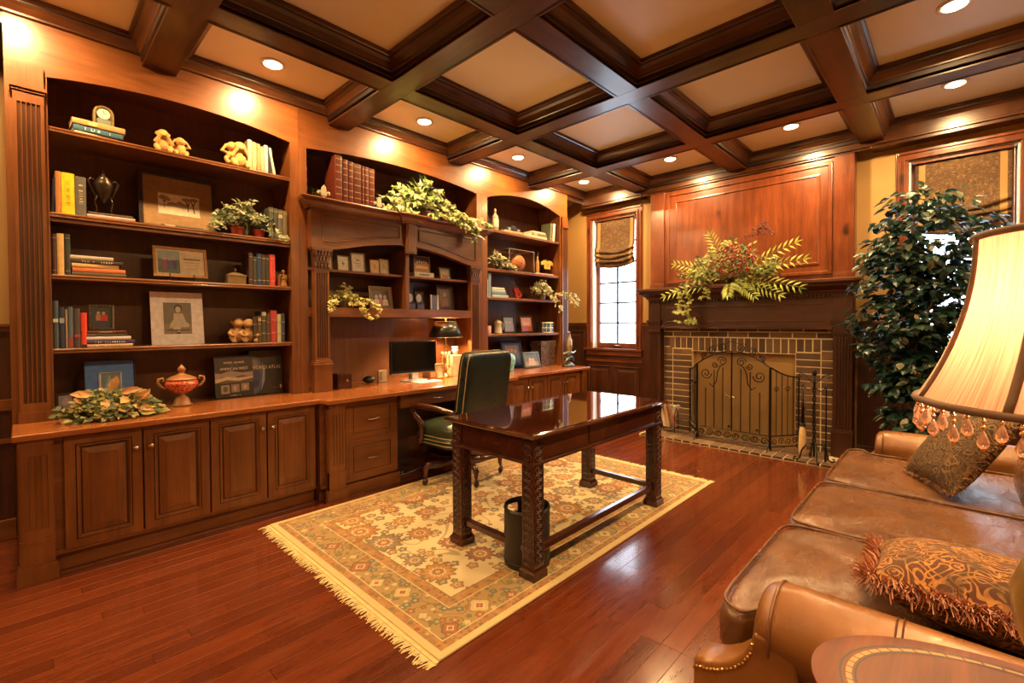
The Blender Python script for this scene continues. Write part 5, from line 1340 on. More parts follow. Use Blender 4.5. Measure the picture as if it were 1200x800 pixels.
figure('standing_figurine','cream carved monkey figurine covering its face beside the pale books, top left shelf',1.135,3.92,z1,[(-.03,.03,.02,.15,1),(.012,0,.0,.17,0)],MK)
x=1.19
for t,h,c,l,ln in ((.026,.225,(.50,.42,.28),'cream paperback nearest the monkey figurine, top left shelf',0),(.030,.215,(.46,.34,.17),'buff hardcover second from the monkey figurine, top left shelf',0),(.024,.21,(.42,.20,.09),'brown hardcover among the pale upright books, top left shelf',0),(.026,.195,(.44,.30,.15),'short tan hardcover among the pale upright books, top left shelf',0),(.026,.215,(.30,.36,.42),'pale blue upright book, top left shelf',0),(.018,.20,(.40,.45,.42),'grey-green thin book leaning at the right end of the top left shelf',-.16)):
    if ln: x+=.035
    book(x,z1+(.003 if ln else 0),t,h,.14,c,l,lean=ln,bands=(.9,.1) if not ln else None,tcol=(.5,.38,.2)); x+=t+.0022
# second shelf
book(.123,z2+.002,.016,.20,.16,(.02,.02,.05),'navy book leaning in the left corner of the second shelf, left bookcase',lean=.05)
book(.146,z2,.024,.248,.17,(.45,.19,.05),'tall orange-brown book left of the yellow one, second shelf',yf=3.866)
book(.172,z2,.058,.246,.17,(.80,.60,.02),'thick bright yellow book on the second shelf, left bookcase',title='#11',tcol=(.55,.40,.02),ts=.018)
book(.232,z2,.050,.236,.17,(.13,.12,.11),'thick charcoal book beside the yellow one, second shelf',title='#9',tcol=(.75,.65,.42),ts=.018)
flat(.285,z2,.23,.020,.17,(.60,.42,.40),'pink-edged flat book lying under the dark urn, second shelf',yf=3.872,rz=-.03)
flat(.29,z2+.0206,.215,.014,.16,(.10,.07,.04),'thin dark book directly under the two-handled urn',yf=3.875,rz=-.03)
urn=thing('trophy_urn','dark two-handled pewter urn on long thin legs on the second shelf','urn',(.37,3.945,z2+.0354))
UM=plain((.09,.065,.045),.28,.8)
g=G().lathe([(.001,.075),(.008,.08),(.018,.10),(.036,.14),(.044,.18),(.045,.20),(.034,.215),(.036,.222),(.020,.24),(.008,.25),(.006,.26),(.010,.268),(.002,.282)],(0,0,0),24); g.done('urn_body',UM,urn,smooth=True,world=False)
for s in (-1,1):
    G().tube([(s*.036,0,.20),(s*.060,0,.225),(s*.072,0,.205),(s*.062,0,.17),(s*.045,0,.13),(s*.040,0,.10)],[.005,.005,.006,.005,.004,.004],7).done('handle',UM,urn,smooth=True,world=False)
    G().tube([(s*.030,0,.12),(s*.044,0,.075),(s*.034,0,.035),(s*.042,-.0,.006)],[.005,.004,.004,.006],7).lathe([(.001,.0004),(.012,.0004),(.010,.008),(.001,.009)],(s*.042,0,0),10).done('leg',UM,urn,smooth=True,world=False)
tr=(.10,.08,.06)
lsc=[('r',0,0,1,.45,(.66,.53,.36)),('p',[(0,.30),(.3,.38),(.6,.33),(1,.42),(1,.46),(0,.44)],(.35,.27,.18)),('p',[(.20,.45),(.5,.47),(.72,.44),(.72,.56),(.6,.6),(.5,.72),(.42,.58),(.3,.62),(.2,.55)],(.36,.28,.2)),
 ('p',[(.70,.2),(.73,.2),(.74,.55),(.80,.85),(.78,.86),(.73,.62),(.64,.84),(.62,.83),(.70,.55)],tr),('p',[(.86,.14),(.90,.14),(.87,.5),(.95,.9),(.92,.92),(.86,.6),(.80,.92),(.78,.9),(.84,.5)],tr),('p',[(.12,.25),(.14,.25),(.13,.6),(.05,.9),(.03,.88),(.12,.55)],tr),('p',[(.13,.5),(.22,.85),(.20,.87),(.12,.6)],tr),
 ('e',.10,.80,.10,.12,(.30,.22,.14)),('e',.68,.82,.12,.10,(.33,.25,.16)),('e',.88,.86,.11,.09,(.28,.2,.13)),('e',.22,.72,.07,.1,(.33,.25,.16))]
lf=frame('framed_etching','large brown-matted framed etching of trees leaning at the back of the second shelf','' and 0 or .785,z2,.46,.40,.026,(.035,.02,.012),lsc,(.80,.68,.50),y=3.99,tilt=9,matw=.0,mcol=(.14,.09,.05),carve=True,strut=False)
for c in list(lf.children):
    if c.name.startswith('photo'): bpy.data.objects.remove(c)
G().box(-.205,.205,.006,.0075,.026,.374).done('mat_board',plain((.30,.17,.075),.85),lf,world=False)
g,ms=artmesh(.235,.14,lsc,(.85,.72,.54),z0=.115,y=.0055); g.done('photo',ms,lf,world=False)
G().box(-.123,.123,.0056,.0059,.109,.261).done('inner_mat',plain((.60,.50,.38),.7),lf,world=False)
flat(.66,z2,.235,.016,.10,(.12,.09,.05),'thin dark patterned book lying in front of the framed etching',yf=3.87,rz=0,lab=(.05,.3,(.5,.42,.25)))
x=1.335
for k,(t,c,l) in enumerate(((.030,(.10,.10,.07),'olive book nearest the ivy, second shelf right end'),(.030,(.08,.09,.08),'dark green book with gilt top band, second from the ivy on the second shelf'),(.034,(.13,.12,.09),'grey-green book with pale label on the second shelf right end'),(.034,(.16,.13,.08),'bronze-brown book against the divider, second shelf'))):
    book(x,z2,t,.245-.004*k,.17,c,l,bands=(.92,.88,.15),tcol=(.6,.5,.3),lab=(.72,.84,(.5,.42,.28)) if k==2 else None); x+=t+.002
# third shelf
x=.124
for k,(t,h,c,l) in enumerate(((.022,.24,(.06,.03,.02),'dark brown book in the left corner of the third shelf'),(.030,.245,(.62,.40,.16),'amber yellow book on the third shelf, left bookcase'),(.026,.245,(.035,.04,.035),'black book right of the amber one, third shelf'))):
    book(x,z3,t,h,.17,c,l,bands=(.9,.1) if k!=1 else None,tcol=(.35,.3,.2)); x+=t+.002
zz=z3
for k,(w,t,x0,c,l) in enumerate(((.255,.022,.21,(.10,.09,.06),'dark olive book at the bottom of the third-shelf pile'),(.25,.028,.212,(.60,.17,.07),'orange-red book in the third-shelf pile'),(.22,.026,.21,(.66,.42,.18),'yellow-orange book in the third-shelf pile'),(.245,.022,.205,(.05,.04,.035),'black book with pale lettering in the third-shelf pile'),(.20,.024,.203,(.52,.45,.36),'cream book on top of the third-shelf pile'))):
    flat(x0,zz,w,t,.165,c,l,yf=3.87+.002*(k%2),rz=.02*(k%3-1),title={3:'#12'}.get(k)); zz+=t+.0005
cf=frame('certificate_frame','light wood plaque holding a group photo and certificate on a black easel',.775,z3+.028,.315,.215,.018,(.50,.28,.12),[('r',.03,.05,.48,.95,(.12,.16,.14)),('r',.03,.6,.48,.95,(.3,.38,.42)),('e',.17,.62,.04,.06,(.5,.35,.26)),('e',.27,.60,.04,.06,(.5,.35,.26)),('e',.37,.62,.04,.06,(.5,.35,.26)),('r',.13,.2,.21,.57,(.35,.07,.2)),('r',.23,.2,.31,.56,(.1,.12,.3)),('r',.33,.2,.41,.57,(.07,.08,.2)),('r',.56,.62,.92,.68,(.2,.15,.1)),('r',.58,.5,.9,.52,(.4,.33,.25)),('r',.6,.38,.88,.4,(.4,.33,.25)),('r',.62,.25,.86,.27,(.4,.33,.25))],(.66,.55,.40),y=3.93,tilt=12,strut=False)
g=G()
for s in (-1,1): g.tube([(s*.07,-.012,.018),(s*.07,-.014,-.004),(s*.07,.01,-.008),(s*.07,.035,-.022),(s*.075,-.02,-.026)],.004,6); g.tube([(s*.07,.018,-.01),(s*.03,.03,.13)],.004,6)
g.tube([(0,.03,.15),(0,.085,-.012)],.004,6); g.done('display_easel',BLACK,cf,world=False)
bx_=thing('trinket_box','small bronze lidded box with finial on the third shelf','box',(1.108,3.93,z3))
G().box(-.062,.062,-.045,.045,.0004,.062).done('box_body',plain((.22,.15,.07),.4,.6),bx_,bevel=.003,world=False)
G().box(-.066,.066,-.049,.049,.0625,.070).loft([[(-.06,-.043,.07),(.06,-.043,.07),(.06,.043,.07),(-.06,.043,.07)],[(-.02,-.014,.088),(.02,-.014,.088),(.02,.014,.088),(-.02,.014,.088)]]).lathe([(.005,.088),(.004,.096),(.010,.106),(.009,.116),(.001,.122)],(0,0,0),12).done('lid',plain((.28,.19,.09),.35,.6),bx_,world=False)
x=1.185
for t,h,c,l,tc in ((.028,.24,(.07,.035,.03),'black book with pink figure on the spine beside the trinket box',(.5,.3,.25)),(.024,.215,(.05,.06,.04),'short dark green book, third shelf right group',(.4,.4,.3)),(.032,.24,(.03,.05,.13),'navy blue book, third shelf right group',(.4,.4,.45)),(.026,.235,(.06,.045,.03),'dark brown book with gold lettering, third shelf right group',(.55,.45,.25)),(.026,.235,(.04,.035,.035),'black book next to the red one, third shelf right group',(.45,.4,.4)),(.040,.243,(.60,.06,.045),'bright red hardcover on the third shelf',(.7,.3,.2))):
    book(x,z3,t,h,.165,c,l,bands=(.88,.16),tcol=tc); x+=t+.0022
frame('small_photo_frame','small photo frame behind the cream angel figurine, third shelf right end',1.435,z3,.085,.13,.010,(.3,.26,.2),[('e',.5,.6,.2,.2,(.5,.35,.25)),('r',.2,.05,.8,.4,(.12,.1,.1))],(.3,.26,.2),y=3.985,tilt=8)
an=thing('angel_figurine','cream angel figurine on a reddish block at the right end of the third shelf','figurine',(1.435,3.905,z3))
g=G().lathe([(.03,.0),(.032,.01),(.022,.05),(.016,.085),(.010,.098),(.006,.103)],(.008,0,.0004),16); g.sph((.008,0,.118),.014,.014,.017,12,8)
for s in (-1,1): g.sph((.008+s*.022,.006,.072),.016,.006,.030,10,6); g.tube([(.008+s*.014,-.005,.085),(.008+s*.016,-.02,.06),(.008,-.026,.066)],.005,6)
o=g.done('angel',MK,an,world=False); remesh(o,.003,1); G().box(-.035,-.024,-.02,.02,.0004,.06).done('block',plain((.4,.08,.05),.5),an,world=False)
# fourth shelf
x=.122
for t,h,c,l,tc,lb in ((.026,.285,(.06,.09,.12),'tall blue-black book with white bands in the left corner of the fourth shelf',(.6,.65,.62),(.55,.62,(.6,.65,.62))),(.024,.245,(.03,.035,.07),'navy book with white label, fourth shelf left group',(.6,.6,.62),(.62,.74,(.3,.34,.5))),(.010,.235,(.35,.27,.17),'very thin tan book, fourth shelf left group',(.3,.2,.1),None),(.022,.25,(.10,.13,.19),'slate blue book, fourth shelf left group',(.25,.05,.05),(.02,.25,(.3,.05,.05))),(.030,.24,(.075,.06,.065),'charcoal book with red mark, fourth shelf left group',(.4,.07,.1),(.28,.34,(.4,.05,.1))),(.028,.215,(.72,.06,.03),'bright red book with black foot at the right of the fourth-shelf left group',(.8,.6,.5),(.0,.1,(.03,.02,.02)))):
    book(x,z4,t,h,.165,c,l,lab=lb,tcol=tc); x+=t+.0022
zz=z4
for k,(w,t,x0,c,l,ti) in enumerate(((.23,.020,.262,(.58,.40,.22),'buff book at the bottom of the pile under the family photo','#7'),(.245,.024,.258,(.06,.04,.16),'purple-blue book in the pile under the family photo','#13'),(.225,.022,.258,(.62,.55,.60),'white book in the pile under the family photo',None),(.215,.018,.25,(.10,.09,.06),'olive book in the pile under the family photo',None),(.215,.017,.245,(.12,.03,.02),'black and red book on top of the pile under the family photo','LONDON  \u2022'))):
    flat(x0,zz,w,t,.16,c,l,yf=3.87,rz=.0+.015*(k%2),title=ti,tcol=(.75,.68,.55)); zz+=t+.0005
fam=[('r',0,0,1,1,(.05,.07,.06)),('e',.35,.72,.09,.08,(.6,.36,.22)),('e',.62,.70,.09,.08,(.6,.36,.22)),('r',.22,.35,.46,.64,(.5,.26,.18)),('r',.46,.32,.82,.62,(.62,.05,.03)),('r',.3,.08,.45,.35,(.05,.06,.18)),('r',.52,.08,.76,.34,(.05,.06,.2))]
frame('family_photo_frame','ornate pewter frame with photo of two people in red standing on the fourth-shelf book pile',.345,zz,.125,.165,.016,(.22,.19,.15),fam,(.06,.08,.07),y=3.935,tilt=10,rz=-6,metal=.6,carve=True)
girl=[('r',0,0,1,1,(.17,.14,.10)),('r',0,0,1,.32,(.24,.20,.15)),('e',.52,.82,.15,.13,(.03,.025,.02)),('e',.52,.78,.10,.10,(.55,.47,.38)),('p',[(.36,.66),(.68,.66),(.78,.40),(.92,.30),(.88,.22),(.20,.20),(.24,.34),(.34,.46)],(.50,.45,.38)),('p',[(.30,.22),(.60,.24),(.56,.08),(.50,.04),(.46,.16),(.36,.10)],(.55,.47,.38)),('p',[(.10,.10),(.90,.10),(.9,.14),(.1,.14)],(.08,.06,.05)),('e',.50,.03,.08,.03,(.04,.03,.03))]
gp=thing('matted_portrait','white-matted black and white portrait of a seated little girl on the fourth shelf','picture',(.765,4.0,z4)); gp.rotation_euler=(-radians(8),0,0)
G().box(-.155,.155,.002,.006,0,.375).done('mat_board',plain((.88,.84,.90),.7),gp,world=False)
g,ms=artmesh(.165,.225,girl,(.24,.20,.15),z0=.075,y=.0018); g.done('photo',ms,gp,world=False)
figure('hugging_figurine','brown carved pair of hugging figures beside the fourth-shelf right books',1.155,3.925,z4,[(-.034,.01,0,.160,2),(.034,-.005,0,.155,2)],MK2)
x=1.21
for t,h,c,l,tc,lb in ((.028,.20,(.05,.035,.03),'black book beside the hugging figurine',(.4,.35,.3),None),(.026,.205,(.09,.06,.03),'brown book with gold lettering, fourth shelf right group',(.6,.45,.2),(.8,.92,(.45,.3,.12))),(.032,.24,(.06,.065,.05),'grey-green book with pale top label, fourth shelf right group',(.5,.5,.4),(.86,.97,(.45,.4,.3))),(.030,.225,(.10,.045,.03),'dark maroon book next to the crimson one, fourth shelf',(.4,.3,.2),None),(.046,.248,(.40,.045,.045),'thick crimson book, fourth shelf right group',(.6,.35,.25),None),(.028,.22,(.42,.46,.26),'pale green book, fourth shelf right group',(.3,.3,.15),None),(.026,.225,(.05,.05,.10),'dark blue book against the divider, fourth shelf',(.4,.4,.45),None)):
    book(x,z4,t,h,.16,c,l,tcol=tc,lab=lb,bands=(.7,.3)); x+=t+.0022
# counter under the left bookcase
frame('small_dark_frame','small dark frame with a baby photo behind the leaf garland, left end of the counter',.175,zc,.095,.135,.016,(.06,.05,.04),[('e',.5,.6,.25,.25,(.45,.35,.42)),('r',.2,.05,.8,.4,(.25,.22,.35))],(.30,.28,.36),y=3.96,tilt=10)
bf=frame('blue_matted_frame','blue-matted picture with silver inner frame leaning behind the leaf garland',.39,zc,.255,.325,.006,(.05,.06,.10),[('e',.5,.6,.2,.2,(.35,.5,.65))],(.16,.24,.45),y=3.985,tilt=7,strut=False)
for c in list(bf.children):
    if c.name.startswith('photo'): bpy.data.objects.remove(c)
G().box(-.121,.121,.008,.0095,.006,.319).done('mat_board',plain((.09,.21,.62),.75),bf,world=False)
g=G(); g.loft([[(-.058+i,y,.085+i),(.058-i,y,.085+i),(.058-i,y,.245-i),(-.058+i,y,.245-i)] for i,y in ((0,.008),(0,.002),(.006,0),(.012,.003),(.012,.0065))]); g.done('inner_frame',plain((.45,.5,.52),.3,.7),bf,world=False)
g,ms=artmesh(.092,.136,[('p',[(.1,.1),(.45,.95),(.9,.15)],(.30,.45,.55)),('e',.55,.4,.22,.18,(.62,.75,.8)),('p',[(.0,0),(1,0),(1,.15),(0,.1)],(.15,.4,.5))],(.16,.22,.3),z0=.097,y=.0064); g.done('photo',ms,bf,world=False)
ur=thing('lidded_urn','red marbled lidded urn with gilt handles and pedestal on the counter','urn',(.745,3.84,zc))
def redmat():
    n=NT('red_marble_glaze'); v=n.vor(n.co(),45,'DISTANCE_TO_EDGE'); n.set(Base_Color=n.mix(n.ramp(v,[(.02,(1,1,1)),(.10,(0,0,0))]),(.35,.025,.012),(.62,.22,.10)),Roughness=.15,Coat_Weight=.6); return n.m
GD=plain((.34,.17,.07),.5,.3)
g=G().lathe([(.052,.0),(.055,.008),(.045,.02),(.040,.045),(.030,.060),(.018,.070),(.016,.078),(.030,.082)],(0,0,.0004),8,1.1,.9); g.done('pedestal',GD,ur,smooth=True,auto=50,world=False)
G().lathe([(.028,.082),(.055,.098),(.088,.125),(.098,.150),(.094,.168),(.080,.178)],(0,0,0),32).done('bowl',redmat(),ur,smooth=True,world=False)
G().lathe([(.084,.176),(.088,.182),(.082,.190),(.060,.202),(.035,.212),(.018,.220),(.016,.232),(.024,.244),(.022,.258),(.010,.272),(.001,.284)],(0,0,0),32).done('lid',plain((.34,.14,.055),.45,.3),ur,smooth=True,world=False)
for s in (-1,1): G().tube([(s*.088,0,.125),(s*.112,0,.135),(s*.132,0,.165),(s*.128,0,.190),(s*.105,0,.196),(s*.100,0,.178),(s*.112,0,.174)],[.007,.008,.009,.009,.008,.006,.004],8).done('handle',GD,ur,smooth=True,world=False)
# display books facing out
def display_book(label,cx,z,w,h,y,tilt,shapes,bg,rz=0):
    t=thing('display_book',label,'book',(cx,y,z+.0255*sin(radians(tilt)))); t.rotation_euler=(-radians(tilt),0,radians(rz))
    G().box(-w/2,w/2,0,.003,0,h).box(-w/2,w/2,.022,.025,0,h).box(-w/2,-w/2+.003,.003,.022,0,h).done('cover',plain((.02,.017,.015),.35),t,world=False)
    G().box(-w/2+.003,w/2-.004,.0032,.0218,.004,h-.004).done('pages',PAGE,t,world=False)
    g,ms=artmesh(w*.99,h*.99,shapes,bg,z0=h*.005,y=-.0002); g.done('cover_art',ms,t,world=False); return t
aw=display_book('black and white photograph book titled American West facing out on the counter',1.11,zc,.262,.315,3.975,7,[('r',0,.55,1,1,(.045,.035,.03)),('p',[(0,.42),(.2,.50),(.45,.46),(.7,.52),(1,.45),(1,.60),(.7,.58),(.4,.64),(.15,.58),(0,.60)],(.30,.24,.20)),('p',[(0,.36),(.3,.42),(.6,.38),(1,.44),(1,.48),(.6,.46),(.3,.50),(0,.44)],(.55,.42,.33)),('r',0,0,1,.34,(.02,.017,.015)),('r',.14,.09,.36,.30,(.30,.23,.18)),('r',.40,.11,.62,.31,(.22,.17,.14)),('r',.66,.13,.88,.32,(.26,.19,.15)),('e',.25,.2,.06,.07,(.1,.08,.06)),('e',.5,.2,.05,.08,(.4,.3,.24)),('e',.77,.22,.06,.06,(.45,.33,.25))],(.10,.08,.065))
TW=plain((.72,.62,.5),.5,em=None)
text(aw,'ANSEL ADAMS',(0,-.005,.262),.022,TW); text(aw,'AMERICAN WEST',(0,-.005,.215),.028,TW,sx=.88); text(aw,'\u2014 \u2014 \u2014 \u2014',(0,-.005,.240),.012,TW); marks(aw,10,(0,-.003,.014),.007,.07,TW,False,3)
wa=display_book('dark World Atlas book with blue globe cover beside the divider on the counter',1.345,zc,.245,.345,4.0,6,[('e',.04,.45,.42,.48,(.05,.07,.13)),('e',.02,.45,.38,.45,(.08,.11,.17)),('e',.10,.7,.16,.1,(.20,.16,.15)),('e',.2,.4,.12,.16,(.05,.06,.16)),('e',.12,.25,.16,.10,(.03,.04,.12)),('p',[(.40,.72),(.46,.55),(.44,.3),(.32,.08),(.36,.3),(.39,.5)],(.25,.30,.42)),('e',.93,.14,.03,.05,(.8,.35,.18)),('p',[(.5,.2),(.75,.1),(.93,.14),(.75,.13)],(.12,.07,.04))],(.03,.025,.02))
text(wa,'WORLD ATLAS',(0,-.0042,.21),.037,plain((.62,.52,.34),.45),sx=.86)

# ------------------------------------------------------------------ hutch contents
zm=2.3456; zu=1.7906; zl=1.4656
x=1.835
RB=(.20,.035,.02)
for k,(t,h,c) in enumerate(((.066,.405,(.22,.04,.022)),(.046,.385,(.17,.03,.02)),(.046,.38,(.19,.032,.02)),(.072,.375,(.18,.03,.018)),(.022,.37,(.22,.04,.025)),(.038,.37,(.20,.035,.02)),(.056,.365,(.23,.045,.025)))):
    book(x,zm,t,h,.19,tuple(q*.42 for q in c),'%s gilt-banded red leather volume on the hutch cornice, %s'%(('very wide','medium','medium','wide','slim','narrow','plain')[k],('first from the left','second from the left','third from the left','in the middle of the row','just right of the wide middle one','second from the right end','last before the right bookend')[k]),
         yf=3.80,bands=(.93,.80,.66,.50,.34,.20,.06),tcol=(.62,.42,.16),rough=.35,group='red leather volumes on the hutch cornice'); x+=t+.004
def fleur(cx,z,label,s=1):
    t=thing('bookend',label,'bookend',(cx,3.80,z)); M_=plain((.45,.38,.26),.5,.4); w=s
    def P(pts): return [(p[0]*.12*w,p[1]*.13) for p in pts]
    g=G()
    g.prism(P([(0,1),(.14,.80),(.17,.62),(.10,.45),(.07,.36),(-.07,.36),(-.10,.45),(-.17,.62),(-.14,.80)]),'y',-.010,.010)
    for q in (-1,1):
        pts=P([(q*.07,.36),(q*.12,.50),(q*.25,.62),(q*.40,.60),(q*.46,.46),(q*.38,.36),(q*.30,.40),(q*.34,.47),(q*.27,.50),(q*.20,.42),(q*.14,.33)]); g.prism(pts,'y',-.008,.008)
    g.prism(P([(-.20,.30),(.20,.30),(.20,.37),(-.20,.37)]),'y',-.012,.012); g.prism(P([(-.06,.31),(.06,.31),(.14,.04),(0,.10),(-.14,.04)]),'y',-.009,.009)
    g.box(-.05,.05,-.02,.03,.0004,.008); g.done('fleur_de_lis',M_,t,bevel=.002,world=False)
    G().box(-.05*1,.05,.031,.035,.0004,.10).done('back_plate',IRON,t,world=False)
fleur(1.735,zm,'bronze fleur-de-lis bookend left of the red leather volumes'); fleur(2.245,zm,'bronze fleur-de-lis bookend right of the red leather volumes, beside the ivy')
T=(.55,.42,.25)
frame('small_tile','small golden tile half hidden behind the left column, hutch upper shelf',1.835,zu,.075,.135,.006,(.5,.33,.12),[('r',.2,.2,.8,.8,(.6,.42,.16))],(.5,.35,.14),y=3.93,tilt=8)
frame('square_plaque','small pale plaque with a tiny cross motif on the hutch upper shelf',1.955,zu,.11,.135,.007,(.42,.34,.27),[('r',.46,.35,.54,.65,(.2,.12,.08)),('r',.36,.46,.64,.54,(.2,.12,.08))],(.60,.52,.44),y=3.90,tilt=8)
frame('verse_plaque','larger pale plaque with brown lettering on the hutch upper shelf',2.10,zu,.135,.175,.010,(.42,.34,.27),[('e',.5,.66,.18,.07,(.3,.2,.15)),('r',.2,.44,.8,.48,(.25,.17,.12)),('r',.25,.32,.75,.36,(.25,.17,.12)),('r',.35,.21,.65,.24,(.3,.2,.15))],(.58,.50,.43),y=3.905,tilt=8)
frame('folding_tile','plain tan tile of a folded pair on the hutch upper shelf, left one',2.262,zu,.095,.13,.005,(.5,.32,.15),[('e',.5,.5,.2,.2,(.45,.28,.12))],(.55,.36,.18),y=3.90,tilt=8,rz=-6)
frame('folding_tile','tan tile with a house sketch, right of the folded pair, hutch shelf',2.365,zu,.105,.145,.005,(.46,.31,.16),[('p',[(.25,.3),(.75,.3),(.75,.55),(.5,.72),(.25,.55)],(.3,.2,.1)),('r',.42,.3,.56,.48,(.5,.36,.2))],(.50,.36,.2),y=3.905,tilt=8,rz=5)
CR=plain((.5,.5,.52),.2,.5)
o=G().lathe([(.018,.0005),(.016,.006),(.004,.015),(.005,.045),(.018,.07),(.020,.10),(.014,.105)],(0,0,0),16).done('goblet',plain((.14,.13,.13),.2,.7),None,smooth=True); o.location=(2.605,3.90,zu); tag(o,'small dark pewter goblet just right of the centre divider, hutch upper shelf','goblet')
pb=frame('photo_block','team photo in a wooden block with white base on the hutch upper shelf',2.815,zu+.0,.20,.165,.010,(.42,.25,.10),[('r',0,0,1,.55,(.40,.14,.05)),('r',0,.55,1,1,(.06,.04,.03)),('e',.2,.62,.06,.09,(.55,.35,.22)),('e',.35,.66,.06,.09,(.55,.35,.22)),('e',.5,.62,.06,.09,(.55,.35,.22)),('e',.65,.66,.06,.09,(.5,.32,.2)),('e',.8,.62,.06,.09,(.55,.35,.22)),('r',.1,.2,.9,.35,(.6,.45,.15))],(.1,.06,.04),y=3.94,tilt=4,strut=False)
pb.location.z+=.058
o=G().box(-.12,.12,-.05,.05,.0005,.055).done('block_base',plain((.62,.52,.40),.6),pb,world=False,bevel=.003); o.location=(0,.02,-.060); 
G().box(-.06,.06,-.052,-.0503,.018,.038).done('name_plate',plain((.15,.18,.3),.5),pb,world=False).location=(0,.02,-.060)
frame('rustic_photo_frame','small green and brown photo frame at the right of the hutch upper shelf',3.09,zu,.145,.125,.012,(.20,.19,.12),[('e',.35,.6,.12,.18,(.5,.35,.25)),('e',.65,.55,.12,.18,(.5,.35,.25)),('r',.2,.0,.8,.35,(.4,.1,.1))],(.35,.28,.22),y=3.91,tilt=10)
# lower hutch shelf
frame('carved_photo_frame','bronze frame with photo of three people on the left lower shelf of the hutch',2.345,zl,.245,.215,.034,(.26,.17,.09),[('r',0,0,1,1,(.06,.04,.04)),('e',.25,.55,.10,.14,(.5,.34,.26)),('e',.5,.6,.10,.14,(.5,.34,.26)),('e',.76,.55,.10,.14,(.5,.34,.26)),('p',[(.08,0),(.12,.4),(.38,.4),(.42,0)],(.6,.52,.5)),('p',[(.36,0),(.4,.45),(.6,.45),(.64,0)],(.35,.1,.1)),('p',[(.6,0),(.64,.4),(.9,.4),(.94,0)],(.6,.55,.52))],(.08,.06,.05),y=3.93,tilt=10,carve=True)
df=thing('double_oval_frame','dark double frame with two oval photos on little drawers, hutch lower shelf','picture frame',(2.705,3.925,zl))
DKM=plain((.05,.035,.04),.3,.5)
g=G()
for s in (-1,1): 
    g.box(s*.052-.046,s*.052+.046,-.03,.03,.0005,.065)
    g.tube([(s*.052+.040*cos(2*pi*k/20),0,.118+.050*sin(2*pi*k/20)) for k in range(21)],.008,6)
    g.tube([(s*.052+.012*cos(2*pi*k/10),0,.176+.010*sin(2*pi*k/10)) for k in range(11)],.004,5)
g.box(-.10,.10,-.034,.034,.062,.07); g.done('frame_body',DKM,df,world=False,bevel=.002)
for s in (-1,1):
    G().lathe([(.001,0),(.036,0),(.036,.002),(.001,.002)],(0,0,0),20,1,1.28).done('oval_photo',plain((.40,.42,.52),.4),df,world=False).matrix_local=Matrix.Translation((s*.052,.001,.118))@Matrix.Rotation(pi/2,4,'X')
    G().box(s*.052-.038,s*.052+.038,-.0325,-.0302,.012,.055).done('drawer_front',plain((.10,.07,.08),.3,.4),df,world=False)
vs=thing('double_vase','pair of white candle tubes in a small clear stand, right lower shelf of the hutch','ornament',(2.915,3.88,zl))
for s in (-1,1): G().lathe([(.010,.0065),(.010,.155),(.008,.157),(.001,.157)],(s*.042,0,0),12).done('white_tube',plain((.62,.56,.5),.4),vs,smooth=True,world=False,auto=40)
G().box(-.058,.058,-.018,.018,.0005,.006).box(-.030,.030,-.004,.004,.0062,.15).done('stand',plain((.10,.07,.06),.2,.2),vs,world=False)
frame('dark_photo_frame','plain dark frame behind the white candle tubes, hutch lower shelf',2.86,zl,.12,.20,.014,(.04,.025,.02),[('e',.5,.6,.25,.2,(.14,.08,.06))],(.07,.04,.03),y=4.04,tilt=6)
frame('ornate_dark_frame','large ornate dark carved frame at the right end of the hutch lower shelf',3.13,zl,.215,.275,.045,(.07,.035,.028),[('e',.5,.68,.18,.13,(.3,.17,.12)),('p',[(.2,0),(.28,.45),(.72,.45),(.8,0)],(.22,.08,.06))],(.12,.06,.05),y=3.95,tilt=8,carve=True)
# desk counter
sp=thing('desk_speaker','small dark cube speaker at the foot of the left column on the desk counter','speaker',(1.91,3.86,zc)); G().box(-.065,.065,-.045,.055,.0004,.13).done('cabinet',MH[2],sp,bevel=.004,world=False); G().lathe([(.001,0),(.012,0),(.012,.003),(.001,.004)],(0,0,0),14).done('dial',NICK,sp,world=False).matrix_local=Matrix.Translation((.02,-.0452,.07))@Matrix.Rotation(pi/2,4,'X')
o=G().sph((0,0,.035),.058,.05,.0345,18,10).done('round_speaker',BLACK,None,smooth=True); o.location=(2.24,4.0,zc); tag(o,'low black round speaker behind the left side of the monitor','speaker')
rt=thing('wireless_router','small cream router box standing just left of the monitor','router',(2.37,3.99,zc)); G().box(-.045,.045,-.02,.02,.0004,.115).done('case',plain((.55,.45,.3),.4),rt,bevel=.006,world=False); G().box(-.035,-.01,-.0215,-.0202,.02,.10).done('vent_strip',plain((.25,.2,.14),.5),rt,world=False)
mo=thing('computer_monitor','black flat computer monitor on a silver stand, screen switched off','monitor',(2.645,3.86,zc),rz=radians(-4))
G().box(-.255,.255,-.012,.022,.07,.388).done('bezel',plain((.012,.012,.014),.2),mo,bevel=.006,world=False)
G().box(-.235,.235,-.0135,-.0122,.10,.372).done('screen',plain((.003,.003,.004),.12),mo,world=False)
G().box(-.245,.245,-.0137,-.0122,.074,.080).done('silver_trim',plain((.5,.5,.52),.25,.8),mo,world=False)
G().prism([(-.028,.02),(.028,.02),(.02,.16),(-.02,.16)],'y',.022,.045).box(-.035,.035,-.03,.045,.012,.075).done('stand_neck',plain((.5,.5,.52),.3,.7),mo,world=False,bevel=.003)
G().lathe([(.001,.0006),(.14,.0006),(.145,.004),(.13,.012),(.03,.018),(.001,.018)],(0,-.0,0),36,1,.72).done('stand_base',plain((.62,.62,.66),.25,.5),mo,world=False,smooth=True)
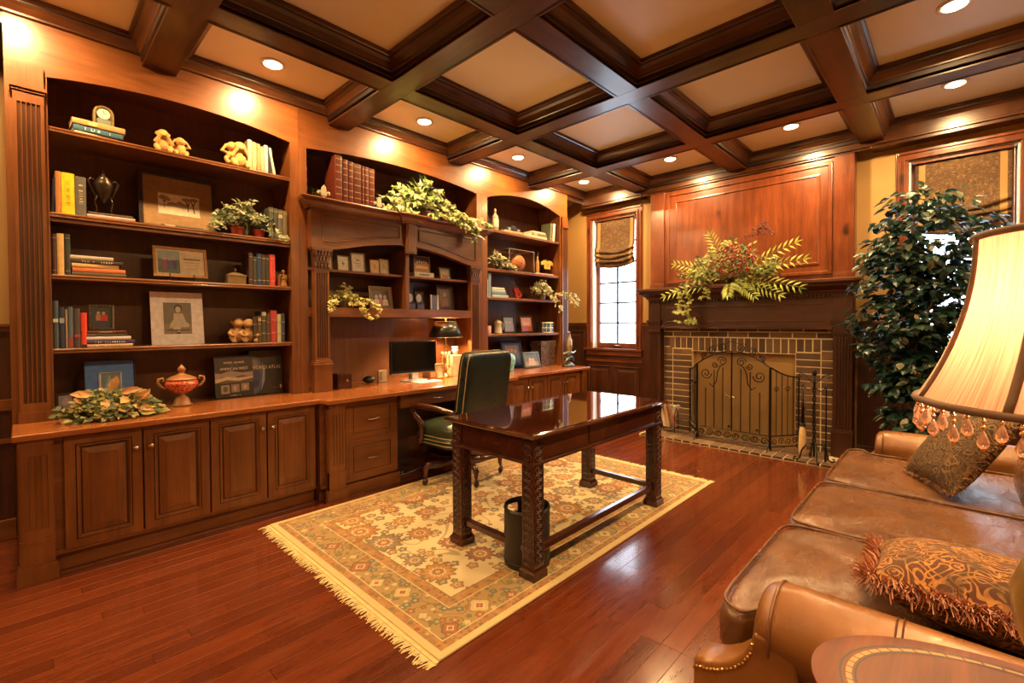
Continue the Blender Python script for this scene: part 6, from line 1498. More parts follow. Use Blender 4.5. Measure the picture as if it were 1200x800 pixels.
o=G().box(-.13,.13,-.075,.075,.0004,.007).done('paper_pad',plain((.75,.7,.66),.7),None,bevel=.002); o.location=(2.66,3.66,zc); o.rotation_euler=(0,0,-.08); tag(o,'white paper pad lying on the counter in front of the monitor','paper pad')
dl=thing('desk_lamp','brass candlestick desk lamp with tapered black shade, lit, on the desk counter','lamp',(3.05,3.87,zc))
for s in (-1,0,1): G().lathe([(.012,.10),(.014,.12),(.010,.14),(.009,.20),(.013,.205),(.013,.26),(.011,.262)],(s*.045,0,0),14).done('candle_tube',plain((.80,.62,.34),.35,.2),dl,smooth=True,world=False)
g=G().lathe([(.001,.0005),(.075,.0005),(.078,.008),(.05,.018),(.03,.03),(.014,.05),(.018,.07),(.010,.09),(.010,.34),(.006,.35),(.006,.60),(.011,.605),(.014,.615),(.006,.63),(.010,.645),(.001,.66)],(0,0,0),24)
for s in (-1,1): g.tube([(0,0,.085),(s*.02,0,.075),(s*.04,0,.085),(s*.045,0,.11)],.005,6)
g.done('brass_stem',BRASS,dl,smooth=True,world=False)
g=G().lathe([(.172,.415),(.170,.418),(.115,.575),(.113,.578)],(0,0,0),48); 
o=bpy.data.objects and None
g=G(); n=48; rings=[[(r*cos(2*pi*i/n),r*sin(2*pi*i/n),z) for i in range(n)] for r,z in ((.178,.415),(.112,.578))]; g.loft(rings,cap0=False,cap1=False); o=g.done('lamp_shade',plain((.012,.016,.014),.3),dl,smooth=True,world=False); m=o.modifiers.new('t','SOLIDIFY'); m.thickness=.003; m.offset=-1
g=G(); rings=[[(r*cos(2*pi*i/n),r*sin(2*pi*i/n),z) for i in range(n)] for r,z in ((.1745,.417),(.1085,.576))]; g.loft(rings,cap0=False,cap1=False); g.done('shade_lining',plain((.8,.62,.3),.6),dl,smooth=True,world=False)
for r,z in ((.1785,.415),(.1125,.578)): G().tube([(r*cos(2*pi*k/48),r*sin(2*pi*k/48),z) for k in range(49)],.0022,5).done('gilt_trim',GOLD,dl,world=False)
for a in (0,2.1,4.2): G().tube([(0,0,.572),(.112*cos(a),.112*sin(a),.576)],.002,4).done('shade_spider',GOLD,dl,world=False)
bulb_light(3.05,3.87,zc+.49,60,(1,.60,.24),.03,dl)
dp=thing('desk_telephone','beige desk telephone with handset leaning by the lamp','telephone',(2.95,3.98,zc)); G().prism([(-.07,.0004),(.07,.0004),(.07,.05),(-.07,.10)],'x',-.07,.07).done('body',plain((.55,.42,.25),.5),dp,bevel=.005,world=False)
G().tube([(-.05,-.06,.11),(-.05,-.03,.135),(-.05,.03,.155),(-.05,.06,.15)],[.018,.011,.011,.018],8).done('handset',plain((.08,.06,.05),.4),dp,smooth=True,world=False)
frame('small_gold_frame','small gilt photo frame on the counter under the desk lamp',2.935,zc,.11,.15,.012,(.55,.38,.14),[('e',.5,.62,.2,.2,(.5,.35,.22)),('r',.2,0,.8,.4,(.6,.5,.4))],(.4,.3,.18),y=3.80,tilt=12,metal=.5,rz=4)
tb=thing('tissue_box','white box with a fold of tissue beside the desk lamp, just above the chair back','tissue box',(3.22,3.92,zc)); G().box(-.085,.085,-.06,.06,.0004,.22).done('box',plain((.72,.62,.45),.6),tb,bevel=.003,world=False); G().lathe([(.02,.22),(.035,.25),(.05,.275),(.03,.29),(.045,.31)],(0,0,0),7,1,.5).done('tissue',plain((.85,.82,.75),.8),tb,world=False,smooth=True)

# ------------------------------------------------------------------ right bookcase contents
r1,r2_,r3,r4=[q+.0006 for q in SR]
cb=thing('carafe_clock','tall glass bottle with pale label at the left of the right bookcase top shelf','bottle',(3.835,3.925,r1))
GLB=NT('bottle_glass'); GLB.set(Base_Color=(.62,.55,.42),Roughness=.08,Transmission_Weight=.6,IOR=1.4)
G().lathe([(.001,.0006),(.038,.001),(.040,.01),(.040,.15),(.034,.18),(.014,.20),(.013,.225),(.017,.228),(.016,.24)],(0,0,0),24).done('bottle',GLB.m,cb,smooth=True,world=False)
G().lathe([(.0405,.05),(.0405,.14)],(0,0,0),24).done('label_band',plain((.66,.55,.38),.6),cb,world=False); G().lathe([(.012,.24),(.014,.25),(.010,.262),(.001,.264)],(0,0,0),14).done('stopper',plain((.3,.2,.1),.5),cb,world=False,smooth=True)
o=G().lathe([(.001,.0006),(.03,.001),(.032,.01),(.03,.13),(.012,.17),(.011,.22),(.001,.221)],(0,0,0),18).done('dark_bottle',plain((.025,.02,.03),.2),None,smooth=True); o.location=(3.745,3.97,r1); tag(o,'slim dark bottle behind the divider on the right bookcase top shelf','bottle')
flat(3.93,r1,.33,.030,.17,(.40,.23,.11),'thick brown book lying under the model car, right bookcase top shelf',rz=-.03)
mc=thing('model_car','small dark vintage model car standing on the thick brown book','model car',(4.12,3.93,r1+.0306))
G().prism([(-.12,.018),(.12,.018),(.125,.035),(.06,.045),(.04,.07),(-.03,.072),(-.05,.045),(-.12,.042)],'y',-.035,.035).done('car_body',plain((.035,.045,.075),.2,.3),mc,bevel=.006,world=False)
for sx_ in (-1,1):
    for sy_ in (-1,1): G().lathe([(.001,-.006),(.018,-.006),(.020,-.003),(.020,.003),(.018,.006),(.001,.006)],(0,0,0),16).done('wheel',plain((.3,.3,.32),.3,.5),mc,world=False).matrix_local=Matrix.Translation((sx_*.078,sy_*.038,.0205))@Matrix.Rotation(pi/2,4,'X')
flat(4.42,r1,.30,.030,.17,(.58,.50,.33),'cream book at the bottom of the pair on the right bookcase top shelf',rz=.0)
flat(4.43,r1+.0305,.28,.034,.16,(.16,.13,.09),'brown book with cream pages on top of the pair, right bookcase top shelf',lab=(.1,.35,(.5,.4,.25)))
o=flat(4.44,r1+.065,.25,.022,.16,(.60,.52,.36),'thin cream book topping the pile on the right bookcase top shelf')
book(4.775,r1,.050,.235,.16,(.10,.11,.06),'dark olive book leaning beside the pile, right bookcase top shelf',lean=.10,bands=(.9,.15),tcol=(.5,.42,.25))
book(4.838,r1,.040,.24,.16,(.66,.60,.48),'cream upright book at the right end of the right bookcase top shelf',lean=.10)
book(3.625,r2_,.028,.21,.17,(.10,.09,.08),'charcoal book against the left divider on the second shelf of the right bookcase')
bc=thing('display_case','clear acrylic display case holding a basketball on the second shelf of the right bookcase','display case',(4.24,3.995,r2_))
AC_=NT('clear_acrylic'); _t=AC_.node('ShaderNodeBsdfTransparent'); _g=AC_.node('ShaderNodeBsdfGlossy'); _g.inputs['Roughness'].default_value=.03; _f=AC_.node('ShaderNodeLayerWeight'); _f.inputs[0].default_value=.5; _m=AC_.node('ShaderNodeMixShader'); AC_.lk(AC_.math('MULTIPLY_ADD',AC_.math('POWER',_f.outputs['Facing'],4.0),.6,.03),_m.inputs[0]); AC_.lk(_t.outputs[0],_m.inputs[1]); AC_.lk(_g.outputs[0],_m.inputs[2]); AC_.lk(_m.outputs[0],AC_.out.inputs[0])
cw,cdp,chh=.225,.125,.265
g=G()
for a in ((-cw,-cw+.003,-cdp,cdp,.014,chh),(cw-.003,cw,-cdp,cdp,.014,chh),(-cw+.003,cw-.003,-cdp,-cdp+.003,.014,chh),(-cw+.003,cw-.003,cdp-.003,cdp,.014,chh),(-cw,cw,-cdp,cdp,chh,chh+.003)): g.box(*a)
g.done('acrylic_cover',AC_.m,bc,world=False)
EDG=plain((.42,.40,.42),.3)
g=G()
for X_ in (-cw,cw):
    for Y_ in (-cdp,cdp): g.box(X_-.0015,X_+.0015,Y_-.0015,Y_+.0015,.014,chh)
    g.box(X_-.0015,X_+.0015,-cdp,cdp,chh,chh+.0035)
for Y_ in (-cdp,cdp): g.box(-cw,cw,Y_-.0015,Y_+.0015,chh,chh+.0035)
g.done('polished_edges',EDG,bc,world=False)
G().box(-cw-.005,cw+.005,-cdp-.005,cdp+.005,.0005,.0135).done('case_base',BLACK,bc,world=False)
def ballmat():
    n=NT('basketball_leather'); q=n.sep(n.co()); 
    def ln(v): return n.math('LESS_THAN',n.math('ABSOLUTE',v),.0028)
    r=n.math('SUBTRACT',n.math('ABSOLUTE',n.math('SUBTRACT',n.math('ABSOLUTE',q[0]),.0)),.062)
    m=n.math('MAXIMUM',n.math('MAXIMUM',ln(q[0]),ln(q[2])),ln(r)); n.set(Base_Color=n.mix(m,(.52,.17,.055),(.03,.015,.01)),Roughness=.6); return n.m
bl=G().sph((0,0,0),.108,.108,.108,32,20).done('basketball',ballmat(),None,smooth=True); bl.location=(4.275,3.995,r2_+.1225); bl.rotation_euler=(.3,.2,.5); tag(bl,'orange basketball inside the clear display case','ball')
bt=thing('figure_bottle','slim amber bottle with dark neck on the second shelf right of the basketball case','bottle',(4.60,3.93,r2_+.0166))
G().lathe([(.001,.0006),(.022,.001),(.024,.01),(.022,.15),(.010,.18),(.009,.22),(.001,.222)],(0,0,0),16).done('bottle',plain((.40,.20,.06),.2),bt,smooth=True,world=False); G().lathe([(.010,.2225),(.012,.235),(.017,.25),(.014,.275),(.001,.285)],(0,0,0),12).done('dark_stopper',plain((.05,.04,.04),.3),bt,smooth=True,world=False)
flat(4.50,r2_,.36,.016,.15,(.58,.30,.24),'salmon pink flat book under the amber bottle, second shelf of the right bookcase')
jr=thing('jersey_ornament','small yellow jersey ornament hanging on a dark stand, second shelf of the right bookcase','ornament',(4.82,3.95,r2_))
G().prism([(-.06,.09),(.06,.09),(.065,.15),(.12,.135),(.13,.175),(.07,.205),(.03,.205),(0,.19),(-.03,.205),(-.07,.205),(-.13,.175),(-.12,.135),(-.065,.15)],'y',-.006,.006).done('jersey',plain((.52,.34,.06),.7),jr,bevel=.002,world=False)
text(jr,'25',(0,-.0075,.14),.06,plain((.05,.04,.05),.6),name='number')
G().box(-.05,.05,-.035,.035,.0005,.012).box(-.006,.006,.008,.016,.012,.23).box(-.04,.04,.004,.016,.212,.222).done('stand',BLACK,jr,world=False)
# third shelf right
x=3.63
for t,h,c,l in ((.030,.20,(.62,.58,.52),'white upright book against the left divider, third shelf of the right bookcase'),(.042,.265,(.18,.26,.33),'pale blue tall upright book, third shelf of the right bookcase')):
    book(x,r3,t,h,.16,c,l,yf=3.862); x+=t+.003
zz=r3
for w,t,c,l in ((.27,.030,(.40,.48,.54),'light blue book at the bottom of the pile, third shelf of the right bookcase'),(.235,.030,(.12,.24,.32),'teal book in the pile, third shelf of the right bookcase'),(.22,.026,(.45,.52,.58),'powder blue book in the pile, third shelf of the right bookcase'),(.205,.026,(.68,.64,.6),'white book on top of the blue pile, third shelf of the right bookcase')):
    flat(3.72,zz,w,t,.16,c,l,yf=3.864); zz+=t+.0006
vi=thing('violin_ornament','dark red lacquered violin ornament leaning on the third shelf of the right bookcase','ornament',(4.25,3.93,r3+.012)); vi.rotation_euler=(-radians(12),-radians(24),0)
vp=[(0,0),(.045,.004),(.062,.03),(.055,.06),(.040,.08),(.045,.10),(.040,.125),(.012,.14)]
g=G(); g.prism([(x_,z_) for x_,z_ in vp]+[(-x_,z_) for x_,z_ in vp[::-1]],'y',-.018,.018); g.done('body',plain((.30,.02,.012),.12),vi,bevel=.006,world=False,seg=3)
G().prism([(-.008,.125),(.008,.125),(.006,.27),(-.006,.27)],'y',-.026,-.0185).sph((0,-.022,.285),.012,.012,.02).box(-.012,.012,-.021,-.0185,.02,.06).done('neck_and_fittings',plain((.05,.02,.012),.25),vi,world=False,bevel=.001)
# fourth shelf right
mg=thing('ceramic_mug','stone-coloured lidded stein on the fourth shelf of the right bookcase','mug',(3.875,3.93,r4)); MGc=plain((.42,.36,.27),.4)
G().lathe([(.001,.0006),(.05,.001),(.052,.012),(.046,.02),(.043,.12),(.047,.13),(.042,.14),(.020,.16),(.001,.166)],(0,0,0),24).done('cup',MGc,mg,smooth=True,world=False); G().tube([(.042,0,.125),(.075,0,.13),(.09,0,.10),(.08,0,.05),(.045,0,.03)],.007,8).done('handle',MGc,mg,smooth=True,world=False)
o=G().lathe([(.001,.0006),(.038,.001),(.040,.01),(.040,.09),(.038,.095),(.036,.09),(.001,.088)],(0,0,0),22).done('pink_candle',plain((.62,.36,.33),.5),None,smooth=True); o.location=(3.70,3.92,r4); tag(o,'pink jar candle at the left end of the fourth shelf of the right bookcase','candle')
frame('black_photo_frame','black frame with a grey group photo, fourth shelf of the right bookcase beside the stein',4.13,r4,.205,.215,.020,(.02,.017,.016),[('e',.3,.65,.12,.12,(.42,.32,.3)),('e',.65,.65,.12,.12,(.42,.32,.3)),('r',.1,0,.5,.5,(.25,.28,.36)),('r',.5,0,.9,.5,(.30,.22,.28))],(.20,.24,.30),y=3.97,tilt=9)
frame('black_photo_frame','black frame with an orange and red photo, fourth shelf of the right bookcase',4.455,r4,.235,.215,.020,(.02,.017,.016),[('r',0,.0,1,.4,(.35,.07,.04)),('e',.35,.55,.14,.16,(.5,.3,.2)),('e',.65,.55,.14,.16,(.5,.3,.2))],(.46,.18,.07),y=3.97,tilt=9)
bo=thing('glass_trinket_box','dark glass and brass trinket box at the right end of the fourth shelf, right bookcase','box',(4.77,3.95,r4)); G().box(-.12,.12,-.06,.06,.0006,.13).done('box_body',plain((.05,.06,.06),.12),bo,world=False)
g=G()
for z_ in (.0,.06,.125): g.box(-.122,.122,-.063,-.0605,z_+.001,z_+.007)
for x_ in (-.12,-.04,.04,.12): g.box(x_-.003,x_+.003,-.0628,-.0605,.001,.131)
g.box(-.125,.125,-.064,.064,.1305,.137); g.done('brass_edging',BRASS,bo,world=False)
# counter right
flat(3.66,zc,.22,.05,.17,(.60,.58,.60),'thick white book at the bottom of the pile on the right counter',yf=3.87)
flat(3.67,zc+.0506,.20,.045,.16,(.40,.45,.52),'grey-blue book second in the pile on the right counter',yf=3.872)
flat(3.67,zc+.0962,.205,.04,.16,(.66,.66,.7),'white book third in the pile on the right counter',yf=3.872); flat(3.68,zc+.1368,.18,.05,.15,(.5,.5,.55),'silver-grey album on top of the pile on the right counter',yf=3.874)
frame('large_black_frame','tall black frame with blue-matted team photo on the right counter',4.22,zc,.36,.35,.030,(.015,.018,.03),[('r',.12,.12,.88,.88,(.25,.14,.11)),('e',.3,.62,.07,.08,(.45,.3,.24)),('e',.5,.66,.07,.08,(.45,.3,.24)),('e',.7,.62,.07,.08,(.45,.3,.24)),('r',.18,.14,.42,.52,(.14,.16,.24)),('r',.42,.14,.6,.55,(.35,.1,.1)),('r',.6,.14,.84,.52,(.12,.14,.2))],(.05,.07,.13),y=3.98,tilt=12)
frame('silver_photo_frame','small silver-edged photo frame leaning in front of the patterned box, right counter',4.40,zc,.30,.20,.026,(.14,.16,.17),[('r',0,.0,1,.35,(.30,.24,.2)),('e',.4,.5,.12,.18,(.5,.36,.3)),('e',.62,.48,.1,.16,(.5,.36,.3)),('p',[(.2,.0),(.28,.36),(.75,.36),(.82,0)],(.5,.35,.36))],(.12,.16,.22),y=3.83,tilt=14,metal=.5)
gb=thing('art_glass','blue and green iridescent art glass piece behind the chair back on the right counter','ornament',(3.955,3.80,zc)); GG=NT('art_glass_mat'); GG.set(Base_Color=GG.ramp(GG.noise(GG.co(),22,3),[(.35,(.05,.30,.26)),(.5,(.2,.55,.62)),(.65,(.35,.30,.62))]),Roughness=.1,Coat_Weight=.6)
G().lathe([(.001,.0006),(.05,.001),(.055,.01),(.045,.03),(.07,.08),(.078,.13),(.06,.18),(.03,.20),(.001,.205)],(0,0,0),20,1,.6).done('glass_body',GG.m,gb,smooth=True,world=False)
pbx=thing('patterned_box','brown and cream hieroglyph-patterned wooden box with lid behind the silver frame','box',(4.80,4.0,zc))
def pat():
    n=NT('hieroglyph_pattern'); v=n.vor(n.mp(n.co(),(1,1,1.4)),55,'F1',.9); w=n.noise(n.co(),60,2); n.set(Base_Color=n.mix(n.ramp(n.math('ADD',v,n.math('MULTIPLY',w,.3)),[(.42,(0,0,0)),(.5,(1,1,1))]),(.40,.30,.2),(.08,.035,.02)),Roughness=.6); return n.m
PP=pat()
G().box(-.155,.155,-.09,.09,.0005,.245).done('box_body',PP,pbx,world=False); G().box(-.165,.165,-.098,.098,.2455,.325).done('box_lid',PP,pbx,world=False,bevel=.003)
eg=thing('wildlife_sculpture','pewter heron and leaping fish sculpture at the window end of the counter','sculpture',(4.85,3.62,zc))
g=G(); 
g.tube([(.0,0,.14),(.01,0,.20),(.0,0,.27),(.005,0,.33),(.01,0,.38),(.0,-.005,.42)],[.022,.034,.042,.036,.022,.014],10); g.sph((-.008,-.005,.435),.022,.02,.018,10,7); g.tube([(-.02,-.01,.44),(-.05,-.02,.445),(-.07,-.025,.44)],[.010,.006,.002],6)
g.tube([(.02,0,.36),(.055,.0,.33),(.08,.01,.28),(.10,.02,.23)],[.012,.018,.012,.004],8); o=g.done('heron',plain((.34,.26,.17),.35,.5),eg,world=False); remesh(o,.004)
g=G(); g.tube([(-.13,0,.165),(-.09,0,.175),(0,0,.18),(.09,.0,.17),(.14,0,.19)],[.004,.016,.026,.016,.006],10); g.tube([(.14,0,.19),(.17,0,.215)],[.006,.002],5); g.tube([(.14,0,.19),(.175,0,.18)],[.006,.002],5); g.prism([(-.01,.20),(.05,.20),(.03,.235)],'y',-.004,.004)
o=g.done('upper_fish',plain((.30,.38,.42),.2,.6),eg,world=False); remesh(o,.004)
g=G(); g.tube([(-.10,-.02,.06),(-.05,-.02,.10),(.02,-.02,.12),(.08,-.01,.10),(.12,0,.06)],[.005,.018,.026,.018,.006],10); g.tube([(-.02,0,.10),(-.01,0,.13),(0,0,.165)],[.02,.014,.012],7); g.tube([(.06,.02,.02),(.02,.02,.06),(-.04,.02,.09),(-.09,.03,.12)],[.006,.018,.018,.004],8)
o=g.done('lower_fish',plain((.10,.17,.18),.2,.6),eg,world=False); remesh(o,.004)
G().lathe([(.001,.0005),(.10,.0005),(.105,.012),(.08,.03),(.06,.045),(.02,.07),(.001,.075)],(0,0,0),18,1,.7).done('rock_base',plain((.05,.045,.04),.4),eg,smooth=True,world=False)

# ------------------------------------------------------------------ plants
IVY=leafmat('ivy_leaf',[(.03,.085,.015),(.09,.18,.03),(.36,.40,.14),(.62,.60,.34)],.5,.2); IVD=leafmat('dusty_ivy_leaf',[(.04,.06,.025),(.12,.16,.06),(.38,.36,.20),(.55,.48,.30)],.6,.15); YEL=leafmat('yellow_ivy_leaf',[(.05,.08,.02),(.22,.24,.05),(.58,.50,.14),(.70,.58,.25)],.5,.2)
STM=plain((.10,.10,.04),.7)
def trail(g,s,p0,pts_dirs,n,size,kind,tm,tsd,rng,spread=.02,thick=.0018):
    P=[Vector(p0)]
    for d in pts_dirs: P.append(P[-1]+Vector(d))
    s.tube(P,thick,4)
    for k in range(n):
        u=rng.random()*(len(P)-1)*.999; i=int(u); p=P[i].lerp(P[i+1],u-i); d=(P[i+1]-P[i]).normalized()
        t=(d*.3+Vector((rng.uniform(-1,1),rng.uniform(-1,.3),rng.uniform(-.7,.5)))).normalized()
        p=p+Vector((rng.uniform(-1,1),rng.uniform(-1,1),rng.uniform(-1,1)))*spread
        g.tint=min(.999,max(.02,rng.gauss(tm,tsd))); g.leaf(p,t,(rng.uniform(-.5,.5),-1,rng.uniform(.3,1)),size*rng.uniform(.7,1.25),size*.95 if kind=='ivy' else size*.6,kind,.2,.3)
def ivyplant(name,label,base,rx,ry,rz_,nst,nl,size,mat,tm,seed,trails=(),pot=None,kind='ivy',zmin=None,ymax=4.17,cat='plant',xlim=None,up=.5):
    rng=random.Random(seed); t=thing(name,label,cat,base); g=G(); s=G(); B=Vector(base)
    for k in range(nst):
        a=rng.uniform(0,2*pi); r=sqrt(rng.random()); e=B+Vector((rx*r*cos(a),ry*r*sin(a),.03+rz_*(1-r*r*.75)*rng.uniform(.55,1.05)))
        e.y=min(e.y,ymax); m=(B+e)/2+Vector((0,0,rz_*.35)); s.tube([B+Vector((rng.uniform(-.02,.02),rng.uniform(-.01,.01),.012)),m,e],.0018,4)
        for q in range(nl):
            u=rng.uniform(.35,1.05); p=(B*(1-u)**2+m*2*u*(1-u)+e*u*u)+Vector((rng.uniform(-1,1),rng.uniform(-1,1),rng.uniform(-1,1)))*.02
            if xlim: p.x=min(max(p.x,xlim[0]),xlim[1])
            p.z=max(p.z,B.z+.012); p.y=min(p.y,ymax)
            tt=Vector((rng.uniform(-1,1)+cos(a)*.4,rng.uniform(-1,.4),rng.uniform(-.5,.7))).normalized()
            g.tint=min(.999,max(.02,rng.gauss(tm,.28))); g.leaf(p,tt,(rng.uniform(-.6,.6),-.8,rng.uniform(.2,1.2)),size*rng.uniform(.65,1.2),size*.95 if kind=='ivy' else size*.6,kind,.2,.3)
    for tr_ in trails: trail(g,s,*tr_[:2],tr_[2],size,kind,tm+.08,.25,rng)
    if zmin is not None: g.v=[(v[0],v[1],max(v[2],zmin)) for v in g.v]
    g.done('foliage',mat,t); s.done('stems',STM,t)
    if pot:
        for (px_,r,h,c) in pot:
            G().lathe([(.001,.0006),(r*.75,.001),(r,h*.9),(r*1.08,h*.92),(r*1.08,h),(r*.9,h),(r*.9,h*.85),(.001,h*.85)],(px_,base[1],base[2]),18).done('pot',plain(c,.4),t,smooth=True,auto=40)
    return t
# big ivy over the cornice
ivyplant('ivy_plant','large variegated green ivy spilling over the hutch cornice beside the right bookend',(2.78,3.90,zm),.47,.15,.40,64,14,.066,IVY,.58,31,
  trails=[((2.75,3.74,zm+.02),[(.08,-.08,.02),(.12,-.03,-.03),(.12,-.01,-.03),(.12,0,-.04)],40),((2.95,3.72,zm+.04),[(.1,-.06,.03),(.12,-.02,-.04),(.10,0,-.06),(.06,0,-.07)],60),((3.05,3.74,zm+.05),[(.1,-.08,.01),(.10,-.02,-.05),(.02,0,-.09),(-.04,0,-.08)],50),((2.6,3.76,zm+.02),[(-.1,-.03,.03),(-.12,.0,-.01),(-.12,0,-.02)],40),((3.1,3.75,zm+.05),[(.12,-.05,.04),(.12,-.03,-.02),(.1,0,-.03),(.06,0,.0)],40)],pot=[(2.8,.08,.10,(.10,.05,.025))],ymax=4.15,xlim=(2.2,3.55))
ivyplant('ivy_plant','small dark ivy sprig behind the left bookend on the hutch cornice',(1.70,3.98,zm),.06,.05,.16,8,8,.035,IVY,.25,32,pot=[(1.70,.03,.04,(.08,.04,.02))],xlim=(1.63,1.80))
ivyplant('ivy_plant','cream-edged ivy in two small red pots on the second shelf, left bookcase',(1.17,3.91,z2),.23,.10,.25,46,13,.038,IVD,.50,33,
  trails=[((1.06,3.86,z2+.06),[(-.06,-.03,.02),(-.05,-.01,-.03),(-.05,0,-.04)],24),((1.3,3.86,z2+.05),[(.05,-.04,.0),(.05,-.02,-.03),(.04,0,-.03)],20)],pot=[(1.12,.045,.06,(.30,.03,.015)),(1.27,.045,.06,(.30,.03,.015))],xlim=(.93,1.42))
ivyplant('ivy_plant','yellow-green ivy trailing over the left lower shelf of the hutch',(1.93,3.90,zl),.17,.09,.18,34,12,.040,YEL,.55,34,
  trails=[((1.85,3.82,zl+.05),[(-.05,-.06,.0),(-.05,-.05,-.02),(-.02,-.02,-.05)],22),((1.95,3.80,zl+.04),[(.05,-.06,.0),(.05,-.04,-.06),(.02,-.01,-.08)],34),((2.05,3.82,zl+.05),[(.06,-.06,.01),(.06,-.04,-.05),(.02,0,-.06)],30)],pot=[(1.93,.05,.06,(.08,.05,.03))],xlim=(1.68,2.25))
ivyplant('ivy_plant','ivy with pale leaf edges beside the basketball case, second shelf of the right bookcase',(3.84,3.885,r2_),.15,.05,.17,22,10,.044,IVD,.6,35,trails=[((3.95,3.84,r2_+.06),[(.06,-.03,-.01),(.05,-.01,-.03)],20)],pot=[(3.84,.04,.05,(.08,.05,.03))],xlim=(3.67,4.02),ymax=3.93)
ivyplant('silver_leaf_plant','dusty silver-green plant trailing off the third shelf of the right bookcase towards the window',(4.62,3.88,r3),.20,.09,.22,46,13,.048,IVD,.70,36,kind='oval',
  trails=[((4.72,3.82,r3+.06),[(.08,-.08,.01),(.10,-.06,-.03),(.10,-.03,-.05),(.08,0,-.06)],50),((4.78,3.80,r3+.08),[(.10,-.08,.01),(.12,-.05,-.02),(.12,-.02,-.03)],40),((4.68,3.8,r3+.04),[(.04,-.06,-.02),(.04,-.03,-.08),(.03,0,-.09)],34)],pot=[(4.62,.055,.07,(.12,.08,.05))],xlim=(4.42,4.93))
# leaf garland on the counter
rng=random.Random(41); ga=thing('leaf_garland','large arrangement of yellow and green silk leaves lying on the left end of the counter','plant',(.33,3.66,zc))
GAR=leafmat('garland_leaf',[(.05,.075,.03),(.14,.16,.05),(.36,.30,.10),(.60,.38,.12)],.5,.2); ORL=leafmat('amber_leaf',[(.40,.18,.06),(.62,.30,.10),(.75,.45,.16),(.62,.34,.14)],.5,.25)
g=G(); s=G(); g2=G()
for k in range(100):
    a=rng.uniform(0,2*pi); r=sqrt(rng.random()); e=Vector((.34+.215*r*cos(a)*(1.1 if cos(a)>0 else .95),3.66+.12*r*sin(a),zc+.02+.15*(1-r*r*.8)*rng.uniform(.35,1.0)))
    s.tube([(.33+rng.uniform(-.1,.1),3.66,zc+.006),tuple((e+Vector((.33,3.66,zc)))/2+Vector((0,0,.03))),e],.002,4)
    for q in range(14):
        t=Vector((rng.uniform(-1,1)+cos(a)*.6,rng.uniform(-1,.5),rng.uniform(-.5,.6))).normalized(); p=e+Vector((rng.uniform(-.04,.04),rng.uniform(-.03,.03),rng.uniform(-.03,.02))); p.z=max(p.z,zc+.012)
        g.tint=min(.999,max(.02,rng.gauss(.32,.30))); g.leaf(p,t,(rng.uniform(-.4,.4),-.7,rng.uniform(.2,1.2)),rng.uniform(.026,.048),.030,'oval' if q%3 else 'ivy',.2,.3)
for (dx,dz,L,ax_) in ((-.06,.15,.10,(-1,-.3,.25)),(.02,.17,.09,(.35,-.2,.9)),(.06,.15,.11,(.9,-.4,.25)),(.0,.12,.09,(-.2,-1,-.7)),(.03,.10,.10,(.1,-1,-.8)),(.12,.10,.10,(.8,-.5,.6)),(.13,.07,.11,(.9,-.6,-.3)),(.10,.12,.08,(-.5,-.9,-.2)),(.16,.10,.08,(.5,-.4,.8)),(-.10,.12,.06,(-.6,-.7,.4))):
    g2.tint=rng.uniform(.1,.95); g2.leaf((.33+dx,3.60,zc+dz),ax_,(rng.uniform(-.3,.3),-1,.6),L,.055,'oval',.25,.3)
for (dx,dy,L) in ((.26,-.05,.10),(.20,-.09,.08)):
    g.tint=.55; g.leaf((.33+dx-.05,3.66+dy,zc+.03),(dx,dy,-.02),(0,-.5,1),L,.085,'oval',.2,.15)
g.v=[(v[0],v[1],max(v[2],zc+.0005)) for v in g.v]; g2.v=[(v[0],v[1],max(v[2],zc+.0005)) for v in g2.v]
g.done('green_leaves',GAR,ga); g2.done('amber_leaves',ORL,ga); s.done('stems',STM,ga)
# mantel arrangement
ma=thing('mantel_arrangement','palm, berry and foliage arrangement spilling over the mantel shelf','plant',(5.36,1.80,1.743))
PALM=leafmat('palm_leaf',[(.07,.12,.02),(.24,.32,.05),(.44,.52,.10),(.58,.62,.18)],.45,.25); OLV=leafmat('olive_leaf',[(.04,.065,.015),(.13,.17,.04),(.30,.34,.08),(.48,.44,.14)],.55,.2)
rng=random.Random(51); gp_=G(); go_=G(); s=G(); C0=Vector((5.36,1.80,1.76))
def frond(tip,curve=.06,n=11,wd=.020):
    tip=Vector(tip); m=(C0+tip)/2+Vector((-.02,0,curve)); st=[]
    for k in range(13):
        u=k/12; st.append(C0*(1-u)**2+m*2*u*(1-u)+tip*u*u)
    s.tube(st,.0022,4)
    for k in range(3,13):
        p=st[k]; d=(st[min(k+1,12)]-st[k-1]).normalized(); sd=d.cross(Vector((-1,0,.3))).normalized()
        for q in (-1,1):
            t=(d*.75+sd*q*.75+Vector((-.12,0,-.05))).normalized(); L=.115*(1-.45*abs(k/12-.55)*1.5)
            gp_.tint=min(.999,max(.02,rng.gauss(.62,.22))); gp_.leaf(p,t,(-1,0,.5),L,wd,'blade',.1,.15)
    gp_.leaf(st[-1],d,(-1,0,.5),.08,wd,'blade',.1,.1)
for tip in ((5.22,1.16,2.10),(5.18,1.08,1.93),(5.12,1.10,1.66),(5.16,1.28,1.60),(5.14,1.50,1.60),(5.12,1.75,1.62),(5.16,2.45,1.64),(5.24,2.36,2.0),(5.24,1.98,2.28),(5.2,1.62,1.68),(5.25,2.2,1.88)):
    frond(tip)
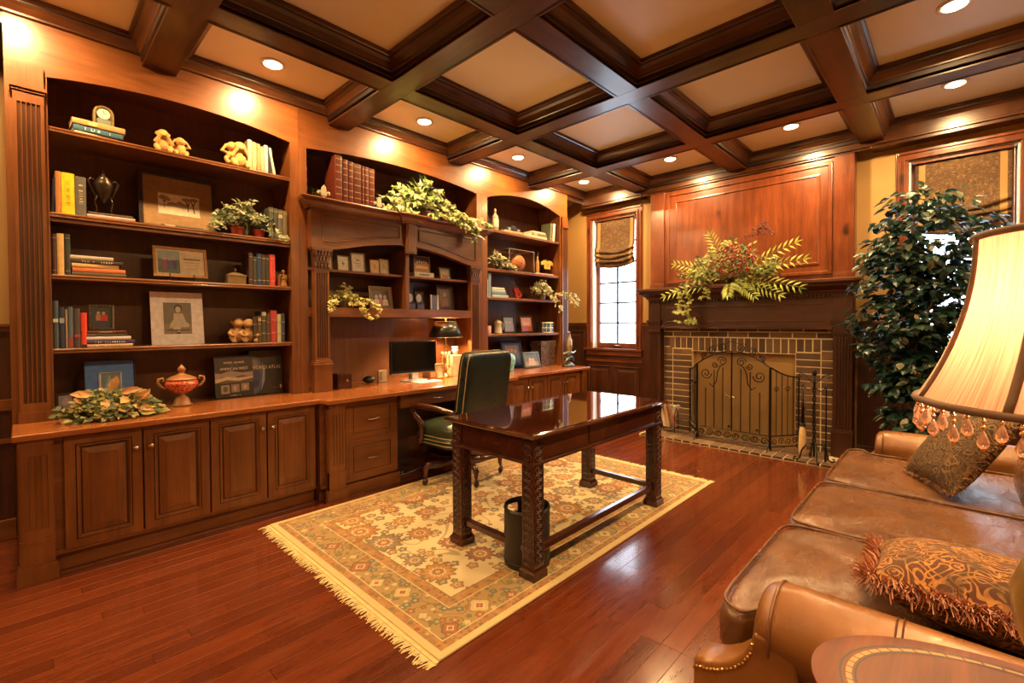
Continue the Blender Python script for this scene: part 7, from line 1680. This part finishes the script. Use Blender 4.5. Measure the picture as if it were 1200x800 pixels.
for k in range(80):
    a=rng.uniform(-.15,pi+.15); r=sqrt(rng.uniform(.02,1)); yy=1.80+.50*r*cos(a)-.02; zz_=1.79+.42*r*max(0,sin(a))*(1-.35*abs(cos(a))) ; e=Vector((5.34-rng.uniform(.0,.18),yy,zz_))
    s.tube([C0,tuple((C0+e)/2+Vector((0,0,.04))),e],.0018,4)
    for q in range(9):
        t=Vector((rng.uniform(-1,.2),rng.uniform(-1,1),rng.uniform(-.7,.8))).normalized(); p=e+Vector((rng.uniform(-.05,.05),rng.uniform(-.05,.05),rng.uniform(-.05,.05)))
        go_.tint=min(.999,max(.02,rng.gauss(.42,.3))); go_.leaf(p,t,(-1,rng.uniform(-.5,.5),.6),rng.uniform(.035,.06),.030,'oval',.2,.3)
# hanging strands at the left
for (y0_,z_,n) in ((2.32,1.72,3),(2.22,1.70,4),(1.95,1.70,1)):
    p=Vector((5.22,y0_,z_)); 
    for q in range(n*4):
        p2=p+Vector((rng.uniform(-.02,.02),rng.uniform(-.045,.05),-.045 if q>1 else -.02)); p2.x=min(p2.x,5.24); s.tube([p,p2],.0018,4)
        for j in range(5): go_.tint=rng.uniform(.4,.99); go_.leaf(p2,(rng.uniform(-1,.1),rng.uniform(-1,1),rng.uniform(-.8,.3)),(-1,0,.4),.055,.032,'oval',.2,.2)
        p=p2 if q<n*2 else Vector((5.20,y0_+rng.uniform(-.1,.1),p.z))
# berries
gb_=G(); 
for k in range(120):
    a=rng.uniform(0,2*pi); r=sqrt(rng.random()); gb_.sph((5.16-rng.uniform(0,.05),1.68+.22*r*cos(a),1.98+.17*r*sin(a)),.012,.012,.012,7,5)
o=gb_.done('berries',plain((.30,.04,.045),.3),ma,smooth=True); o['kind']='stuff'
gd=G()
for (y_,z_) in ((1.52,2.28),(1.46,2.33),(1.60,2.24),(1.40,2.26)):
    e=Vector((5.28,y_,z_)); s.tube([C0,tuple((C0+e)/2),e],.002,4)
    for k in range(40): gd.sph(tuple(e+Vector((rng.uniform(-.015,.015),rng.uniform(-.05,.05),rng.uniform(-.05,.03)))),.007,.007,.007,5,4)
o=gd.done('seed_heads',plain((.12,.03,.03),.6),ma,smooth=True); o['kind']='stuff'
gp_.done('palm_fronds',PALM,ma); go_.done('olive_foliage',OLV,ma); s.done('stems',STM,ma)
